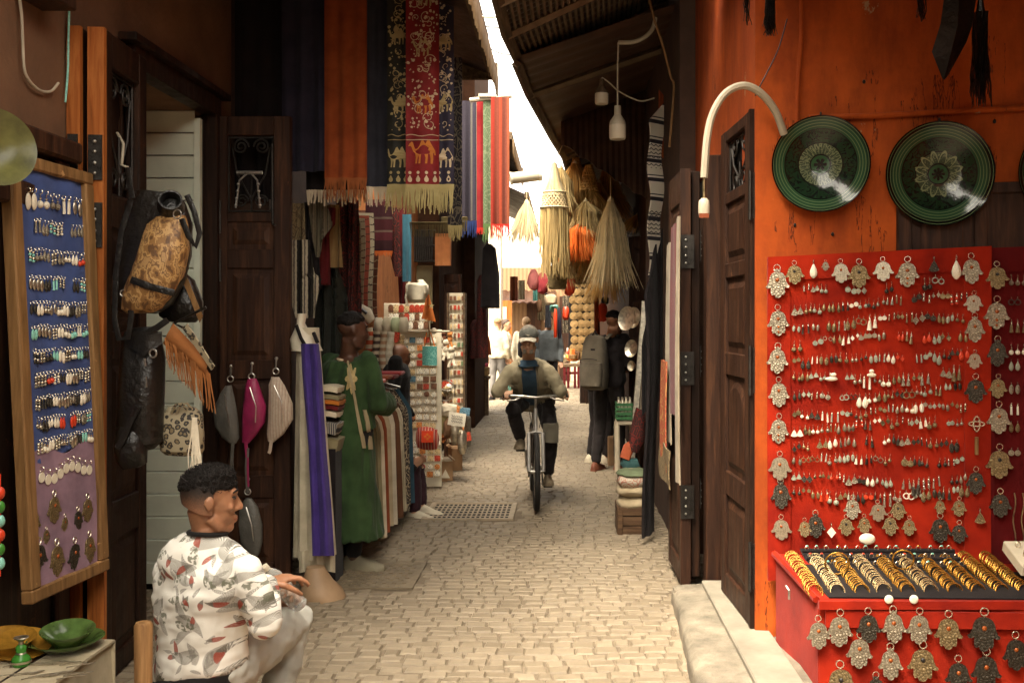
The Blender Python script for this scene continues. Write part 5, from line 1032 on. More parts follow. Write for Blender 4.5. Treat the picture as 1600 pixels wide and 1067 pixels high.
for i, (px, py, lb) in enumerate(((834,438,'pink knitted pouch hanging left of the round basket'),(848,443,'crimson knitted pouch hanging left of the round basket'),(890,446,'red pouch hanging right of the round basket'))):
    b = MB(); pxl(b, [(px,py-16,4,.03),(px,py-8,8,.08),(px,py+3,9,.08),(px,py+12,7,.06),(px,py+16,3,.03)], 11.2); wrk(b, .02, 22, i); b.build('pouch', [M('pink_knit',(.45,.14,.13),.95), M('crimson_knit',(.40,.05,.06),.95), m_redb][i], label=lb, cat='pouch')
# wall of small round baskets
m_coil = M('coiled_straw', (.24,.145,.052), .8, var=.45, vs=14, bs=60, bst=.6)
def mk_coil():
    b = MB(); [b.torus((0,-.012*(4-k)*.6,0), .012+.016*k, .010, (0,1,0), 14, 5) for k in range(5)]; b.ell((0,-.03,0), .014, None, 8, 5); return b.build('coiled_basket', m_coil, label='x', cat='basket', loc=(0,0,0))
CK = Kind(mk_coil); BY = 20.0
vboard('dark board behind the rows of coiled baskets', 888, 932, 436, 560, BY+.12, m_blackc, 'basket_board')
for r_ in range(10):
    for c_ in range(4):
        px, py = 896+9.8*c_+mr.uniform(-1,1)+(1.5 if r_ % 2 else 0), 444+12.4*r_; CK.put(P(px, py, BY), mr.uniform(-.2,.2), 'small round coiled basket in the %s row of the basket wall' % ORD[r_], 'coiled baskets, %s row' % ORD[r_], (.95,.45,.95), (mr.uniform(-.2,.2), 0), 'basket')
# other hanging bits around
for i, (px, py, w, h, mm, lb) in enumerate(((942,488,7,14,m_redb,'bright red bag hanging beside the basket wall'),(945,470,6,6,m_blackb,'black cap hanging above the bright red bag'),(933,500,4,50,m_rustc,'rust red scarf hanging left of the bright red bag'),(938,420,5,40,fabric('red_ribbon',(.35,.05,.03)),'red and cream ribbons hanging under the shaggy shade'),(868,505,3,22,m_redb,'thin red scarf hanging beside the grey jacketed man'),(874,505,3,24,m_navs,'thin dark blue scarf hanging beside the red one'),(860,468,10,8,M('feather',(.55,.42,.27),.9),'pale feathered ornament hanging below the pouches'),(866,482,7,6,m_turq,'pale turquoise ornament under the feathered one'),(843,478,4,10,m_brown,'small dark framed picture hanging over the walkers'),(884,490,5,10,m_redb,'little red purse hanging left of the basket wall'))):
    Y = 14.0+.15*i if px < 920 else 11.8+.05*i; b = MB(); pxl(b, [(px,py-h,w*.6,.02),(px,py-h*.6,w,.05),(px,py+h*.6,w,.05),(px,py+h,w*.7,.02)], Y); wrk(b, .015, 22, i); b.build('hanging_ware', mm, label=lb, cat='hanging wares')
t = thing('tube_lamp', 'white tube lamp housing under the middle awning', 'lamp', P(823,276,10.2)); b = MB(); a, c = P(800,279,10.2), P(841,274,10.25); b.tube([a, c], .06, 12); b.build('housing', m_plastw, t); b = MB(); d = (c-a).normalized(); b.tube([c, c+d*.03], .064, 12); b.tube([a-d*.02, a], .064, 12); b.build('end_cap', m_boardg, t)
b = MB(); b.tube([P(791,262,10.2), P(796,270,10.2), P(803,272,10.2)], .01, 6); b.build('bracket', m_steel, t)
# goods tables before the basket wall
for i, (px, pyb, pyt, w, lb) in enumerate(((893,606,568,13,'red-legged table of silver wares left of the basket seller corner'),(912,600,566,10,'small dark stool with a white dish near the basket wall'),(880,590,560,9,'far low table of red wares'))):
    Y = GY(pyb); t = thing('wares_table', lb, 'table', G(px,pyb)); b = MB(); b.bx(X(px-w,Y), X(px+w,Y), Y-.3, Y+.3, Zz(pyt+4,Y), Zz(pyt,Y)); b.build('top', m_woodh, t, smooth=False)
    for sx in (-.85,-.4,.4,.85):
        b = MB(); b.bx(X(px+w*sx,Y)-.03, X(px+w*sx,Y)+.03, Y-.28, Y-.2, 0, Zz(pyt+4,Y)); b.build('leg', m_maroon, t, smooth=False)
    b = MB(); b.bx(X(px-w,Y), X(px+w,Y), Y-.22, Y-.2, Zz(pyt+16,Y), Zz(pyt+12,Y)); b.build('rail', m_maroon, t, smooth=False)
gr = random.Random(9)
for i in range(26):
    px = 874+gr.random()*44; py = 552+gr.random()*14; Y = 21.5+gr.random()*2.4; c = P(px, py, Y); mm = gr.choice([m_foil, m_white, m_orf, m_woodg, m_redb, m_foil, m_strawp]); kd = gr.choice(['bowl','cup','ball']); b = MB()
    if kd == 'bowl': b.lathe([(.002,0),(.06,0),(.13,.08),(.135,.085),(.05,.02),(.002,.02)], 16, Matrix.Translation(c) @ Matrix.Rotation(gr.uniform(-.8,.8), 4, 'X'))
    elif kd == 'cup': b.lathe([(.002,0),(.05,0),(.06,.06),(.05,.14),(.04,.14),(.002,.1)], 14, Matrix.Translation(c))
    else: b.ell(c+V((0,0,.06)), (.08,.08,.06))
    nm = {id(m_foil):'silver', id(m_white):'white', id(m_orf):'orange', id(m_woodg):'tan', id(m_redb):'red', id(m_strawp):'straw'}[id(mm)]
    b.build('small_ware', mm, label='little %s %s among the heaped wares near the basket wall' % (nm, kd), cat='wares', group='heaped wares near the basket wall, %s %ss' % (nm, kd))
for i in range(14):
    px = 893+gr.random()*40; py = 560-gr.random()*12; c = P(px, py, 19.6+gr.random()*.3); b = MB(); h = gr.uniform(.08,.16); b.box(c, (gr.uniform(.08,.2),.12,h), rotz(gr.uniform(-.4,.4))); cn, mm = gr.choice([('tan',m_woodg),('orange',m_orf),('brown',m_brown),('straw',m_coil)]); b.build('boxed_ware', mm, label='small %s box stacked at the foot of the basket wall' % cn, cat='box', group='%s boxes at the foot of the basket wall' % cn, bevel=.012)
wall('wares_counter', [(X(906,20),X(940,20),19.6,20.3,0,Zz(563,20))], m_wood, 'dark wooden counter under the basket wall', 'counter')
# ================================================================ right side: rug, doors, leaning goods
def rug_mat():
    t = NT('tribal_rug'); s = t.sep(t.tc('Generated')); x, z = s[0], s[2]; k = t.math('FRACT', t.math('MULTIPLY', z, 9.0)); tri = t.math('ABSOLUTE', t.math('SUBTRACT', t.math('FRACT', t.math('MULTIPLY', x, 4.0)), .5))
    band = t.ramp(k, [(0,(0,0,0)),(.10,(1,1,1)),(.2,(0,0,0)),(.26,(1,1,1)),(.9,(0,0,0))], 'CONSTANT'); dz = t.math('GREATER_THAN', t.math('ABSOLUTE', t.math('SUBTRACT', t.math('FRACT', t.math('MULTIPLY', z, 44.0)), tri)), .14)
    cell = t.math('GREATER_THAN', t.math('FRACT', t.math('MULTIPLY', z, 2.6)), .62); pat = t.math('MAXIMUM', dz, t.math('SUBTRACT', 1.0, cell)); f_ = t.math('MULTIPLY', t.mix(1.0, band, band), pat)
    col = t.mix(f_, (.035,.03,.035), (.74,.66,.54)); t.bump(t.noise(t.tc(), 150, 2), .4, .004); return t.fin(col, .95, 0, .1)
b = MB(); RY = 8.0
b.sheet(lambda u, v: (lambda xo: V((X(1014+xo+25*u-6*v*u, RY), RY+.1*u+.03*math.sin(v*9), Zz(188-30*u*(1-v)+245*v, RY))))(2.5*math.sin(v*16)+ (6 if v < .12 else 0)*(0)), 16, 60, .012); b.build('tribal_rug', rug_mat(), label='long white and black patterned rug hanging beside the bulb lamps', cat='rug')
b = MB(); b.sheet(lambda u, v: V((X(1030+22*u, 8.1), 8.12+.02*math.sin(u*6), Zz(140+100*v+20*u, 8.1))), 8, 10, .01); b.build('orange_cloth', m_rustc, label='small orange cloth folded behind the top of the patterned rug', cat='cloth')
leaf('reddish brown panelled door leaf under the straw brush', (X(982,11.2), 11.2, 0), 0, .26, Zz(370,11.2), .05, [(.3,.9,'p'),(1.0,1.35,'p'),(1.45,1.75,'p'),(1.85,2.08,'p'),(2.15,2.45,'p')], m_wood2, stile=.05)
# folded doors along the right wall
Z1 = 2.55
leaf('dark panelled door leaf standing folded along the right wall', (.80, 6.02, .1), math.radians(93), .72, Z1-.1, .055, [(.12,.75,'p'),(.9,1.5,'p'),(1.65,2.3,'p')], m_wood, stile=.09, hinge=[(.03,.5),(.03,1.3),(.03,2.0)])
Ld = leaf('reddish brown door leaf with iron hinges beside the stone step', (.735, 5.98, .06), math.radians(91), .62, Z1-.05, .055, [(.12,.75,'p'),(.9,1.5,'p'),(1.65,2.3,'p')], m_wood2, stile=.09)
b = MB(); b.bx(-.001,.02,-.03,.03,0,Z1-.05); b.build('edge_strip', m_wood2, Ld, smooth=False)
for z in (.5,1.3,2.0):
    b = MB(); b.bx(-.010,-.003,-.05,.03,z-.1,z+.1); [b.ell((-.011,.0,z+q), .007, None, 8, 5, 1) for q in (-.07,-.025,.025,.07)]; b.build('hinge', [m_iron, m_steel], Ld)
wall('door_jamb', [(.84,.95,5.85,5.97,0,2.62), (.92,1.0,5.78,5.84,.15,2.62)], m_wood2, 'brown door jamb behind the stone step', 'door jamb', .006)
b = MB(); b.bx(.955,.985,5.60,5.63,1.02,2.05); b.build('glass_reflection', M('painted_reflection', (.66,.64,.56), .2, var=.05), label='tall glass edge with a pale painted reflection in the doorway by the step', cat='glass panel', smooth=False)  # pale colour stands in for a light reflection on the glass
Lc = leaf('dark carved door leaf with arched panels beside the orange wall', (.94, 4.87, .155), math.radians(93), .66, 2.52, .06, [(.12,.55,'p'),(.68,1.2,'a'),(1.32,1.72,'p'),(1.80,2.12,'p'),(2.18,2.46,'g')], m_wood2, stile=.10)
b = MB(); b.bx(-.03,-.001,-.055,.035,0,2.52); b.build('edge_strip', m_wood, Lc, smooth=False)
for z in (.3,1.25,2.1):
    b = MB(); b.bx(-.038,-.031,-.045,.03,z-.11,z+.11); [b.ell((-.04,-.01,z+q), .008, None, 8, 5, 1) for q in (-.08,-.03,.03,.08)]; b.tube([(-.04,.035,z-.12),(-.04,.035,z+.12)], .010, 8); b.build('hinge', [m_iron, m_steel], Lc)
wall('outer_jamb', [(.975,1.0,4.83,4.88,0,2.75)], m_wood, 'dark timber post at the corner of the orange wall', 'post', .006)
m_dbeige = fabric('dim_beige_cloth', (.24,.19,.125), (.33,.27,.19))
# cloths hung on the folded doors
for i, (px0, px1, pyt, pyb, Y, mm, lb) in enumerate(((1047,1054,380,692,6.35,m_dbeige,'long white cloth strip on the folded door'),(1054,1063,360,640,6.4,m_maroon,'long dark red cloth strip between white ones'),(1063,1068,352,735,6.25,m_dbeige,'second white cloth strip nearest the door hinges'),(1038,1047,560,720,6.9,paisley('kilim_print',(.30,.05,.03),(.42,.22,.08)),'narrow patterned red runner hanging behind the white strips'),(1036,1052,690,745,6.6,m_beigep,'folded beige printed cloth at the foot of the strips'))):
    xr = .70-.006*i; b = MB()
    ya, yb = (xr*F/(px1-VX), xr*F/(px0-VX)); b.sheet(lambda u, v: V((xr-.02-.008*math.sin(u*6+v*3), ya+(yb-ya)*u, EYE-(pyt-VY)*Y/F-((pyb-pyt)*Y/F)*v)), 6, 16, .008); b.build('cloth_strip', mm, label=lb, cat='cloth')
b = MB(); b.sheet(lambda u, v: V((.60+.10*u+.02*math.sin(v*5), 7.25+.25*u+.03*math.sin(u*9), Zz(380,7.4)-(Zz(380,7.4)-.06)*v-.10*(1-u)*(1-v)*4)), 12, 20, .02); b.build('black_cloth', m_blackc, label='tall black cloth hanging at the right before the leaning mirrors', cat='cloth')
b = MB(); b.sheet(lambda u, v: V((.60+.16*u, 7.55+.1*u+.03*math.sin(u*12), 2.35-.9*(1-u)-1.3*v*(.4+.6*u))), 12, 12, .012); b.build('dark_awning_cloth', m_blackc, label='slanting dark cloth behind the patterned rug', cat='cloth')
# leaning boards, mirrors, plates
LY = 8.9
for i, (q, mm, lb) in enumerate(((((1003,470),(1012,470),(992,720),(983,718)), m_foil, 'long narrow leaning mirror strip beside the backpack man'),(((1011,455),(1016,456),(1000,700),(996,700)), m_white, 'thin white leaning frame beside the mirror strip'))):
    b = MB(); p = [P(x, y, LY-.15*(y > 600)+.05*i) for x, y in q]; n_ = V((0,1,0)); b.add([a for a in p]+[a+n_*.03 for a in p], [(0,1,2,3),(7,6,5,4),(0,4,5,1),(1,5,6,2),(2,6,7,3),(3,7,4,0)]); b.build('leaning_frame', mm, label=lb, cat='frame', smooth=False, bevel=.004)
for i, (px, py, r, lb) in enumerate(((983,498,.115,'large embossed metal plate hanging beside the backpack man'),(993,497,.10,'second metal plate half behind the large one'),(990,545,.085,'middle metal plate below the large one'),(990,572,.05,'smallest metal plate at the bottom of the row'))):
    dish('metal_plate', lb, 'plate', P(px,py,9.4+.08*i), (-.75,-.6,.12), [(.002,.01),(r*.45,.01),(r*.62,.0),(r*.9,.02),(r,.03),(r,.036),(r*.6,.008),(.002,.016)], m_foil, 32)
for i, (px, py, w, h, mm, lb) in enumerate(((1018,500,7,16,m_white,'white fringed ornament on the right goods rack'),(1019,545,8,14,m_woodg,'tan card box on the right goods rack'),(1022,547,3.4,5,m_redb,'small red heart ornament on the tan card box'),(1018,572,7,10,M('pale_blue',(.42,.5,.5),.6),'pale blue box on the right goods rack'),(1012,600,6,14,m_foil,'silver trinket below the pale blue box'),(1014,620,6,10,M('grey_green',(.3,.33,.28),.6),'grey green box low on the right goods rack'))):
    b = MB(); c = P(px, py, 8.3-.01*i); b.box(c, (2*w*8.3/F, .05, 2*h*8.3/F)) if 'box' in lb and 'heart' not in lb else pxl(b, [(px,py-h,w*.5,.02),(px,py-h*.3,w,.03),(px,py+h*.4,w*.8,.03),(px,py+h,w*.2,.01)], 8.3-.04*(i == 2)*2); b.build('rack_ware', mm, label=lb, cat='wares', bevel=.005 if 'box' in lb and 'heart' not in lb else 0)
b = MB(); [b.strand(P(1012+R.random()*14, 486+R.random()*8, 8.25), (R.uniform(-.3,.4),0,-1), .1, .005) for _ in range(30)]; b.build('raffia_fringe', m_strawp, label='pale raffia fringe at the top of the goods rack', cat='fringe')
# crate, sacks, textiles, stool
t = thing('wooden_crate', 'old wooden crate under the sacks at the right', 'crate', G(985,836)); m_cr = wood('crate_wood', (.09,.05,.026), (.17,.10,.055), .8, axis=0); CYy = GY(836); x0, x1 = X(966,CYy), X(1010,CYy); zt = Zz(796,CYy)
b = MB(); b.bx(x0+.02, x1-.02, CYy+.02, CYy+.34, .02, zt-.02); b.build('inside', m_dark, t, smooth=False); b = MB()
for z in (0,.073,.146): b.bx(x0+.01, x1-.01, CYy-.008, CYy+.012, z+.003, z+.068); b.bx(x0-.008, x0+.012, CYy, CYy+.34, z+.003, z+.068)
b.bx(x0, x1, CYy, CYy+.36, zt-.012, zt); b.build('planks', m_cr, t, smooth=False, bevel=.003)
b = MB(); [b.bx(x-.018, x+.018, CYy-.026, CYy-.009, 0, zt) for x in (x0+.015, x1-.018)]; b.build('corner_post', m_cr, t, smooth=False, bevel=.003)
m_sack = fabric('sack_cloth', (.34,.26,.155), (.46,.37,.24), .25)
for i, (py, h, mm, lb) in enumerate(((784,12,m_sack,'plump beige sack lying on the wooden crate'),(764,10,m_sack,'second beige sack under the printed one'),(748,13,paisley('printed_sack',(.48,.42,.33),(.40,.16,.11)),'white sack with a red print on top of the pile'),(738,5,M('green_sack',(.12,.15,.08),.85),'flat grey green bundle on top of the sacks'))):
    Y = CYy+.15; b = MB(); s_ = Y/F; c = P(988,py,Y); b.ell(c, (25*s_,.17,h*s_*1.15), None, 20, 12); b.v = [V((c.x+math.copysign(abs((p.x-c.x)/(25*s_))**.7, p.x-c.x)*25*s_, p.y, p.z)) for p in b.v]; wrk(b, .014, 14, i); b.build('sack', mm, label=lb, cat='sack', group='sacks piled on the wooden crate')
for i, (pts, w, mm, lb) in enumerate((([(1001,640),(996,680),(990,705)],12,m_darkpat,'dark red patterned cloth slung over the sacks'),([(992,690),(982,700),(975,715)],10,M('orange_red',(.45,.1,.04),.9),'orange red scarf bundled on the sacks'),([(972,720),(980,726),(996,722)],10,M('teal_knit',(.04,.10,.10),.95),'dark teal knitted bundle on the sacks'))):
    b = MB(); b.tube([P(x, y, 8.0) for x, y in pts], [w*.6*8/F, w*8/F, w*.8*8/F], 14); wrk(b, .022, 16, i); b.build('cloth_bundle', mm, label=lb, cat='cloth bundle')
t = thing('plastic_stool', 'cream plastic stool under the green crate', 'stool', G(975,745)); Y = GY(745)+.1; b = MB(); b.bx(X(962,Y), X(992,Y), Y-.15, Y+.15, Zz(662,Y), Zz(655,Y)); b.build('seat', m_plastw, t, smooth=False, bevel=.01)
for px in (964, 988):
    for dy in (-.13, .13): b = MB(); b.tube([V((X(px,Y), Y+dy, Zz(660,Y))), V((X(px+(1 if px < 970 else -1),Y), Y+dy*1.2, 0))], .022, 8); b.build('leg', m_plastw, t)
t = thing('green_crate', 'green plastic crate of bottles on the cream stool', 'crate', P(976,655,Y)); m_grp = M('green_plastic', (.035,.12,.045), .45); b = MB(); x0, x1, z0, z1 = X(962,Y), X(991,Y), Zz(654,Y), Zz(628,Y)
for z in (z0+.005, z0+.05, z0+.10, z1-.03): b.bx(x0, x1, Y-.16, Y-.148, z, z+.03); b.bx(x0, x0+.012, Y-.148, Y+.15, z, z+.03)
[b.bx(x0+(x1-x0)*k/5-.005, x0+(x1-x0)*k/5+.005, Y-.158, Y-.15, z0, z1) for k in range(6)]; b.bx(x0, x1, Y-.15, Y+.15, z0, z0+.01); b.build('basket', m_grp, t, smooth=False)
for i in range(8): b = MB(); b.lathe([(.002,0),(.024,0),(.024,.10),(.01,.13),(.01,.16),(.002,.16)], 12, Matrix.Translation((x0+.03+.04*(i % 4), Y-.08+.09*(i//4), z0+.07))); b.build('bottle', m_foil, label='clear bottle standing in the green plastic crate', cat='bottle', group='bottles in the green crate')
b = MB(); b.bx(X(950,11.3), X(975,11.3), 11.2, 11.5, 0, .32); b.build('low_box', m_card, label='brown box behind the legs of the backpack man', cat='box', smooth=False, bevel=.01)
# ================================================================ lamps and conduits on the right
m_bulb = M('frosted_bulb', (.62,.54,.40), .3, var=.05, bst=.02)
def bulb(label, px, pyt, pyb, hw, Y, long):
    t = thing('bulb_lamp', label, 'lamp', P(px, pyb, Y)); s_ = Y/F; h = (pyb-pyt)*s_; b = MB(); M_ = Matrix.Translation(P(px,pyb,Y)); r = hw*s_
    b.lathe([(.002,0),(r*.9,0),(r,.012),(r*1.0,h*.40),(r*.98,h*.42)], 24, M_); b.build('globe', m_bulb, t); b = MB(); b.lathe([(r,h*.42),(r*1.02,h*.44),(r*.9,h*.55),(r*.5,h*.7),(r*.42,h*.72),(r*.40,h),(.002,h)], 24, M_); b.build('socket', m_plastw if long else m_woodh, t)
bulb('larger white bulb lamp hanging lower on its cord', 965, 166, 218, 13, 7.4, True); bulb('smaller white bulb lamp left of the larger one', 940, 124, 163, 10.5, 7.7, False)
cable('lamp_conduit', 'pale bent conduit above the bulb lamps', [P(1024,28,7.4), P(1020,45,7.4), P(1008,58,7.4), P(990,66,7.4), P(966,67,7.4)], .016, m_plastw)
cable('lamp_cable', 'thin cord from the bent conduit to the larger bulb', [P(966,67,7.4), P(965,110,7.4), P(965,170,7.4)], .006, m_plastw)
cable('drop_cable', 'sagging cable from the smaller bulb to the rug', [P(940,122,7.7), P(950,128,7.7), P(970,145,7.7), P(1000,158,7.75), P(1022,154,7.8)], .006, m_plastw)
cable('wall_cable', 'brown cable running down beside the orange wall', [P(1010,-20,7.2), P(1022,30,7.2), P(1035,70,7.2), P(1048,120,7.2), P(1053,140,7.2), P(1046,230,7.2)], .009, m_woodg)
cable('bent_pipe', 'thick white pipe arching out over the carved door leaf', [P(1225,210,4.7), P(1212,175,4.66), P(1190,147,4.62), P(1163,134,4.6), P(1135,145,4.6), P(1115,175,4.6), P(1105,215,4.6), P(1100,278,4.6)], .018, m_plastw, 'pipe')
t = thing('pull_switch', 'small cream switch hanging from the white pipe', 'switch', P(1100,338,4.6)); b = MB(); b.tube([P(1100,278,4.6), P(1100,312,4.6)], .006, 6); b.build('cord', m_brass, t); b = MB(); pxl(b, [(1100,310,4,.01),(1100,314,8,.02),(1100,322,9,.022),(1100,332,9,.022),(1100,337,8,.02)], 4.6); b.build('body', m_plastw, t); b = MB(); b.box(P(1100,337,4.577), (.045,.008,.02)); b.build('red_end', m_rustr, t)
def wp(px, py, o=.02): return PW(px, py, o)
cable('vertical_pipe', 'painted pipe running up the orange wall left of the plates', [wp(1252,-15), wp(1252,60), wp(1249,100), wp(1246,150), wp(1245,200)], .012, m_orange, 'pipe'); cable('horizontal_pipe', 'painted pipe running across the orange wall above the plates', [wp(1262,184), wp(1350,182), wp(1450,177), wp(1620,168)], .014, m_orange, 'pipe')
cable('thin_wires', 'thin black wires crossing the orange wall corner', [wp(1230,30,.05), wp(1215,80,.05), wp(1190,130,.05), wp(1180,150,.1)], .003, m_blackb); cable('overhead_cable', 'pale cable slung across the sky gap', [P(718,0,6.4), P(728,18,6.4), P(745,25,6.4), P(770,27,6.4), P(788,22,6.4), P(794,5,6.4), P(793,-20,6.4)], .008, m_boardg)
wall('wall_bracket', [(X(1088,7.3),X(1096,7.3),6.95,7.0,Zz(150,7),Zz(70,7))], m_boardg, 'pale metal box high on the dark side wall', 'box')
for px, py in ((1242,352),(1554,190),(1301,366),(1350,128)):
    b = MB(); q = PW(px, py, .004); b.ell(q, (.008,.008,.010), None, 8, 6); b.build('nail', m_iron, label='rusty nail in the orange wall %s' % {1242:'below the left plate',1554:'above the right plate',1301:'just above the red board',1350:'high above the pipe'}[px], cat='nail')
for i, (px, py, h) in enumerate(((782,36,.55),(786,60,-.3))):
    b = MB(); a_, c_ = P(742,py,7.5), P(830,py+18*(1 if i else -1),8.2); b.tube([a_.lerp(c_, k/10)+V((0,0,-.08*math.sin(PI*k/10))) for k in range(11)], .005, 5); b.build('sky_wire', m_blackb, label='thin dark wire crossing the sky gap, %s of two' % ('upper' if i == 0 else 'lower'), cat='wire')
for i, (px, pyt, pyb, w, mm, lb) in enumerate(((846,452,500,6,m_beigep,'beige printed cloth hanging over the far walkers'),(856,458,512,5,m_slate,'slate cloth hanging beside the beige printed one'),(884,462,520,5,m_flor,'black and cream patterned scarf left of the basket wall'),(803,432,470,6,m_rustr,'rust cloth hanging under the far awning'),(815,438,468,5,m_tanr,'beige cloth hanging under the far awning'),(838,446,470,5,m_teal2,'turquoise cloth hanging under the far awning'))):
    dpx(lb, px-w, px+w, 16.5+.3*i, pyt, pyb, mm, amp=.03, wv=2, seed=i, nu=16, nv=8, name='hanging_cloth', cat='cloth')
# wooden shutter in the orange wall
t = thing('wall_shutter', 'dark wooden shutter set in the orange wall behind the right plate', 'shutter', PW(1500,420)); b = MB()
x0s, x1s = PW(1400,300).x, 3.0; zs0, zs1 = .9, PW(1400,290).z-.0; slab(b, x0s, x1s, zs0, zs1, .003, .02); b.build('planks', m_wood2, t, smooth=False); b = MB(); slab(b, x0s, x1s, zs1-.05, zs1, .02, .035); slab(b, x0s, x0s+.06, zs0, zs1-.05, .02, .032); slab(b, x0s+.33, x0s+.39, zs0, zs1-.05, .02, .03); slab(b, x0s+.1, x0s+.28, zs0, zs1-.16, .02, .028); b.build('battens', m_wood2, t, smooth=False, bevel=.004)
# green plates
def plate_mat(name, petals, inner):
    t = NT(name); s = t.sep(t.tc('Object')); x, y = s[0], s[1]; r = t.math('SQRT', t.math('ADD', t.math('MULTIPLY', x, x), t.math('MULTIPLY', y, y))); a = t.math('ARCTAN2', y, x)
    rr_ = t.math('DIVIDE', r, .225); wob = t.noise(t.tc(), 40, 3, .6, 2.5)
    base = t.ramp(rr_, [(0,(.02,.06,.024)),(.19,(.008,.011,.008)),(.22,(.036,.05,.027)),(.44,(.008,.013,.008)),(.47,(.010,.026,.012)),(.72,(.006,.009,.006)),(.745,(.020,.056,.026)),(.93,(.012,.03,.015)),(.96,(.004,.006,.004))], 'CONSTANT')
    pet = t.math('ABSOLUTE', t.math('SINE', t.math('MULTIPLY', a, petals/2))); lace = t.math('LESS_THAN', t.math('ABSOLUTE', t.math('SUBTRACT', t.math('MULTIPLY', t.math('SUBTRACT', rr_, .24), 4.5), pet)), .12)
    lace2 = t.math('MULTIPLY', t.math('GREATER_THAN', wob, .56), t.math('MULTIPLY', t.math('GREATER_THAN', rr_, .22), t.math('LESS_THAN', rr_, .44)))
    col = t.mix(t.math('MULTIPLY', lace, t.math('MULTIPLY', t.math('GREATER_THAN', rr_, .22), t.math('LESS_THAN', rr_, inner))), base, (.17,.19,.10)); col = t.mix(lace2, col, (.14,.16,.085))
    leafm = t.math('MULTIPLY', t.math('GREATER_THAN', t.noise(t.tc(), 22, 2, .5, 3.0), .54), t.math('MULTIPLY', t.math('GREATER_THAN', rr_, .47), t.math('LESS_THAN', rr_, .72))); col = t.mix(leafm, col, (.007,.010,.008))
    star = t.math('LESS_THAN', t.math('DIVIDE', rr_, .15), t.math('ADD', .35, t.math('MULTIPLY', t.math('ABSOLUTE', t.math('COSINE', t.math('MULTIPLY', a, 3 if petals > 14 else 4))), .65))); col = t.mix(t.math('MULTIPLY', star, t.math('LESS_THAN', rr_, .13)), col, (.006,.008,.006))
    rim = t.math('MULTIPLY', t.math('LESS_THAN', t.math('ABSOLUTE', t.math('SUBTRACT', t.math('FRACT', t.math('MULTIPLY', rr_, 17.0)), .5)), .10), t.math('GREATER_THAN', rr_, .76)); col = t.mix(rim, col, (.11,.15,.07))
    t.bump(t.noise(t.tc(), 22, 3), .10, .01); return t.fin(col, .12, 0, .5)
def wall_plate(label, px, py, r, petals, inner, tilt, mat=None):
    c = PW(px, py, .05); k = r/.225; t = thing('glazed_plate', label, 'plate', c, 'green glazed plates on the orange wall'); t.rotation_euler = (PI/2+tilt, 0, -.19); t['_org'] = (0,0,0)
    b = MB(); b.lathe([(.001,-.012),(.05*k,-.012),(.095*k,-.006),(.155*k,.006),(.165*k,.014),(.205*k,.022),(.222*k,.03),(.226*k,.036)], 64); b.lathe([(.226*k,.036),(.228*k,.03),(.17*k,.0),(.10*k,-.018),(.001,-.02)], 64); b.build('dish', mat or plate_mat('plate_glaze', petals, inner), t, loc=(0,0,0)); b = MB(); b.torus((0,.228*k,.0), .015, .004, (1,0,0), 14, 6); b.build('hanger', m_iron, t, loc=(0,0,0))
wall_plate('left green glazed plate with a plain lace ring', 1282, 257, .225, 26, .44, .05); wall_plate('right green glazed plate with a flower rosette', 1467, 272, .238, 12, .60, .06); wall_plate('third green plate cut by the right edge of the view', 1676, 268, .235, 12, .6, .05)
# dark things hanging at the top right
b = MB(); b.loft([[P(x, y, 4.2+dy) for x, y, dy in q] for q in ([(1478,-20,0),(1500,-20,-.03),(1528,-20,0),(1500,-20,.05)],[(1470,40,0),(1497,40,-.05),(1520,40,0),(1497,40,.05)],[(1455,82,0),(1485,80,-.06),(1512,66,0),(1485,80,.05)],[(1472,122,0),(1475,124,-.01),(1480,120,0),(1475,124,.01)])]); wrk(b, .012, 9); b.build('leather_pouch', m_leather, label='black pointed leather pouch hanging at the top right', cat='pouch')
def tassel(label, px, pyt, pyb, w, Y, mat=None, n=90):
    t = thing('leather_tassel', label, 'tassel', P(px, pyb, Y)); b = MB(); L = (pyb-pyt)*Y/F; hw = w*Y/F; [b.strand(P(px,pyt,Y)+V((R.uniform(-.6,.6)*hw, R.uniform(-.6,.6)*hw, 0)), (R.uniform(-.07,.07), R.uniform(-.05,.05), -1), L*R.uniform(.7,1), .0035, 0, 0, 4, .012) for _ in range(n)]; b.build('strands', mat or m_leather, t); b = MB(); b.tube([P(px,pyt-30,Y), P(px,pyt,Y), P(px,pyt+10,Y)], [.006,.02,hw*.5], 8); b.build('cap', m_leather, t)
tassel('long black leather tassel beside the pointed pouch', 1532, 20, 170, 14, 4.2); tassel('short black tassel above the bent white pipe', 1203, -5, 58, 11, 4.4); tassel('thin dark tassel at the top left of the pouch', 1440, -25, 36, 8, 4.3, n=24); tassel('small dark tassel left of the short one', 1166, -30, 40, 3, 4.5, n=12)
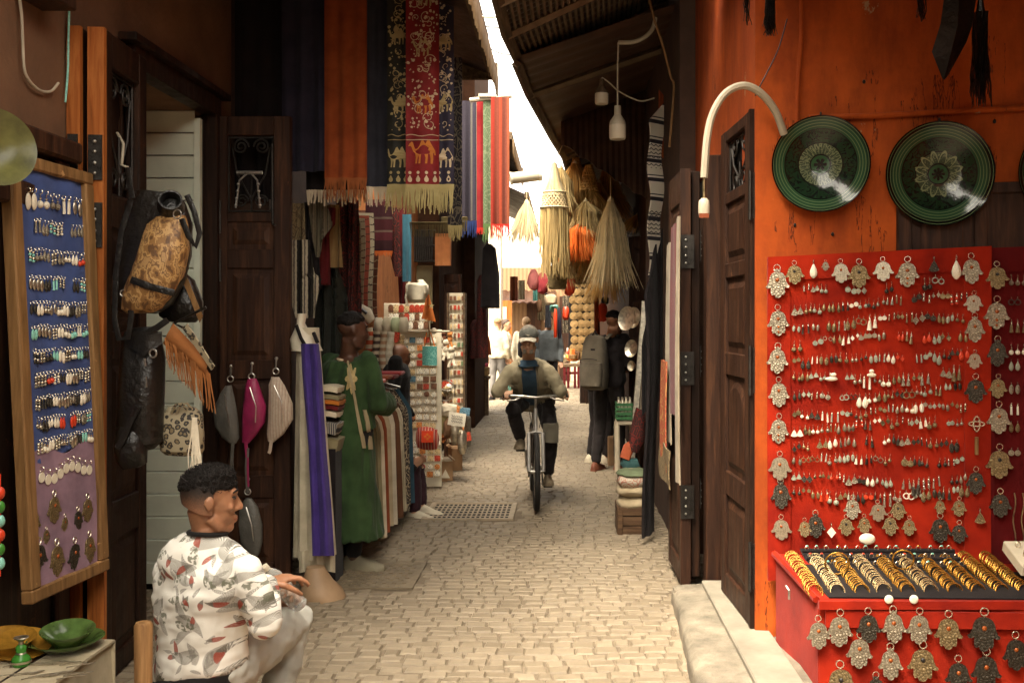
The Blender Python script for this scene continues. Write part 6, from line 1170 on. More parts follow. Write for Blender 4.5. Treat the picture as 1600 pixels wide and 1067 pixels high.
# ================================================================ red velvet boards
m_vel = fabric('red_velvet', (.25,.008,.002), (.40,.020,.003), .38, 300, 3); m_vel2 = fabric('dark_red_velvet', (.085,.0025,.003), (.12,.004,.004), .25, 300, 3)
def bp(px, py, o=.05): return PW(px, py, o)
def velvet(label, px0, px1, tl, tr, bl, br, mat, off):
    t = thing('velvet_board', label, 'display board', PW(px0, bl, off)); b = MB()
    def f(u, v):
        px = px0+(px1-px0)*u; yt = tl+(tr-tl)*u; yb_ = bl+(br-bl)*u; p = PW(px, yt+(yb_-yt)*v, off); p.y += .005*math.sin(u*17+v*5)+.004*math.sin(v*19+u*9)*math.sin(u*6); return p
    b.sheet(f, 40, 40, .02); b.build('velvet', mat, t); b = MB()
    for u0, u1, v0, v1 in ((0,.10,0,1),(.88,1,0,1),(.1,.88,0,.075)): b.sheet(lambda u, v: f(u0+(u1-u0)*u, v0+(v1-v0)*v)+V((0,-.017-.004*math.sin(PI*u)*math.sin(PI*v),0)), 10, 16, .006)
    b.build('border', mat, t); return t
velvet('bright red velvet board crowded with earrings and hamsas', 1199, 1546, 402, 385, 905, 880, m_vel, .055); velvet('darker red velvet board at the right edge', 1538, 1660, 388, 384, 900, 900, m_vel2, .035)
HO = .088
def hput(px, pyt, pyb, kd, label, o=HO, group='hamsa pendants on the red boards', y=None):
    p = PW(px, pyt, o); h = .93*(pyb-pyt)*p.y/F; HK[kd].put(p, -.19+R.uniform(-.1,.1), label, group, (h/1.24*R.uniform(.9,1.05), h/1.24, h/1.24), (0, R.uniform(-.05,.05)), 'pendant')
for i, (py0, py1, kd) in enumerate(((413,468,'sc'),(475,527,'s3'),(535,586,'sc'),(588,638,'s'),(645,695,'s3'),(704,752,'sw'),(745,797,'dc'),(803,845,'sw'))): hput(1214+.9*i, py0, py1, kd, '%s hamsa pendant, %s from the top in the left column of the bright red board' % (HN[kd], ORD[i]) if False else '%s hamsa, %s down the left column of the red board' % (HN[kd], ORD[i]))
for i, (px, py0, py1, kd) in enumerate(((1241,407,446,'g'),(1290,406,424,'s'),(1313,404,444,'sw'),(1342,404,452,'g'),(1379,401,441,'sw'),(1418,400,451,'s3'),(1517,395,446,'s'))): hput(px, py0, py1, kd, '%s hamsa, %s along the top border of the red board' % (HN[kd], ORD[i]))
for i, (py0, py1, kd) in enumerate(((454,490,'sw'),(488,537,'sc'),(546,578,'sw'),(583,632,'d'),(728,774,'d'))): hput(1522+.8*i, py0, py1, kd, '%s hamsa, %s down the right column of the red board' % (HN[kd], ORD[i]))
for i, (py0, py1, kd) in enumerate(((408,454,'g'),(462,517,'s3'),(524,575,'dc'),(584,624,'b'),(626,680,'s'),(692,750,'g'),(762,810,'d'))): hput(1557+i, py0, py1, kd, '%s hamsa, %s down the dark red board' % (HN[kd], ORD[i]), .075)
for i, (px, py0, py1, kd) in enumerate(((1333,772,813,'s'),(1371,780,816,'sw'),(1403,778,813,'g'),(1469,776,804,'b'),(1499,775,808,'b'))): hput(px, py0, py1, kd, '%s hamsa, %s along the upper low row of the red board' % (HN[kd], ORD[i]))
for i, (px, py0, py1, kd) in enumerate(((1257,808,840,'b'),(1274,796,842,'dc'),(1322,803,838,'g'),(1350,802,835,'b'),(1390,800,838,'g'),(1421,805,838,'b'),(1469,800,850,'d'),(1499,812,850,'d'))): hput(px, py0, py1, kd, '%s hamsa, %s along the lowest row of the red board' % (HN[kd], ORD[i]))
def pend(label, px, py, o, kind, mat, sc_): earring(kind, mat, label).put(PW(px, py, o), -.19, label, None, sc_, (0,0), 'pendant').name = 'drop_pendant'
pend('round pale drop pendant second along the top border', 1271, 405, HO, 'tear', m_shell, .10); pend('broad pale drop pendant near the top right corner', 1494, 398, HO, 'tear', m_shell, .125); pend('dark heart shaped pendant on the top border', 1459, 400, HO, 'fan', m_dksil, .10); pend('pale diamond pendant low on the red board', 1299, 815, HO, 'diamond', m_shell, .10); pend('small dark triangular pendant low in the right column', 1531, 792, HO, 'fan', m_brass, .10)
b = MB(); c = PW(1355,842,.11); b.ell(c, (.038,.02,.027), None, 20, 12); b.build('white_stone', m_shell, label='large white oval stone above the ring tray', cat='stone'); b = MB(); c = PW(1362,586,.09); b.ell(c, (.022,.008,.010)); b.ell(c+V((0,0,.018)), (.012,.006,.009)); b.build('shell_brooch', m_shell, label='white shell brooch in the middle of the red board', cat='brooch')
b = MB(); c = PW(1299,592,.09); b.ell(c, (.030,.008,.010)); b.ell(c+V((.010,0,.02)), (.014,.006,.009)); b.build('shell_brooch', m_shell, label='white shell brooch at the left of the red board', cat='brooch')
t = thing('cross_pendant', 'looped wire cross pendant with a bar on the right column', 'pendant', PW(1526,700,HO)); b = MB(); c = PW(1526,662,HO+.01); a_ = (.19,1,0); b.torus(c, .034, .0045, a_, 20, 6, 0, (1,.32)); b.torus(c, .034, .0045, a_, 20, 6, 0, (.4,1)); b.build('loops', m_wire, t); b = MB(); c2 = PW(1526,693,HO+.01); b.tube([c2+V((0,0,.03)), c2+V((0,0,-.05))], .009, 8); b.build('bar', m_woodg, t)
b = MB()
for x in (1585,1598): b.tube([PW(x+2*math.sin(k), 770+9*k, .07) for k in range(11)], .003, 5)
b.build('bead_chains', m_brass, label='two hanging bead chains on the dark red board', cat='chains')
# earrings in rows: the largest are single things, the many tiny ones one mass
RW = [(452,440),(480,466),(510,494),(538,520),(570,548),(594,580),(620,608),(645,638),(668,660),(695,688),(721,716),(749,748),(772,770)]
er = random.Random(31); stuff = MB(); smat = [m_wire, m_silver, m_brass, m_dksil, m_stone2, m_shell, m_redb]; kk = ['tear','ball','oval','fan','ball','disc','hoop','stick','bead','tear','diamond','tassel']; cache = {}; BUD = 110; cnt = 0
for ri, (y0, y1) in enumerate(RW):
    px = 1241
    while px < 1504:
        kd = er.choice(kk); mi = er.choices([1,2,3,4,5,6], [5,4,3,3,2,.6])[0]; big = er.random() < .25; sz = er.uniform(.042,.058)*(1.3 if big else 1); gap = er.random() < .10 or (ri == 0 and er.random() < .35)
        if not gap:
            for q in range(2):
                x = px+q*er.uniform(7,8.2)*(1.15 if big else 1); py = y0+(y1-y0)*(x-1241)/262-8+5*math.sin(x*.02+ri)+er.uniform(-2.5,2.5); p = PW(x, py, .078); s3 = sz*er.uniform(.92,1.08); mn = {1:'silver',2:'brass',3:'dark',4:'stone',5:'shell',6:'red'}[mi]
                if big and cnt < BUD and ri in range(1, 13):
                    cnt += 1; earring(kd, EM[mn], mn).put(p, -.19, 'larger %s %s earring in the %s row of the bright red board' % (mn, KN[kd], ORD[ri]), 'larger earrings, %s row of the red board' % ORD[ri], s3, (0, er.uniform(-.06,.06)), 'earring')
                else:
                    if kd not in cache: cache[kd] = drop(kd)
                    d_ = cache[kd]; o_ = len(stuff.v); rz_ = rotz(-.19) @ Matrix.Rotation(er.uniform(-.1,.1), 3, 'Y'); stuff.v.extend([p+rz_ @ (v_*s3) for v_ in d_.v]); stuff.f.extend([tuple(i+o_ for i in f_) for f_ in d_.f]); stuff.m.extend([mi if m_ else 0 for m_ in d_.m])
        px += er.uniform(12.6, 15.2)*(1.2 if big else 1)
stuff.build('tiny_earrings', smat, label='rows of tiny earrings filling the bright red velvet board', cat='earrings', kind='stuff')
for ri, (py, n) in enumerate(((440,3),(475,2),(510,3),(548,3),(572,2),(608,2),(640,2),(668,2),(710,2))):
    kd = kk[(ri*5+1) % 12]; mn = ['silver','dark','brass','shell','stone','silver','shell','brass','silver'][ri]
    for q in range(n): earring(kd, EM[mn], mn).put(PW(1580+10*q, py-12, .062), -.19, '%s %s earring in the %s row of the dark red board' % (mn, KN[kd], ORD[ri]), 'earrings, %s row of the dark red board' % ORD[ri], .062, (0,0), 'earring')
# ================================================================ red display counter
FY = 4.22; fz = Zz(938,FY); pBL = PW(1214,868,.10); pFL = P(1280,940,FY); XR = 2.6
t = thing('display_counter', 'red cloth covered counter sloping toward the alley', 'counter', (1.8, FY, 0)); pBR = PWx(XR, pBL.z, .10); pFR = V((XR, FY-.05, pFL.z))
def top(u, v, d=0): p = (pBL*(1-u)+pBR*u)*(1-v)+(pFL*(1-u)+pFR*u)*v; return p+V((0,-.05*d,d))
b = MB(); b.sheet(lambda u, v: top(u, v), 20, 10, .02); b.sheet(lambda u, v: V((pFL.x+(XR-pFL.x)*u, pFL.y+.004*math.sin(u*30+v*4)-.05*u, pFL.z+(0-pFL.z)*v)), 40, 12, .01)
b.sheet(lambda u, v: V((pBL.x+(pFL.x-pBL.x)*u, pBL.y+(pFL.y-pBL.y)*u, (pBL.z+(pFL.z-pBL.z)*u)*(1-v))), 6, 8, .01); b.build('cloth', m_vel, t); b = MB(); b.box((pFL.x+.7, FY-.03, pFL.z-.004), (1.42,.02,.035)); b.sheet(lambda u, v: V((pFL.x+.02+1.3*u, FY-.012-.05*u-.01, pFL.z-.03-.07*v)), 20, 4, .008); b.build('valance', m_vel, t)
b = MB(); e0, e1 = pBL+V((-.012,0,.01)), pFL+V((-.012,0,.01)); b.tube([e0, e1], .016, 6); b.build('side_rim', m_vel, t)
b = MB(); b.sheet(lambda u, v: top(.03+.97*u, .28+.70*v, .016), 12, 8, .006); b.build('dark_lining', m_blackc, t)
# ring tray
t = thing('ring_tray', 'black velvet ring tray propped behind the bangles', 'tray', top(.3,.05)); 
def rt(u, v, d=0): a = PW(1250,858,.12); c = PW(1487,858,.12); p = a*(1-u)+c*u; w_ = V((0,-.11,-.075)); n_ = V((.03,-.5,.8)); return p+w_*v+n_*d+V((.03*v,0,0))
b = MB(); b.sheet(lambda u, v: rt(u, v)+V((0,0,.0)), 30, 8, .015); b.build('velvet', m_blackc, t); b = MB(); [b.tube([rt(0,v,.012), rt(1,v,.012)], .009, 8) for v in (.15,.5,.85)]; b.build('ridges', m_blackc, t)
def mk_ring(m): 
    b = MB(); b.torus((0,0,.008), .0095, .0022, (0,1,.2), 14, 6, 0); b.ell((0,-.002,.0185), (.006,.004,.004), None, 8, 5, 1); return b.build('finger_ring', [m_wire, m], label='x', cat='ring', loc=(0,0,0))
RK = [Kind(lambda mm=mm: mk_ring(mm)) for mm in (m_wire, m_turq, m_redb, m_gold)]
for r_ in range(3):
    for i in range(15):
        k = er.randrange(4); RK[k].put(rt((i+.5+er.uniform(-.2,.2))/15, .15+.35*r_, .018), er.uniform(-.4,.4), 'finger ring with a %s stone in the %s ridge of the black tray' % (['plain','turquoise','red','gold'][k], ORD[r_]), 'rings in the %s ridge of the black tray' % ORD[r_], 1.05, cat='ring')
# bangles
def mk_bangle(m):
    b = MB(); b.torus((0,0,0), .032, .0036, (0,0,1), 22, 6, 0); return b.build('bangle', m, label='x', cat='bangle', loc=(0,0,0))
m_goldb = metal('gold_bangle', (.62,.34,.07), .25, bs=160, bst=.7, dark=.2); m_pgold = metal('pale_gold', (.66,.52,.28), .25, bs=160, bst=.7, dark=.2)
BK = {'gold': Kind(lambda: mk_bangle(m_goldb)), 'pale gold': Kind(lambda: mk_bangle(m_pgold))}
for s_i in range(10):
    fx = (1288+36.5*s_i, 930); bx_ = (1240+33.5*s_i, 872); cn = 'pale gold' if s_i in (1,3,5) else 'gold'
    pf = P(fx[0]-15, 933, FY+.05); pb_ = PW(bx_[0]-2, 880, .13)
    for i in range(21):
        k = (i+er.uniform(-.2,.2))/20; p = pb_*(1-k)+pf*k+V((0,0,.026)); d = (pf-pb_).normalized(); ax = (d+V((0,0,.55))).normalized(); o = BK[cn].put(p+V((er.uniform(-.003,.003),0,0)), 0, '%s bangle in the %s leaning stack from the left of the counter' % (cn, ORD[s_i]), 'bangles in the %s stack' % ORD[s_i], er.uniform(.93,1.05), cat='bangle'); o.rotation_euler = ax.to_track_quat('Z','Y').to_euler()
for i, (px, py, r) in enumerate(((1308,880,.052),(1411,874,.046))):
    b = MB(); b.torus(P(px,py,4.42), r, .004, (.1,1,.25), 30, 8); b.build('standing_bangle', m_goldb, label='large thin bangle propped upright, %s of the two' % ('left' if i == 0 else 'right'), cat='bangle')
for i, px in enumerate((1389,1428)): b = MB(); b.ell(P(px,936,FY-.05), (.019,.006,.019), None, 14, 8); b.build('disc_button', m_shell, label='pale shell disc on the counter edge, %s of two' % ('left' if i == 0 else 'right'), cat='disc')
t = thing('pale_ring_tray', 'cream tray of rings at the right edge of the counter', 'tray', PW(1600,870,.15)); b = MB(); q = PW(1600,858,.16); b.box(q+V((.04,-.08,-.02)), (.26,.2,.05), Matrix.Rotation(.35, 3, 'X')); b.build('tray', m_board, t, smooth=False, bevel=.004)
for i in range(6): RK[i % 4].put(q+V((-.05+.045*(i % 3), -.05-.06*(i//3), .022-.025*(i//3))), .3*i, 'ring lying in the cream tray at the right edge', 'rings in the cream tray', 1.2, cat='ring')
t = thing('hook_pin', 'small steel hook on the left side of the red counter', 'hook', P(1231,930,4.4)); b = MB(); b.tube([P(1228,915,4.4), P(1233,922,4.38), P(1233,936,4.38)], .005, 6); b.build('hook', m_steel, t)
for i, (px, py0, py1, kd) in enumerate(((1278,960,1012,'s'),(1313,950,1008,'s'),(1356,948,1002,'d'),(1344,985,1042,'s'),(1395,945,1002,'sc'),(1437,948,1004,'s'),(1391,1003,1060,'sc'),(1442,1000,1062,'g'),(1482,952,1012,'b'),(1538,948,1015,'d'),(1586,985,1045,'d'),(1541,1010,1075,'d'),(1497,1022,1080,'d'),(1312,1030,1095,'g'),(1368,1048,1100,'dc'))):
    p = P(px, py0, FY-.035-.03*(px-1280)/300); h = (py1-py0)*p.y/F; HK[kd].put(p, R.uniform(-.15,.05), '%s hamsa hanging on the counter front, %s' % (HN[kd], ['leftmost of the top row','second of the top row','third of the top row','tucked under the dark third one','fourth of the top row','fifth of the top row','low under the fourth one','large low under the fifth one','sixth of the top row','seventh of the top row','rightmost by the frame edge','below the seventh one','low right of centre','lowest at the left','lowest near the middle'][i]), 'hamsa pendants on the counter front', (h/1.24*.95, h/1.24, h/1.24), (0, R.uniform(-.06,.06)), 'pendant')
# ================================================================ people
from mathutils.bvhtree import BVHTree
def skin(name, c):
    t = NT(name); n = t.noise(t.tc(), 18, 4); col = t.ramp(n, [(.3, sc3(c, .8)), (.7, sc3(c, 1.15))]); t.bump(t.noise(t.tc(), 300, 2), .12, .002)
    return t.fin(col, .5, 0, .4, Subsurface_Weight=.08, Subsurface_Scale=.01)
m_sk1 = skin('tan_skin', (.29,.135,.07)); m_sk2 = skin('dark_skin', (.075,.032,.018)); m_sk3 = skin('weathered_skin', (.46,.25,.15)); m_hair = M('black_hair', (.007,.005,.004), .75, var=.5, bs=180, bst=.8, spec=.2)
m_eyew = M('eye_white', (.14,.11,.09), .3, var=.05); m_lip = M('lip_skin', (.22,.06,.035), .5, var=.1)
def axes(f, up=(0,0,1)):
    f = V(f).normalized(); r = f.cross(V(up)).normalized(); u = r.cross(f); return f, r, u
def RM(f, r, u): return Matrix((r, f, u)).transposed()      # local x = right, y = forward, z = up
def head(b, c, f, s=1.0, up=(0,0,1), beard=0):
    f, r, u = axes(f, up); m = RM(f, r, u); q = lambda x, y, z: c+(r*x+f*y+u*z)*s
    b.ell(q(0,-.012,.035), (.075*s,.096*s,.082*s), m, 20, 14); b.ell(q(0,.028,.0), (.064*s,.062*s,.088*s), m, 18, 12); b.ell(q(0,.03,-.05), (.056*s,.055*s,.058*s), m, 18, 12)
    b.ell(q(0,.066,-.098), (.026*s,.022*s,.020*s), m); b.tube([q(-.052,-.005,-.055), q(-.042,.03,-.092), q(0,.068,-.104), q(.042,.03,-.092), q(.052,-.005,-.055)], [.02*s,.019*s,.017*s,.019*s,.02*s], 10)
    b.tube([q(0,.082,.022), q(0,.093,.003), q(0,.105,-.024), q(0,.101,-.034)], [.009*s,.010*s,.0135*s,.011*s], 10); b.ell(q(.013,.091,-.031), (.010*s,.011*s,.008*s), m, 8, 6); b.ell(q(-.013,.091,-.031), (.010*s,.011*s,.008*s), m, 8, 6)
    for sg in (-1, 1):
        b.tube([q(sg*.046,.066,.034), q(sg*.026,.083,.038), q(sg*.008,.086,.032)], [.008*s,.011*s,.010*s], 8); b.ell(q(sg*.042,.066,-.018), (.018*s,.015*s,.016*s), m, 10, 8)
        b.ell(q(sg*.078,-.008,.0), (.009*s,.018*s,.030*s), m @ Matrix.Rotation(sg*.25, 3, 'Z'), 10, 8); b.torus(q(sg*.082,-.010,.002), .015*s, .005*s, r, 14, 6, 0, (1,1.45) if False else (1,1))
    b.tube([q(-.022,.082,-.062), q(0,.093,-.059), q(.022,.082,-.062)], [.004*s,.008*s,.004*s], 8); b.tube([q(-.019,.082,-.074), q(0,.091,-.074), q(.019,.082,-.074)], [.004*s,.009*s,.004*s], 8)
    return q
def face_parts(q, root, s=1.0, brow=True, up=None):
    for sg in (-1, 1):
        b = MB(); b.ell(q(sg*.031,.0755,.013), (.0078*s,.0078*s,.0055*s), None, 12, 8); b.ell(q(sg*.031,.0815,.013), .0045*s, None, 8, 6, 1); b.ell(q(sg*.033,.0755,.0185), (.012*s,.012*s,.0035*s), None, 8, 6, 1); b.build('eye', [m_eyew, m_blackb], root)
        if brow: b = MB(); b.tube([q(sg*.048,.074,.036), q(sg*.030,.089,.044), q(sg*.010,.092,.037)], [.003*s,.005*s,.004*s], 6); b.build('eyebrow', m_hair, root)
    b = MB(); b.tube([q(-.022,.084,-.067), q(0,.0955,-.067), q(.022,.084,-.067)], [.0015*s,.003*s,.0015*s], 6); b.build('mouth', m_lip, root)
def hand(b, w, d, n, side=1, curl=.6, s=1.0):
    d = V(d).normalized(); n = V(n); n = (n-d*n.dot(d)).normalized(); l = d.cross(n)*side; rot = Matrix((d, l, n)).transposed()
    b.ell(w+d*.048*s, (.055*s,.043*s,.017*s), rot, 14, 10); b.ell(w+d*.015*s, (.03*s,.03*s,.02*s), rot, 12, 8)
    for i, L in enumerate((.072,.082,.077,.060)):
        p = w+d*(.088-.004*abs(i-1.2))*s+l*((-.0325+.0217*i)*s); pts = [p-d*.02*s, p]; a = 0
        for k, seg in enumerate((.42,.32,.26)):
            a += curl*(.7,1.0,.7)[k]*(1+.12*(i-1.5)); p = p+(d*math.cos(a)+n*math.sin(a)+l*(.06*(i-1.5)*(1-curl*.5)))*(L*seg*s); pts.append(p)
        b.tube(pts, [.0095*s,.0098*s,.009*s,.0082*s,.0068*s], 8)
    p = w+d*.022*s-l*.030*s; b.tube([p, p+(d*.6-l*.65+n*.25)*.035*s, p+(d*.85-l*.5+n*.55)*.062*s, p+(d*1.0-l*.2+n*.75)*.083*s], [.014*s,.012*s,.0105*s,.008*s], 8)
TT = [(-.13,.150,.105),(0,.165,.118),(.22,.150,.108),(.45,.158,.112),(.66,.178,.118),(.82,.172,.104),(.91,.125,.082),(.97,.068,.062),(1.03,.055,.056)]
def torso(b, J, k=1.0, infl=0.0, lo=-.2, hi=2, w=1.0, top=None):
    pv, nk = J['pv'], J['nk']; ha = (J['hipR']-J['hipL']).normalized(); sa = (J['shR']-J['shL']).normalized(); rings = []
    mid = (J['shR']+J['shL'])*.5
    for t, hw, hd in TT:
        if t < lo or t > hi: continue
        a = ha.lerp(sa, max(0, min(1, t))).normalized(); c = pv.lerp(nk, t)
        if 0 < t < 1: c = c+(mid-pv.lerp(nk, .85))*math.sin(t*PI*.5)**2*.8
        ax = (nk-pv).normalized(); fw = ax.cross(a).normalized(); rings.append(ring(c, a*(hw*k*w+infl), fw*(hd*k+infl), 24, 2.3))
    b.loft(rings)
def limb(b, pts, rs, n=14):
    out = []; rr = []
    for i in range(len(pts)-1):
        for k in range(4): t = k/4; out.append(pts[i].lerp(pts[i+1], t)); bulge = 1+.06*math.sin(t*PI); rr.append((rs[i]*(1-t)+rs[i+1]*t)*bulge)
    out.append(pts[-1]); rr.append(rs[-1]); b.tube(out, rr, n); [b.ell(p, r_*1.0, None, 12, 8) for p, r_ in zip(pts, rs)]
def shoe(b, an, to, s=1.0, sole=True):
    d = (to-an); d.z = 0; d = d.normalized() if d.length > .01 else V((0,-1,0)); l = V((-d.y, d.x, 0)); z0 = min(an.z-.075*s, to.z-.02); rings = []
    for t, w, h in ((-.075,.028,.05),(-.05,.036,.09),(0,.038,.10),(.05,.040,.085),(.10,.045,.065),(.15,.047,.05),(.19,.036,.04),(.205,.018,.028)):
        c = an+d*t*s; c.z = z0; rings.append([V((c.x, c.y, c.z))+l*(w*s*math.cos(a))+V((0,0,max(0, math.sin(a))*h*s+(.0 if math.sin(a) > 0 else 0))) for a in [2*PI*k/16 for k in range(16)]])
    b.loft(rings)
def person(label, J, sk, top=None, legs=None, shoes=None, hair=None, vox=.014, k=1.0, sleeves=True, hands=True, face=True, hs=1.0, curl=.5, tw=(.02,.012), hairlen=0, group=None, hn=None, baldcap=False):
    b = MB(); q = head(b, J['hd'], J['hf'], hs); f_ = axes(J['hf'])[0]; b.tube([J['nk']-V((0,0,.06)), J['nk'], J['hd']-V((0,0,.05*hs))-f_*.015*hs], [.06*k,.056*k,.056*k], 14)
    torso(b, J, k)
    for S in 'RL': limb(b, [J['sh'+S], J['el'+S], J['wr'+S]], [.052*k,.040*k,.027*k]); limb(b, [J['hip'+S], J['kn'+S], J['an'+S]], [.083*k,.056*k,.038*k]); shoe(b, J['an'+S], J['to'+S], k*.95)
    if hands:
        for S in 'RL': d = J.get('hd_d'+S, (J['wr'+S]-J['el'+S])); hand(b, J['wr'+S], d, J.get('hd_n'+S, V((0,-1,-.3)) if S == 'R' else V((0,-1,-.3))), 1 if S == 'R' else -1, curl, k*1.0)
    root = b.build('person', sk, label=label, cat='person', group=group); remesh(root, vox, 3)
    if face: face_parts(q, root, hs)
    if top is not None:
        b = MB(); torso(b, J, k, tw[0], -.2, 1.0); [limb(b, [J['sh'+S], J['el'+S], J['el'+S].lerp(J['wr'+S], .93)], [.056*k+tw[1],.047*k+tw[1],.034*k+tw[1]]) for S in 'RL']
        b.tube([J['nk']-V((0,0,.07)), J['nk']+V((0,0,-.005))], [.085*k,.066*k], 16); o = b.build('shirt', top, root); remesh(o, vox, 2, .007, 14)
    if legs is not None:
        b = MB(); torso(b, J, k, .012, -.2, .12); [limb(b, [J['hip'+S], J['kn'+S], J['kn'+S].lerp(J['an'+S], .92)], [.09*k,.068*k,.055*k]) for S in 'RL']; o = b.build('trousers', legs, root); remesh(o, vox, 2, .007, 13)
    if shoes is not None:
        for S in 'RL': b = MB(); shoe(b, J['an'+S], J['to'+S], k*1.06); b.build('shoe', shoes, root)
    if hair is not None:
        b = MB(); f, r, u = axes(J['hf']); rr = random.Random(len(label))
        for i in range(260):
            a = rr.random()*2*PI; z = rr.uniform(-.35 if hairlen else .05, 1); d = V((math.cos(a)*math.sqrt(1-z*z), math.sin(a)*math.sqrt(1-z*z), z))
            if d.y > .35 and d.z < .55: continue
            if d.y > .0 and d.z < .15: continue
            b.ell(q(d.x*.074, -.014+d.y*.094, .036+d.z*.082), rr.uniform(.010,.016)*hs, None, 6, 5)
        b.ell(q(0,-.016,.046), (.074*hs,.094*hs,.078*hs), RM(f, r, u), 16, 10); 
        if hairlen: b.ell(q(0,-.06,-.03), (.06*hs,.05*hs,.10*hs), RM(f, r, u), 14, 10)
        o = b.build('hair', hair, root); remesh(o, max(.005, vox*.6), 1)
    return root, q
def standing(px, pyf, yaw=0, h=1.72, Y=None, lean=0, arms='down', step=.12, k=1.0):   # yaw: 0 faces the camera (-Y), PI walks away
    Y = Y or GY(pyf); x = X(px, Y); f = V((math.sin(yaw), -math.cos(yaw), 0)); r = V((-f.y, f.x, 0))*-1; r = f.cross(V((0,0,1))); s = h/1.72; o = V((x, Y, 0)); J = {}
    w = lambda a, c, z: o+r*a*s+f*(c+lean*max(0, z-.9))*s+V((0,0,z*s))
    J['pv'] = w(0,0,.95); J['nk'] = w(0,-.01,1.45); J['hd'] = w(0,.035,1.60); J['hf'] = f.copy()
    for S, sg in (('R', 1), ('L', -1)):
        J['sh'+S] = w(sg*.175,-.01,1.39); J['hip'+S] = w(sg*.085,0,.92); J['kn'+S] = w(sg*.09,sg*step*.5+.03,.50); J['an'+S] = w(sg*.09,sg*step-.03,.085); J['to'+S] = w(sg*.10,sg*step+.14,.03)
        if arms == 'down': J['el'+S] = w(sg*.23,-.03,1.10); J['wr'+S] = w(sg*.22,.08,.88)
        else: J['el'+S] = w(sg*.22,.04,1.12); J['wr'+S] = w(sg*.10,.26,1.10)
    return J
# ---------------------------------------------------------------- seated young man in the printed shirt
def print_mat():
    t = NT('feather_print'); s = t.sep(t.tc()); x = t.math('ADD', t.math('MULTIPLY', s[0], .93), t.math('MULTIPLY', s[1], -.35)); cb = t.n('CombineXYZ'); t.l(x, cb.inputs[0]); t.l(s[2], cb.inputs[1]); uv = cb.outputs[0]
    col = (.62,.57,.48); n0 = t.noise(t.tc(), 9, 3); col = t.ramp(n0, [(.3,(.66,.64,.58)),(.7,(.76,.74,.68))])
    def layer(col, sc, off, L, Wd, kind, dens):
        mp = t.n('Mapping'); t.l(uv, mp.inputs[0]); mp.inputs['Location'].default_value = (off, off*1.7, 0); v = t.vor(mp.outputs[0], sc, 'F1', '2D', .8)
        vm = t.n('VectorMath', operation='SUBTRACT'); t.l(mp.outputs[0], vm.inputs[0]); t.l(v.outputs['Position'], vm.inputs[1]); c = t.sep(v.outputs['Color']); d = t.sep(vm.outputs[0])
        ang = t.math('MULTIPLY', c[0], 6.283); cs, sn = t.math('COSINE', ang), t.math('SINE', ang)
        a = t.math('ADD', t.math('MULTIPLY', d[0], cs), t.math('MULTIPLY', d[1], sn)); bb = t.math('SUBTRACT', t.math('MULTIPLY', d[1], cs), t.math('MULTIPLY', d[0], sn)); bb = t.math('ADD', bb, t.math('MULTIPLY', t.math('MULTIPLY', a, a), 6.0)); ab = t.math('ABSOLUTE', bb)
        an = t.math('DIVIDE', a, L); w = t.math('MULTIPLY', t.math('SUBTRACT', 1.0, t.math('MULTIPLY', an, an)), t.math('ADD', Wd, t.math('MULTIPLY', an, -Wd*.45)))
        m = t.math('MULTIPLY', t.math('LESS_THAN', ab, w), t.math('LESS_THAN', c[1], dens))
        barb = t.math('FRACT', t.math('ADD', t.math('MULTIPLY', a, 170.0), t.math('MULTIPLY', ab, 210.0)))
        if kind == 'feather': m2 = t.math('MULTIPLY', m, t.math('ADD', .25, t.math('MULTIPLY', t.math('GREATER_THAN', barb, .5), .65))); return t.mix(m2, col, (.15,.14,.12))
        if kind == 'bird':
            bc = t.ramp(an, [(0,(.27,.04,.02)),(.08,(.27,.04,.02)),(.18,(.10,.085,.07)),(.7,(.17,.155,.13))]); return t.mix(t.math('MULTIPLY', m, t.math('ADD', .7, t.math('MULTIPLY', t.math('GREATER_THAN', barb, .55), .3))), col, bc)
        return t.mix(t.math('MULTIPLY', m, t.math('ADD', .15, t.math('MULTIPLY', t.math('GREATER_THAN', t.noise(uv, 70, 2), .5), .7))), col, (.12,.125,.085))
    col = layer(col, 7.5, .3, .062, .022, 'feather', .85); col = layer(col, 8.5, 9.3, .052, .015, 'feather', .6); col = layer(col, 18.0, 21.3, .024, .006, 'feather', .5); col = layer(col, 9.0, 14.1, .050, .013, 'feather', .6); col = layer(col, 14.0, 2.1, .030, .015, 'leaf', .5); col = layer(col, 11.0, 4.7, .034, .010, 'bird', .42); col = layer(col, 15.0, 7.7, .023, .008, 'bird', .22)
    t.bump(t.noise(t.tc(), 260, 2), .15, .002); return t.fin(col, .85, 0, .15)
m_print = print_mat(); m_trou = fabric('pale_grey_jersey', (.42,.42,.38), (.52,.52,.47), .15); m_band = fabric('black_rib', (.012,.011,.011))
S = 3.5
J = dict(hd=P(330,782,3.46), hf=V((.93,.36,-.05)), nk=P(325,830,3.47), shR=P(384,893,3.40), shL=P(264,890,3.58), elR=P(414,972,3.42), wrR=P(416,912,3.60), elL=P(318,965,3.88), wrL=P(408,925,3.84),
         pv=P(314,1040,3.54), hipR=P(352,1046,3.50), hipL=P(292,1044,3.66), knR=P(461,968,3.90), knL=P(436,985,4.08), anR=P(418,1146,3.82), anL=P(440,1112,4.0), toR=P(450,1150,3.92), toL=P(470,1118,4.1))
J['hd_dR'] = V((.75,.6,.12)); J['hd_nR'] = V((.25,.15,-.9)); J['hd_dL'] = V((.9,-.1,.1)); J['hd_nL'] = V((.2,-.5,-.6))
b = MB(); HSZ = .93; q = head(b, J['hd'], J['hf'], HSZ); ff = axes(J['hf'])[0]
b.tube([J['nk']-V((0,0,.06)), J['nk']+V((0,0,.01)), J['hd']-V((0,0,.02))-ff*.033], [.07,.053,.049], 16); torso(b, J)
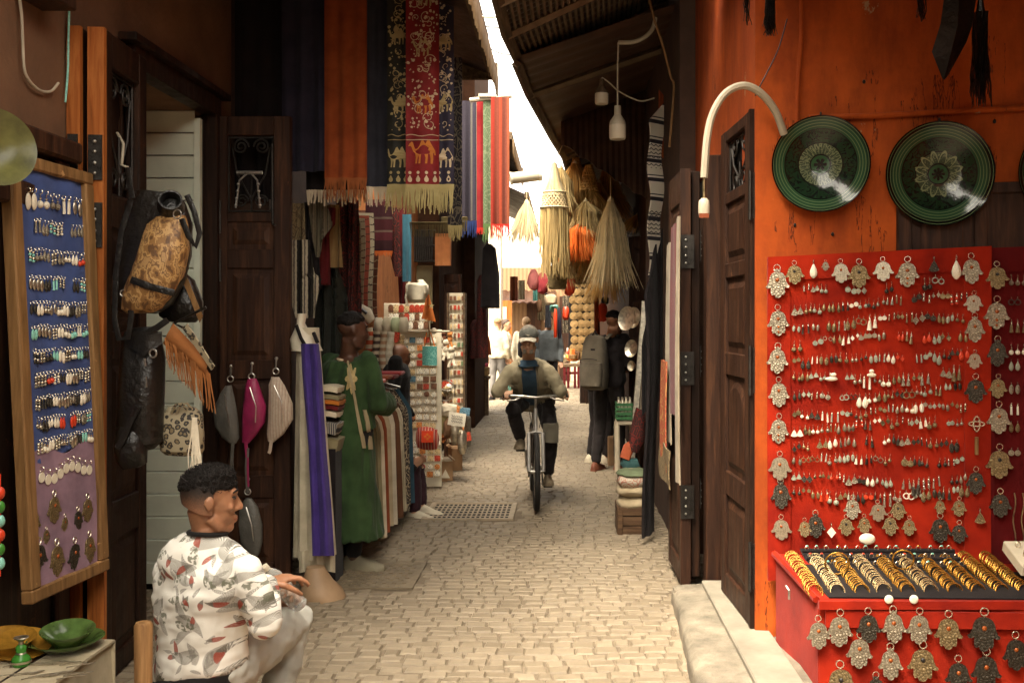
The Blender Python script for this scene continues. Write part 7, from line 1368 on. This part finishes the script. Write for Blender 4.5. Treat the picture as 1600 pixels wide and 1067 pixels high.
for s_ in 'RL': limb(b, [J['sh'+s_], J['el'+s_], J['wr'+s_]], [.052,.042,.028]); limb(b, [J['hip'+s_], J['kn'+s_], J['an'+s_]], [.083,.056,.038]); shoe(b, J['an'+s_], J['to'+s_], .95)
hand(b, J['wrR'], J['hd_dR'], J['hd_nR'], 1, .52, 1.04); hand(b, J['wrL'], J['hd_dL'], J['hd_nL'], -1, .5, 1.0)
man = b.build('person', m_sk1, label='seated young man in a white feather print shirt looking right', cat='person'); remesh(man, .0055, 3); face_parts(q, man, HSZ)
b = MB(); torso(b, J, 1.0, .026, -.2, 1.0, 1.05); b.ell(J['nk'].lerp(J['pv'], .2)-V((.03,.02,0)), (.13,.10,.10))
for s_ in 'RL': limb(b, [J['sh'+s_], J['el'+s_], J['el'+s_].lerp(J['wr'+s_], .9)], [.058,.058,.046])
for s_ in 'RL': b.tube([J['nk']-V((0,0,.035)), (J['nk']-V((0,0,.05))).lerp(J['sh'+s_], .55), J['sh'+s_]+V((0,0,-.01))], [.055,.062,.058], 14)
b.tube([J['nk']-V((0,0,.08)), J['nk']+V((0,0,-.006))], [.10,.060], 18); sh = b.build('shirt', m_print, man); remesh(sh, .008, 3, .0065, 9, (1,1,2.0))
b = MB(); a_ = (J['hipR']-J['hipL']).normalized(); fw = V((0,0,1)).cross(a_).normalized(); c_ = J['pv']+V((0,0,-.02)); b.loft([ring(c_+V((0,0,z)), a_*(w), fw*(w*.74), 32, 2.3) for z, w in ((-.045,.178),(-.04,.190),(.0,.194),(.012,.186))]); o = b.build('hem_band', m_band, man)
b = MB(); b.torus(J['nk']+V((0,0,-.004)), .064, .008, (.05,.1,1), 28, 8); b.build('collar', m_band, man)
b = MB(); torso(b, J, 1.0, .012, -.2, .1)
for s_ in 'RL': limb(b, [J['hip'+s_], J['kn'+s_], J['kn'+s_].lerp(J['an'+s_], .95)], [.098,.074,.052])
o = b.build('trousers', m_trou, man); remesh(o, .009, 3, .010, 15, (1,1,1))
for s_ in 'RL': b = MB(); shoe(b, J['an'+s_], J['to'+s_], 1.06); b.build('shoe', m_white, man)
b = MB(); b.torus(J['el'+'R'].lerp(J['wrR'], .93), .030, .006, (J['wrR']-J['elR']), 20, 6); b.build('cuff', m_band, man)
b = MB(); rr = random.Random(4); f, r, u = axes(J['hf'])     # curly top with faded sides
for i in range(900):
    a = rr.random()*2*PI; z = rr.uniform(.10, 1); d = V((math.cos(a)*math.sqrt(1-z*z), math.sin(a)*math.sqrt(1-z*z), z))
    if d.y > .2 and z < .62: continue
    if z < .42 and rr.random() < .75: continue
    lift = 1.0+.13*max(0, min(1, (z-.35)/.4))*(1+.9*d.y); b.ell(q(d.x*.076*lift, -.014+d.y*.098*lift, .036+z*.083*lift), rr.uniform(.006,.0115), None, 6, 5)
b.ell(q(0,-.012,.062), (.070,.092,.066), RM(f, r, u), 20, 12); o = b.build('hair', m_hair, man); remesh(o, .0042, 1)
b = MB()
for v_ in list(o.data.vertices)[::5]:
    p = v_.co+V(o.location)+V(man['_org']); n_ = v_.normal; t_ = n_.cross(V((rr.uniform(-1,1), rr.uniform(-1,1), rr.uniform(-1,1)))).normalized(); L_ = rr.uniform(.006,.012)
    if n_.z > -.25: b.tube([p-n_*.001, p+n_*.004+t_*L_*.3, p+n_*.0055+t_*L_*.8, p+n_*.002+t_*L_*1.1], [.0012,.0011,.0009,.0004], 3, cap=False)
b.build('curls', m_hair, man)
def fade_mat():
    t = NT('hair_fade'); z = t.sep(t.tc('Generated'))[2]; k = t.math('ADD', z, t.math('MULTIPLY', t.math('SUBTRACT', t.noise(t.tc(), 260, 2), .5), .5)); return t.fin(t.ramp(k, [(.05,(.24,.11,.057)),(.30,(.12,.055,.03)),(.55,(.03,.017,.011)),(.75,(.010,.007,.006))]), .65)
b = MB()
b.sheet(lambda a, v: (lambda th, z: q(math.sin(th)*.0775*(1-.10*v**3), -.013-math.cos(th)*.0985*(1-.10*v**3), z))((a-.5)*3.5, .075-.10*v+.018*math.cos((a-.5)*6.3)), 30, 8, .004); b.build('faded_hair', fade_mat(), man)
# plastic bottle in his hands
m_pet = NT('clear_plastic').fin((.75,.78,.76), .08, 0, .5, Transmission_Weight=.8, IOR=1.2)
t = thing('water_bottle', 'clear plastic water bottle held between the seated man\'s hands', 'bottle', P(440,945,3.72)); a_, c_ = P(414,886,3.70), P(470,946,3.79); d = (a_-c_).normalized(); M_ = Matrix.Translation(c_) @ d.to_track_quat('Z','Y').to_matrix().to_4x4(); L = (a_-c_).length
b = MB(); b.lathe([(.002,0),(.027,.0),(.031,.006)]+[(.031-.0025*(k % 2), .012+.011*k) for k in range(int((L-.07)/.011))]+[(.031,L-.055),(.022,L-.03),(.013,L-.018),(.013,L)], 24, M_); b.build('body', m_pet, t); b = MB(); b.lathe([(.0145,L-.012),(.0145,L+.006),(.002,L+.006)], 16, M_); b.build('cap', m_white, t)
# his chair
m_chair = wood('chair_wood', (.25,.13,.05), (.38,.22,.09), .6)
t = thing('wooden_chair', 'plain low wooden chair under the seated man', 'chair', P(310,1100,3.5)); pc = J['pv']; p0 = P(224,972,3.30); p0.z = 0
for dx, dy, h in ((0,0,.65),(.34,-.17,.33),(.16,.33,.62),(.48,.16,.33)): b = MB(); q0 = V((p0.x+dx, p0.y+dy, 0)); b.tube([q0, q0+V((0,0,h-.01)), q0+V((0,0,h))], [.026,.030,.024], 12); b.build('leg', m_chair, t)
b = MB(); b.box((p0.x+.25, p0.y+.08, .295), (.36,.40,.03), rotz(-.46)); b.build('seat', m_chair, t, bevel=.006)
# ---------------------------------------------------------------- man in the green robe
m_greenr = fabric('green_robe', (.022,.046,.016), (.036,.070,.025), .3)
J = standing(545, 880, 2.55, 1.70, 6.55, .02, 'front', .07); J['hd'] = P(551,517,6.5); J['hf'] = V((.90,.40,-.12)); J['nk'] = P(543,566,6.55)
for S_, px_, y_ in (('R',553,6.56),('L',541,6.68)): J['an'+S_] = V((X(px_,y_), y_, .09)); J['to'+S_] = V((X(px_,y_)+.15, y_-.03, .03)); J['kn'+S_] = V((X(px_,y_)-.02, y_+.04, .5))
root, q = person('dark skinned man in a long green robe seen from behind', J, m_sk2, None, m_band, M('olive_shoe', (.16,.14,.09), .6), m_hair, .011)
b = MB(); torso(b, J, 1.0, .03, .0, .93)
b.loft([ring(P(px, py, 6.55), (hw*6.55/F, 0, 0), (0, hd, 0), 28, 2.2) for px, py, hw, hd in ((560,838,40,.19),(559,828,39,.185),(556,780,36,.19),(552,720,33,.18),(548,670,31,.17),(543,620,28,.165),(538,592,25,.15))])
for s_ in 'RL': limb(b, [J['sh'+s_], J['el'+s_], J['el'+s_].lerp(J['wr'+s_], .8)], [.07,.07,.07])
for s_ in 'RL': b.tube([J['nk']-V((0,0,.03)), (J['nk']-V((0,0,.05))).lerp(J['sh'+s_], .6), J['sh'+s_]], [.06,.07,.07], 14)
o = b.build('robe', m_greenr, root); remesh(o, .011, 3, .020, 11, (1,1,.28)); wm_ = o.location+V(root['_org'])
bv = BVHTree.FromPolygons([v.co+wm_ for v in o.data.vertices], [tuple(p.vertices) for p in o.data.polygons])
def stick(bv, px, py, off=.006, far=6.5):
    c = V((0,0,EYE)); d = V(((px-VX)/F, 1, -(py-VY)/F)).normalized(); h = bv.ray_cast(c, d); 
    return (h[0]+h[1]*off) if h[0] is not None else P(px, py, far)
def patch(bv, fn, nu, nv, name, mat, root, off=.006, th=.006, far=6.5):
    b = MB(); b.sheet(lambda u, v: stick(bv, *fn(u, v), off, far), nu, nv, th); return b.build(name, mat, root)
def star_uv(cx, cy, rx, ry): return lambda u, v: (lambda a, r: (cx+rx*r*math.cos(a)*(.78+.22*math.cos(a*8)), cy+ry*r*math.sin(a)*(.78+.22*math.cos(a*8))))(u*2*PI, .02+.98*v)
m_emb = M('gold_embroidery', (.36,.27,.12), .8, var=.35, vs=60, bst=.4); patch(bv, star_uv(549,592,9.5,24), 40, 6, 'embroidery', m_emb, root)
m_trm = fabric('trim_cloth', (.30,.24,.14))
patch(bv, lambda u, v: (541+10*v+14*v*v+(3.2+2*v)*u, 560+50*v+90*v*v), 4, 24, 'front_trim', m_trm, root, .008); patch(bv, lambda u, v: (566+6*u+14*v-5*v*v, 640+62*v), 3, 12, 'trim_tail', m_trm, root, .006)
b = MB(); b.torus(J['nk']+V((.01,0,.0)), .075, .012, (.25,.1,1), 24, 8); b.build('collar', m_thw, root)
# man behind the robes, and the seated one with white sandals
J = standing(617, 780, 1.75, 1.58, 9.0, .03, 'down', .05); J['hd'] = P(624,557,9.0); J['nk'] = P(619,588,9.0); J['hf'] = V((.95,.2,-.2))
person('bald man in dark clothes standing behind the hanging robes', J, skin('brown_skin', (.12,.048,.022)), m_band, m_band, m_blackc, None, .016)
J = dict(hd=P(629,655,8.6), hf=V((.85,-.1,-.5)), nk=P(622,688,8.62), shR=P(614,704,8.5), shL=P(626,704,8.8), elR=P(625,745,8.4), elL=P(640,740,8.75), wrR=P(645,728,8.4), wrL=P(650,726,8.6), pv=P(606,760,8.65), hipR=P(610,764,8.55), hipL=P(614,762,8.75), knR=P(646,735,8.45), knL=P(652,732,8.65), anR=P(648,797,8.35), anL=P(658,788,8.5), toR=P(668,812,8.3), toL=P(676,803,8.45))
person('seated black haired person in dark clothes with white sandals', J, m_sk3, m_band, fabric('dark_plum', (.03,.012,.016)), m_white, m_hair, .014)
# ---------------------------------------------------------------- cyclist and bicycle
m_olivej = fabric('olive_jacket', (.215,.182,.115), (.30,.255,.165), .3); m_bluesw = fabric('blue_sweater', (.03,.055,.085), (.045,.085,.125)); m_capd = fabric('dark_cap', (.10,.10,.085)); m_dktr = fabric('dark_trousers', (.016,.013,.013), (.028,.023,.022))
BX, BYY = X(832,9.55), 9.55; FXc = G(838,800); bd_ = V((FXc.x-BX, FXc.y-BYY, 0)).normalized(); ba = math.atan2(bd_.y, bd_.x)
bike = thing('bicycle', 'silver grey mountain bicycle ridden by the man in the cap', 'bicycle', (BX, BYY, .012)); bike.rotation_euler = (0,0,ba); bike['_org'] = (0,0,0); m_frame = M('silver_frame', (.30,.28,.25), .35, .4, var=.2); m_tyre = M('tyre_rubber', (.02,.018,.016), .85, var=.3, bs=90, bst=.8)
WB = (V((FXc.x, FXc.y, 0))-V((BX, BYY, 0))).length
def wheel(x, yaw=0):
    b = MB(); ax = (math.sin(yaw), 1, 0) if yaw else (0,1,0); w = MB(); c = V((x,0,.335)); w.torus(c, .308, .024, ax, 40, 10); o = w.build('wheel', m_tyre, bike, loc=(0,0,0))
    w = MB(); w.torus(c, .280, .010, ax, 40, 8); w.build('rim', m_steel, o, loc=(0,0,0)); w = MB()
    qm = V(ax).to_track_quat('Z','Y').to_matrix()
    for k in range(28): a = 2*PI*k/28; w.tube([c+qm @ V((math.cos(a+.25)*.02, math.sin(a+.25)*.02, .025*(1 if k % 2 else -1))), c+qm @ V((math.cos(a)*.28, math.sin(a)*.28, 0))], .0014, 4)
    w.tube([c-V(ax)*.05, c+V(ax)*.05], .018, 10); w.build('spokes', m_steel, o, loc=(0,0,0))
wheel(0); wheel(WB)
def bt(name, paths, r, mat, n=10):
    b = MB(); [b.tube(p, r, n) for p in paths]; return b.build(name, mat, bike, loc=(0,0,0))
HT, HB, BBk, ST = V((WB-.20,0,.86)), V((WB-.155,0,.70)), V((.43,0,.29)), V((.24,0,.80))
bt('frame', [[HT-V((0,0,.03)), ST-V((-.03,0,.12))], [HB, BBk], [ST, BBk], [BBk, V((0,.05,.335))], [BBk, V((0,-.05,.335))], [ST-V((-.04,0,.12)), V((0,.05,.335))], [ST-V((-.04,0,.12)), V((0,-.05,.335))], [HT, HB]], .017, m_frame)
bt('fork', [[HB, HB+V((.02,0,-.04))], [HB+V((.02,.0,-.04)), HB+V((.02,.062,-.05)), V((WB,.062,.335))], [HB+V((.02,0,-.04)), HB+V((.02,-.062,-.05)), V((WB,-.062,.335))]], .017, m_frame)
hb0 = HT+V((.03,0,.10)); bt('handlebar', [[HT, hb0], [hb0+V((-.07,.27,.01)), hb0+V((-.01,.12,.01)), hb0, hb0+V((-.01,-.12,.01)), hb0+V((-.07,-.27,.01))]], .013, m_steel)
for sg in (-1, 1): bt('grip', [[hb0+V((-.045,sg*.18,.01)), hb0+V((-.072,sg*.285,.01))]], .018, m_tyre); bt('brake_lever', [[hb0+V((.0,sg*.13,0)), hb0+V((.03,sg*.18,-.02)), hb0+V((.0,sg*.25,-.03))]], .006, m_steel)
b = MB(); b.loft([ring(ST+V((x,0,.09)), (0,w,0), (0,0,.022), 14) for x, w in ((-.13,.03),(-.12,.075),(-.05,.065),(.04,.03),(.13,.02),(.14,.008))]); b.build('saddle', m_tyre, bike, loc=(0,0,0)); bt('seat_post', [[ST, ST+V((-.01,0,.09))]], .013, m_steel)
b = MB(); b.torus(BBk+V((0,-.05,0)), .085, .006, (0,1,0), 28, 6); b.tube([BBk+V((0,-.07,0)), BBk+V((0,.07,0))], .02, 10); b.tube([BBk+V((0,-.07,0)), BBk+V((.02,-.08,.165))], .010, 8); b.tube([BBk+V((0,.07,0)), BBk+V((.02,.08,-.165))], .010, 8); b.build('crank', m_steel, bike, loc=(0,0,0))
for sg in (-1, 1): b = MB(); c = BBk+V((.02,sg*.125,-.165*sg)); b.box(c, (.09,.08,.022)); b.build('pedal', m_tyre, bike, loc=(0,0,0), bevel=.004)
b = MB(); b.tube([V((.43,-.052,.375)), V((0,-.052,.375))], .004, 6); b.tube([V((.43,-.052,.205)), V((0,-.052,.30))], .004, 6); b.torus(V((0,-.052,.335)), .045, .008, (0,1,0), 18, 6); b.build('chain', m_tyre, bike, loc=(0,0,0))
b = MB(); [b.tube([HT+V((.03,sg*.05,.06)), HT+V((.10,sg*.06,.0)), HB+V((.04,sg*.03,.0))], .003, 5) for sg in (-1,1)]; b.build('cables', m_tyre, bike, loc=(0,0,0))
def bw(x, y, z): c, s = math.cos(ba), math.sin(ba); return V((BX+x*c-y*s, BYY+x*s+y*c, .012+z))
gl = {'R': bw(*(hb0+V((-.06,.235,.02)))), 'L': bw(*(hb0+V((-.06,-.235,.02))))}     # local +y is the picture's right? chosen below
if gl['R'].x > gl['L'].x: gl = {'R': gl['L'], 'L': gl['R']}
pedU, pedD = bw(.45,-.125,.455), bw(.45,.125,.125)
if pedU.x > pedD.x: pedU.x, pedD.x = pedD.x, pedU.x
J = dict(hd=P(826,531,8.62), hf=V((-.05,-1,-.12)), nk=P(826,561,8.78), shR=P(798,580,8.86), shL=P(856,580,8.86), elR=P(776,612,8.80), elL=P(876,612,8.80), wrR=gl['R']+V((0,.075,.045)), wrL=gl['L']+V((0,.075,.045)), pv=bw(.24,0,.93), hipR=bw(.26,0,.90)+V((-.09,0,0)), hipL=bw(.26,0,.90)+V((.09,0,0)))
J['anR'] = pedU+V((0,.06,.10)); J['toR'] = pedU+V((-.01,-.10,.05)); J['anL'] = pedD+V((0,.06,.10)); J['toL'] = pedD+V((.01,-.10,.05)); J['knR'] = V((J['anR'].x-.06, 8.90, .85)); J['knL'] = V((J['anL'].x+.035, 8.92, .64))
for s_ in 'RL': J['hd_d'+s_] = V((0,-1,-.45)); J['hd_n'+s_] = V((0,-.3,-1))
root, q = person('elderly cyclist in an olive jacket, blue sweater and dark cap', J, m_sk3, m_olivej, m_dktr, M('tan_shoe', (.20,.155,.10), .7), M('grey_hair', (.2,.17,.13), .7), .009, 1.0, curl=1.15, tw=(.030,.010), hs=1.0)
o = [c for c in root.children if c.name.startswith('shirt')][0]; o.name = 'jacket'; wm_ = o.location+V(root['_org']); bv = BVHTree.FromPolygons([v.co+wm_ for v in o.data.vertices], [tuple(p.vertices) for p in o.data.polygons])
patch(bv, lambda u, v: (813+2*v+(22+8*v-6*v*v)*u, 564+68*v), 14, 16, 'sweater', m_bluesw, root, .004, .008, 8.7); patch(bv, lambda u, v: (809+3*v+6*u, 566+66*v), 4, 16, 'jacket_edge', m_olivej, root, .018, .014, 8.7); patch(bv, lambda u, v: (838+6*v+6*u, 566+66*v), 4, 16, 'jacket_edge', m_olivej, root, .018, .014, 8.7)
b = MB(); b.tube([J['nk']-V((0,.01,.06)), J['nk']+V((0,-.012,-.005))], [.095,.066], 18); b.build('collar', m_bluesw, root)
patch(bv, lambda u, v: (795+15*u, 600+5*v), 6, 3, 'pocket_flap', m_olivej, root, .012, .01, 8.7); patch(bv, lambda u, v: (846+14*u, 600+5*v), 6, 3, 'pocket_flap', m_olivej, root, .012, .01, 8.7)
b = MB(); f, r, u = axes(J['hf']); m_ = RM(f, r, u); n = 28; rings = []
for z, k_ in ((.030,1.0),(.05,1.01),(.075,.93),(.10,.72),(.117,.40),(.122,.05)): rings.append([q(math.cos(2*PI*i/n)*.083*k_, -.010+math.sin(2*PI*i/n)*.106*k_, z) for i in range(n)])
b.loft(rings); cap = b.build('cap', m_capd, root); b = MB(); b.sheet(lambda a, v: q((a-.5)*.15*(1-.25*v*v), .082+.075*v*math.sin(PI*(.12+.76*a))**.6, .036-.022*v-.02*(2*a-1)**2), 16, 6, .006); b.build('brim', M('cream_brim', (.5,.45,.35), .8), root)
b = MB(); b.poly([(-.018,.004),(-.012,-.007),(-.004,-.008),(.022,.006),(-.004,-.003),(-.011,-.003)], lambda x, y, d: q(x, .098+d-.3*abs(x), .058+y), .008); b.build('swoosh_mark', m_white, root)
b = MB(); rr = random.Random(2); [b.ell(q(rr.uniform(-.04,.04), .066+rr.uniform(-.01,.012), -.09+rr.uniform(-.02,.018)), .009, None, 6, 5) for _ in range(60)]; o = b.build('beard', M('grey_beard', (.20,.16,.12), .9), root); remesh(o, .005, 1)
b = MB(); b.torus(J['elR'].lerp(J['wrR'], .90), .045, .016, J['wrR']-J['elR'], 20, 8); b.build('turquoise_cuff', m_turq, root); b = MB(); b.torus(J['elL'].lerp(J['wrL'], .96), .034, .010, J['wrL']-J['elL'], 20, 6); b.build('watch', m_blackb, root)
b = MB(); b.sheet(lambda a, v: J['knL']+V((-.07+.13*a, -.085-.03*math.sin(PI*a), .10-.17*v)), 8, 8, .02); wrk(b, .012, 14); b.build('knee_patch', fabric('faded_grey', (.13,.115,.085)), root)
# ---------------------------------------------------------------- man with the backpack
J = standing(951, 737, 2.65, 1.78, 10.95, .03, 'front', .10); J['hd'] = P(959,503,10.8); J['hf'] = V((.55,.8,-.25)); J['nk'] = P(955,527,10.9)
root, q = person('man in black with a grey backpack browsing the metal plates', J, m_sk1, m_blackc, m_dktr, M('rust_shoe', (.16,.05,.025), .6), m_hair, .012, tw=(.03,.018))
m_bp = fabric('taupe_pack', (.085,.07,.05), (.12,.10,.072), .2)
t = thing('backpack', 'taupe backpack worn by the man in black', 'backpack', P(944,606,10.6)); f = V((math.sin(2.65), -math.cos(2.65), 0)); r = f.cross(V((0,0,1))); c0 = V((J['nk'].x-.085, J['nk'].y, 0))-f*.21; b = MB()
b.loft([ring(V((c0.x, c0.y, z)), r*w, f*d, 24, 3.0) for z, w, d in ((.90,.10,.06),(.92,.13,.10),(1.05,.148,.125),(1.25,.142,.115),(1.40,.12,.09),(1.47,.10,.06),(1.49,.05,.03))]); wrk(b, .008, 12); b.build('pack', m_bp, t)
b = MB(); b.loft([ring(V((c0.x, c0.y, z))-f*.085, r*w, f*d, 20, 3.0) for z, w, d in ((.93,.09,.04),(.95,.125,.07),(1.10,.135,.075),(1.19,.125,.055),(1.205,.10,.03))]); wrk(b, .006, 14, 3); b.build('front_pocket', m_bp, t)
for sg in (-1, 1): b = MB(); b.tube([c0+r*(sg*.09)+V((0,0,1.44))+f*.06, c0+r*(sg*.11)+V((0,0,1.50))+f*.17, c0+r*(sg*.13)+V((0,0,1.46))+f*.26], .032, 8, flat=.35, up=(0,0,1)); b.build('strap', m_bp, t)
b = MB(); b.tube([c0+r*-.03+V((0,0,1.48)), c0+V((0,0,1.54)), c0+r*.03+V((0,0,1.48))], .009, 6); b.build('loop', m_blackc, t); b = MB(); b.tube([c0-f*.155+r*(-.10+.02*k)+V((0,0,1.225+.012*math.sin(k*.3))) for k in range(11)], .004, 5); b.build('zip', m_blackc, t); b = MB(); b.box(c0-f*.118+V((.03,0,1.335)), (.05,.004,.018), rotz(2.65)); b.build('logo_patch', m_blackc, t, smooth=False)
J = standing(938, 722, 2.3, 1.64, 11.55, .1, 'front', .04); J['hd'] = P(962,508,11.4); J['nk'] = P(958,534,11.45)
person('person in black trousers and white trainers half hidden by the backpack man', J, m_sk1, m_blackc, m_dktr, m_white, m_hair, .016)
# ---------------------------------------------------------------- people farther down the lane
m_grj = fabric('blue_grey_jacket', (.075,.085,.09), (.11,.12,.125)); m_tau = fabric('grey_trousers', (.12,.11,.10)); m_fair = M('fair_hair', (.22,.13,.06), .7)
J = standing(789, 622, 1.3, 1.66, 21.0, 0, 'down', .14); person('woman in a white top walking by the white pillar', J, m_sk3, m_white, m_tau, m_blackc, M('brown_hair', (.05,.025,.014), .6), .018, hairlen=1)
J = standing(822, 636, 3.05, 1.70, 19.0, 0, 'down', .12); root, q = person('fair haired walker in white carrying a dark backpack', J, m_sk3, m_white, m_dktr, m_blackc, m_fair, .018, hairlen=1)
t = thing('dark_rucksack', 'dark rucksack on the fair haired walker\'s back', 'backpack', J['pv']+V((0,-.2,0))); b = MB(); b.loft([ring(J['pv']+V((0,-.21,z)), (w,0,0), (0,d,0), 18, 3) for z, w, d in ((.0,.10,.05),(.05,.15,.09),(.25,.15,.09),(.40,.11,.06),(.43,.05,.03))]); b.build('pack', m_blackc, t); b = MB(); [b.tube([J['pv']+V((x,-.15,.40)), J['pv']+V((x,-.06,.47)), J['pv']+V((x,.06,.47))], .02, 6) for x in (-.09,)]; b.build('strap', m_blackc, t); b = MB(); b.tube([J['pv']+V((.09,-.15,.40)), J['pv']+V((.09,-.06,.47)), J['pv']+V((.09,.06,.47))], .02, 6); b.build('strap', m_blackc, t)
J = standing(857, 642, .15, 1.74, 18.2, 0, 'down', .12); person('dark haired man in a blue grey jacket walking toward the cyclist', J, m_sk3, m_grj, m_dktr, m_blackc, m_hair, .016)
J = standing(777, 625, 2.9, 1.68, 20.6, 0, 'down', .1); person('pedestrian in a pale top cut off by the dark corner post', J, m_sk3, m_offw, m_tau, m_blackc, m_fair, .02)
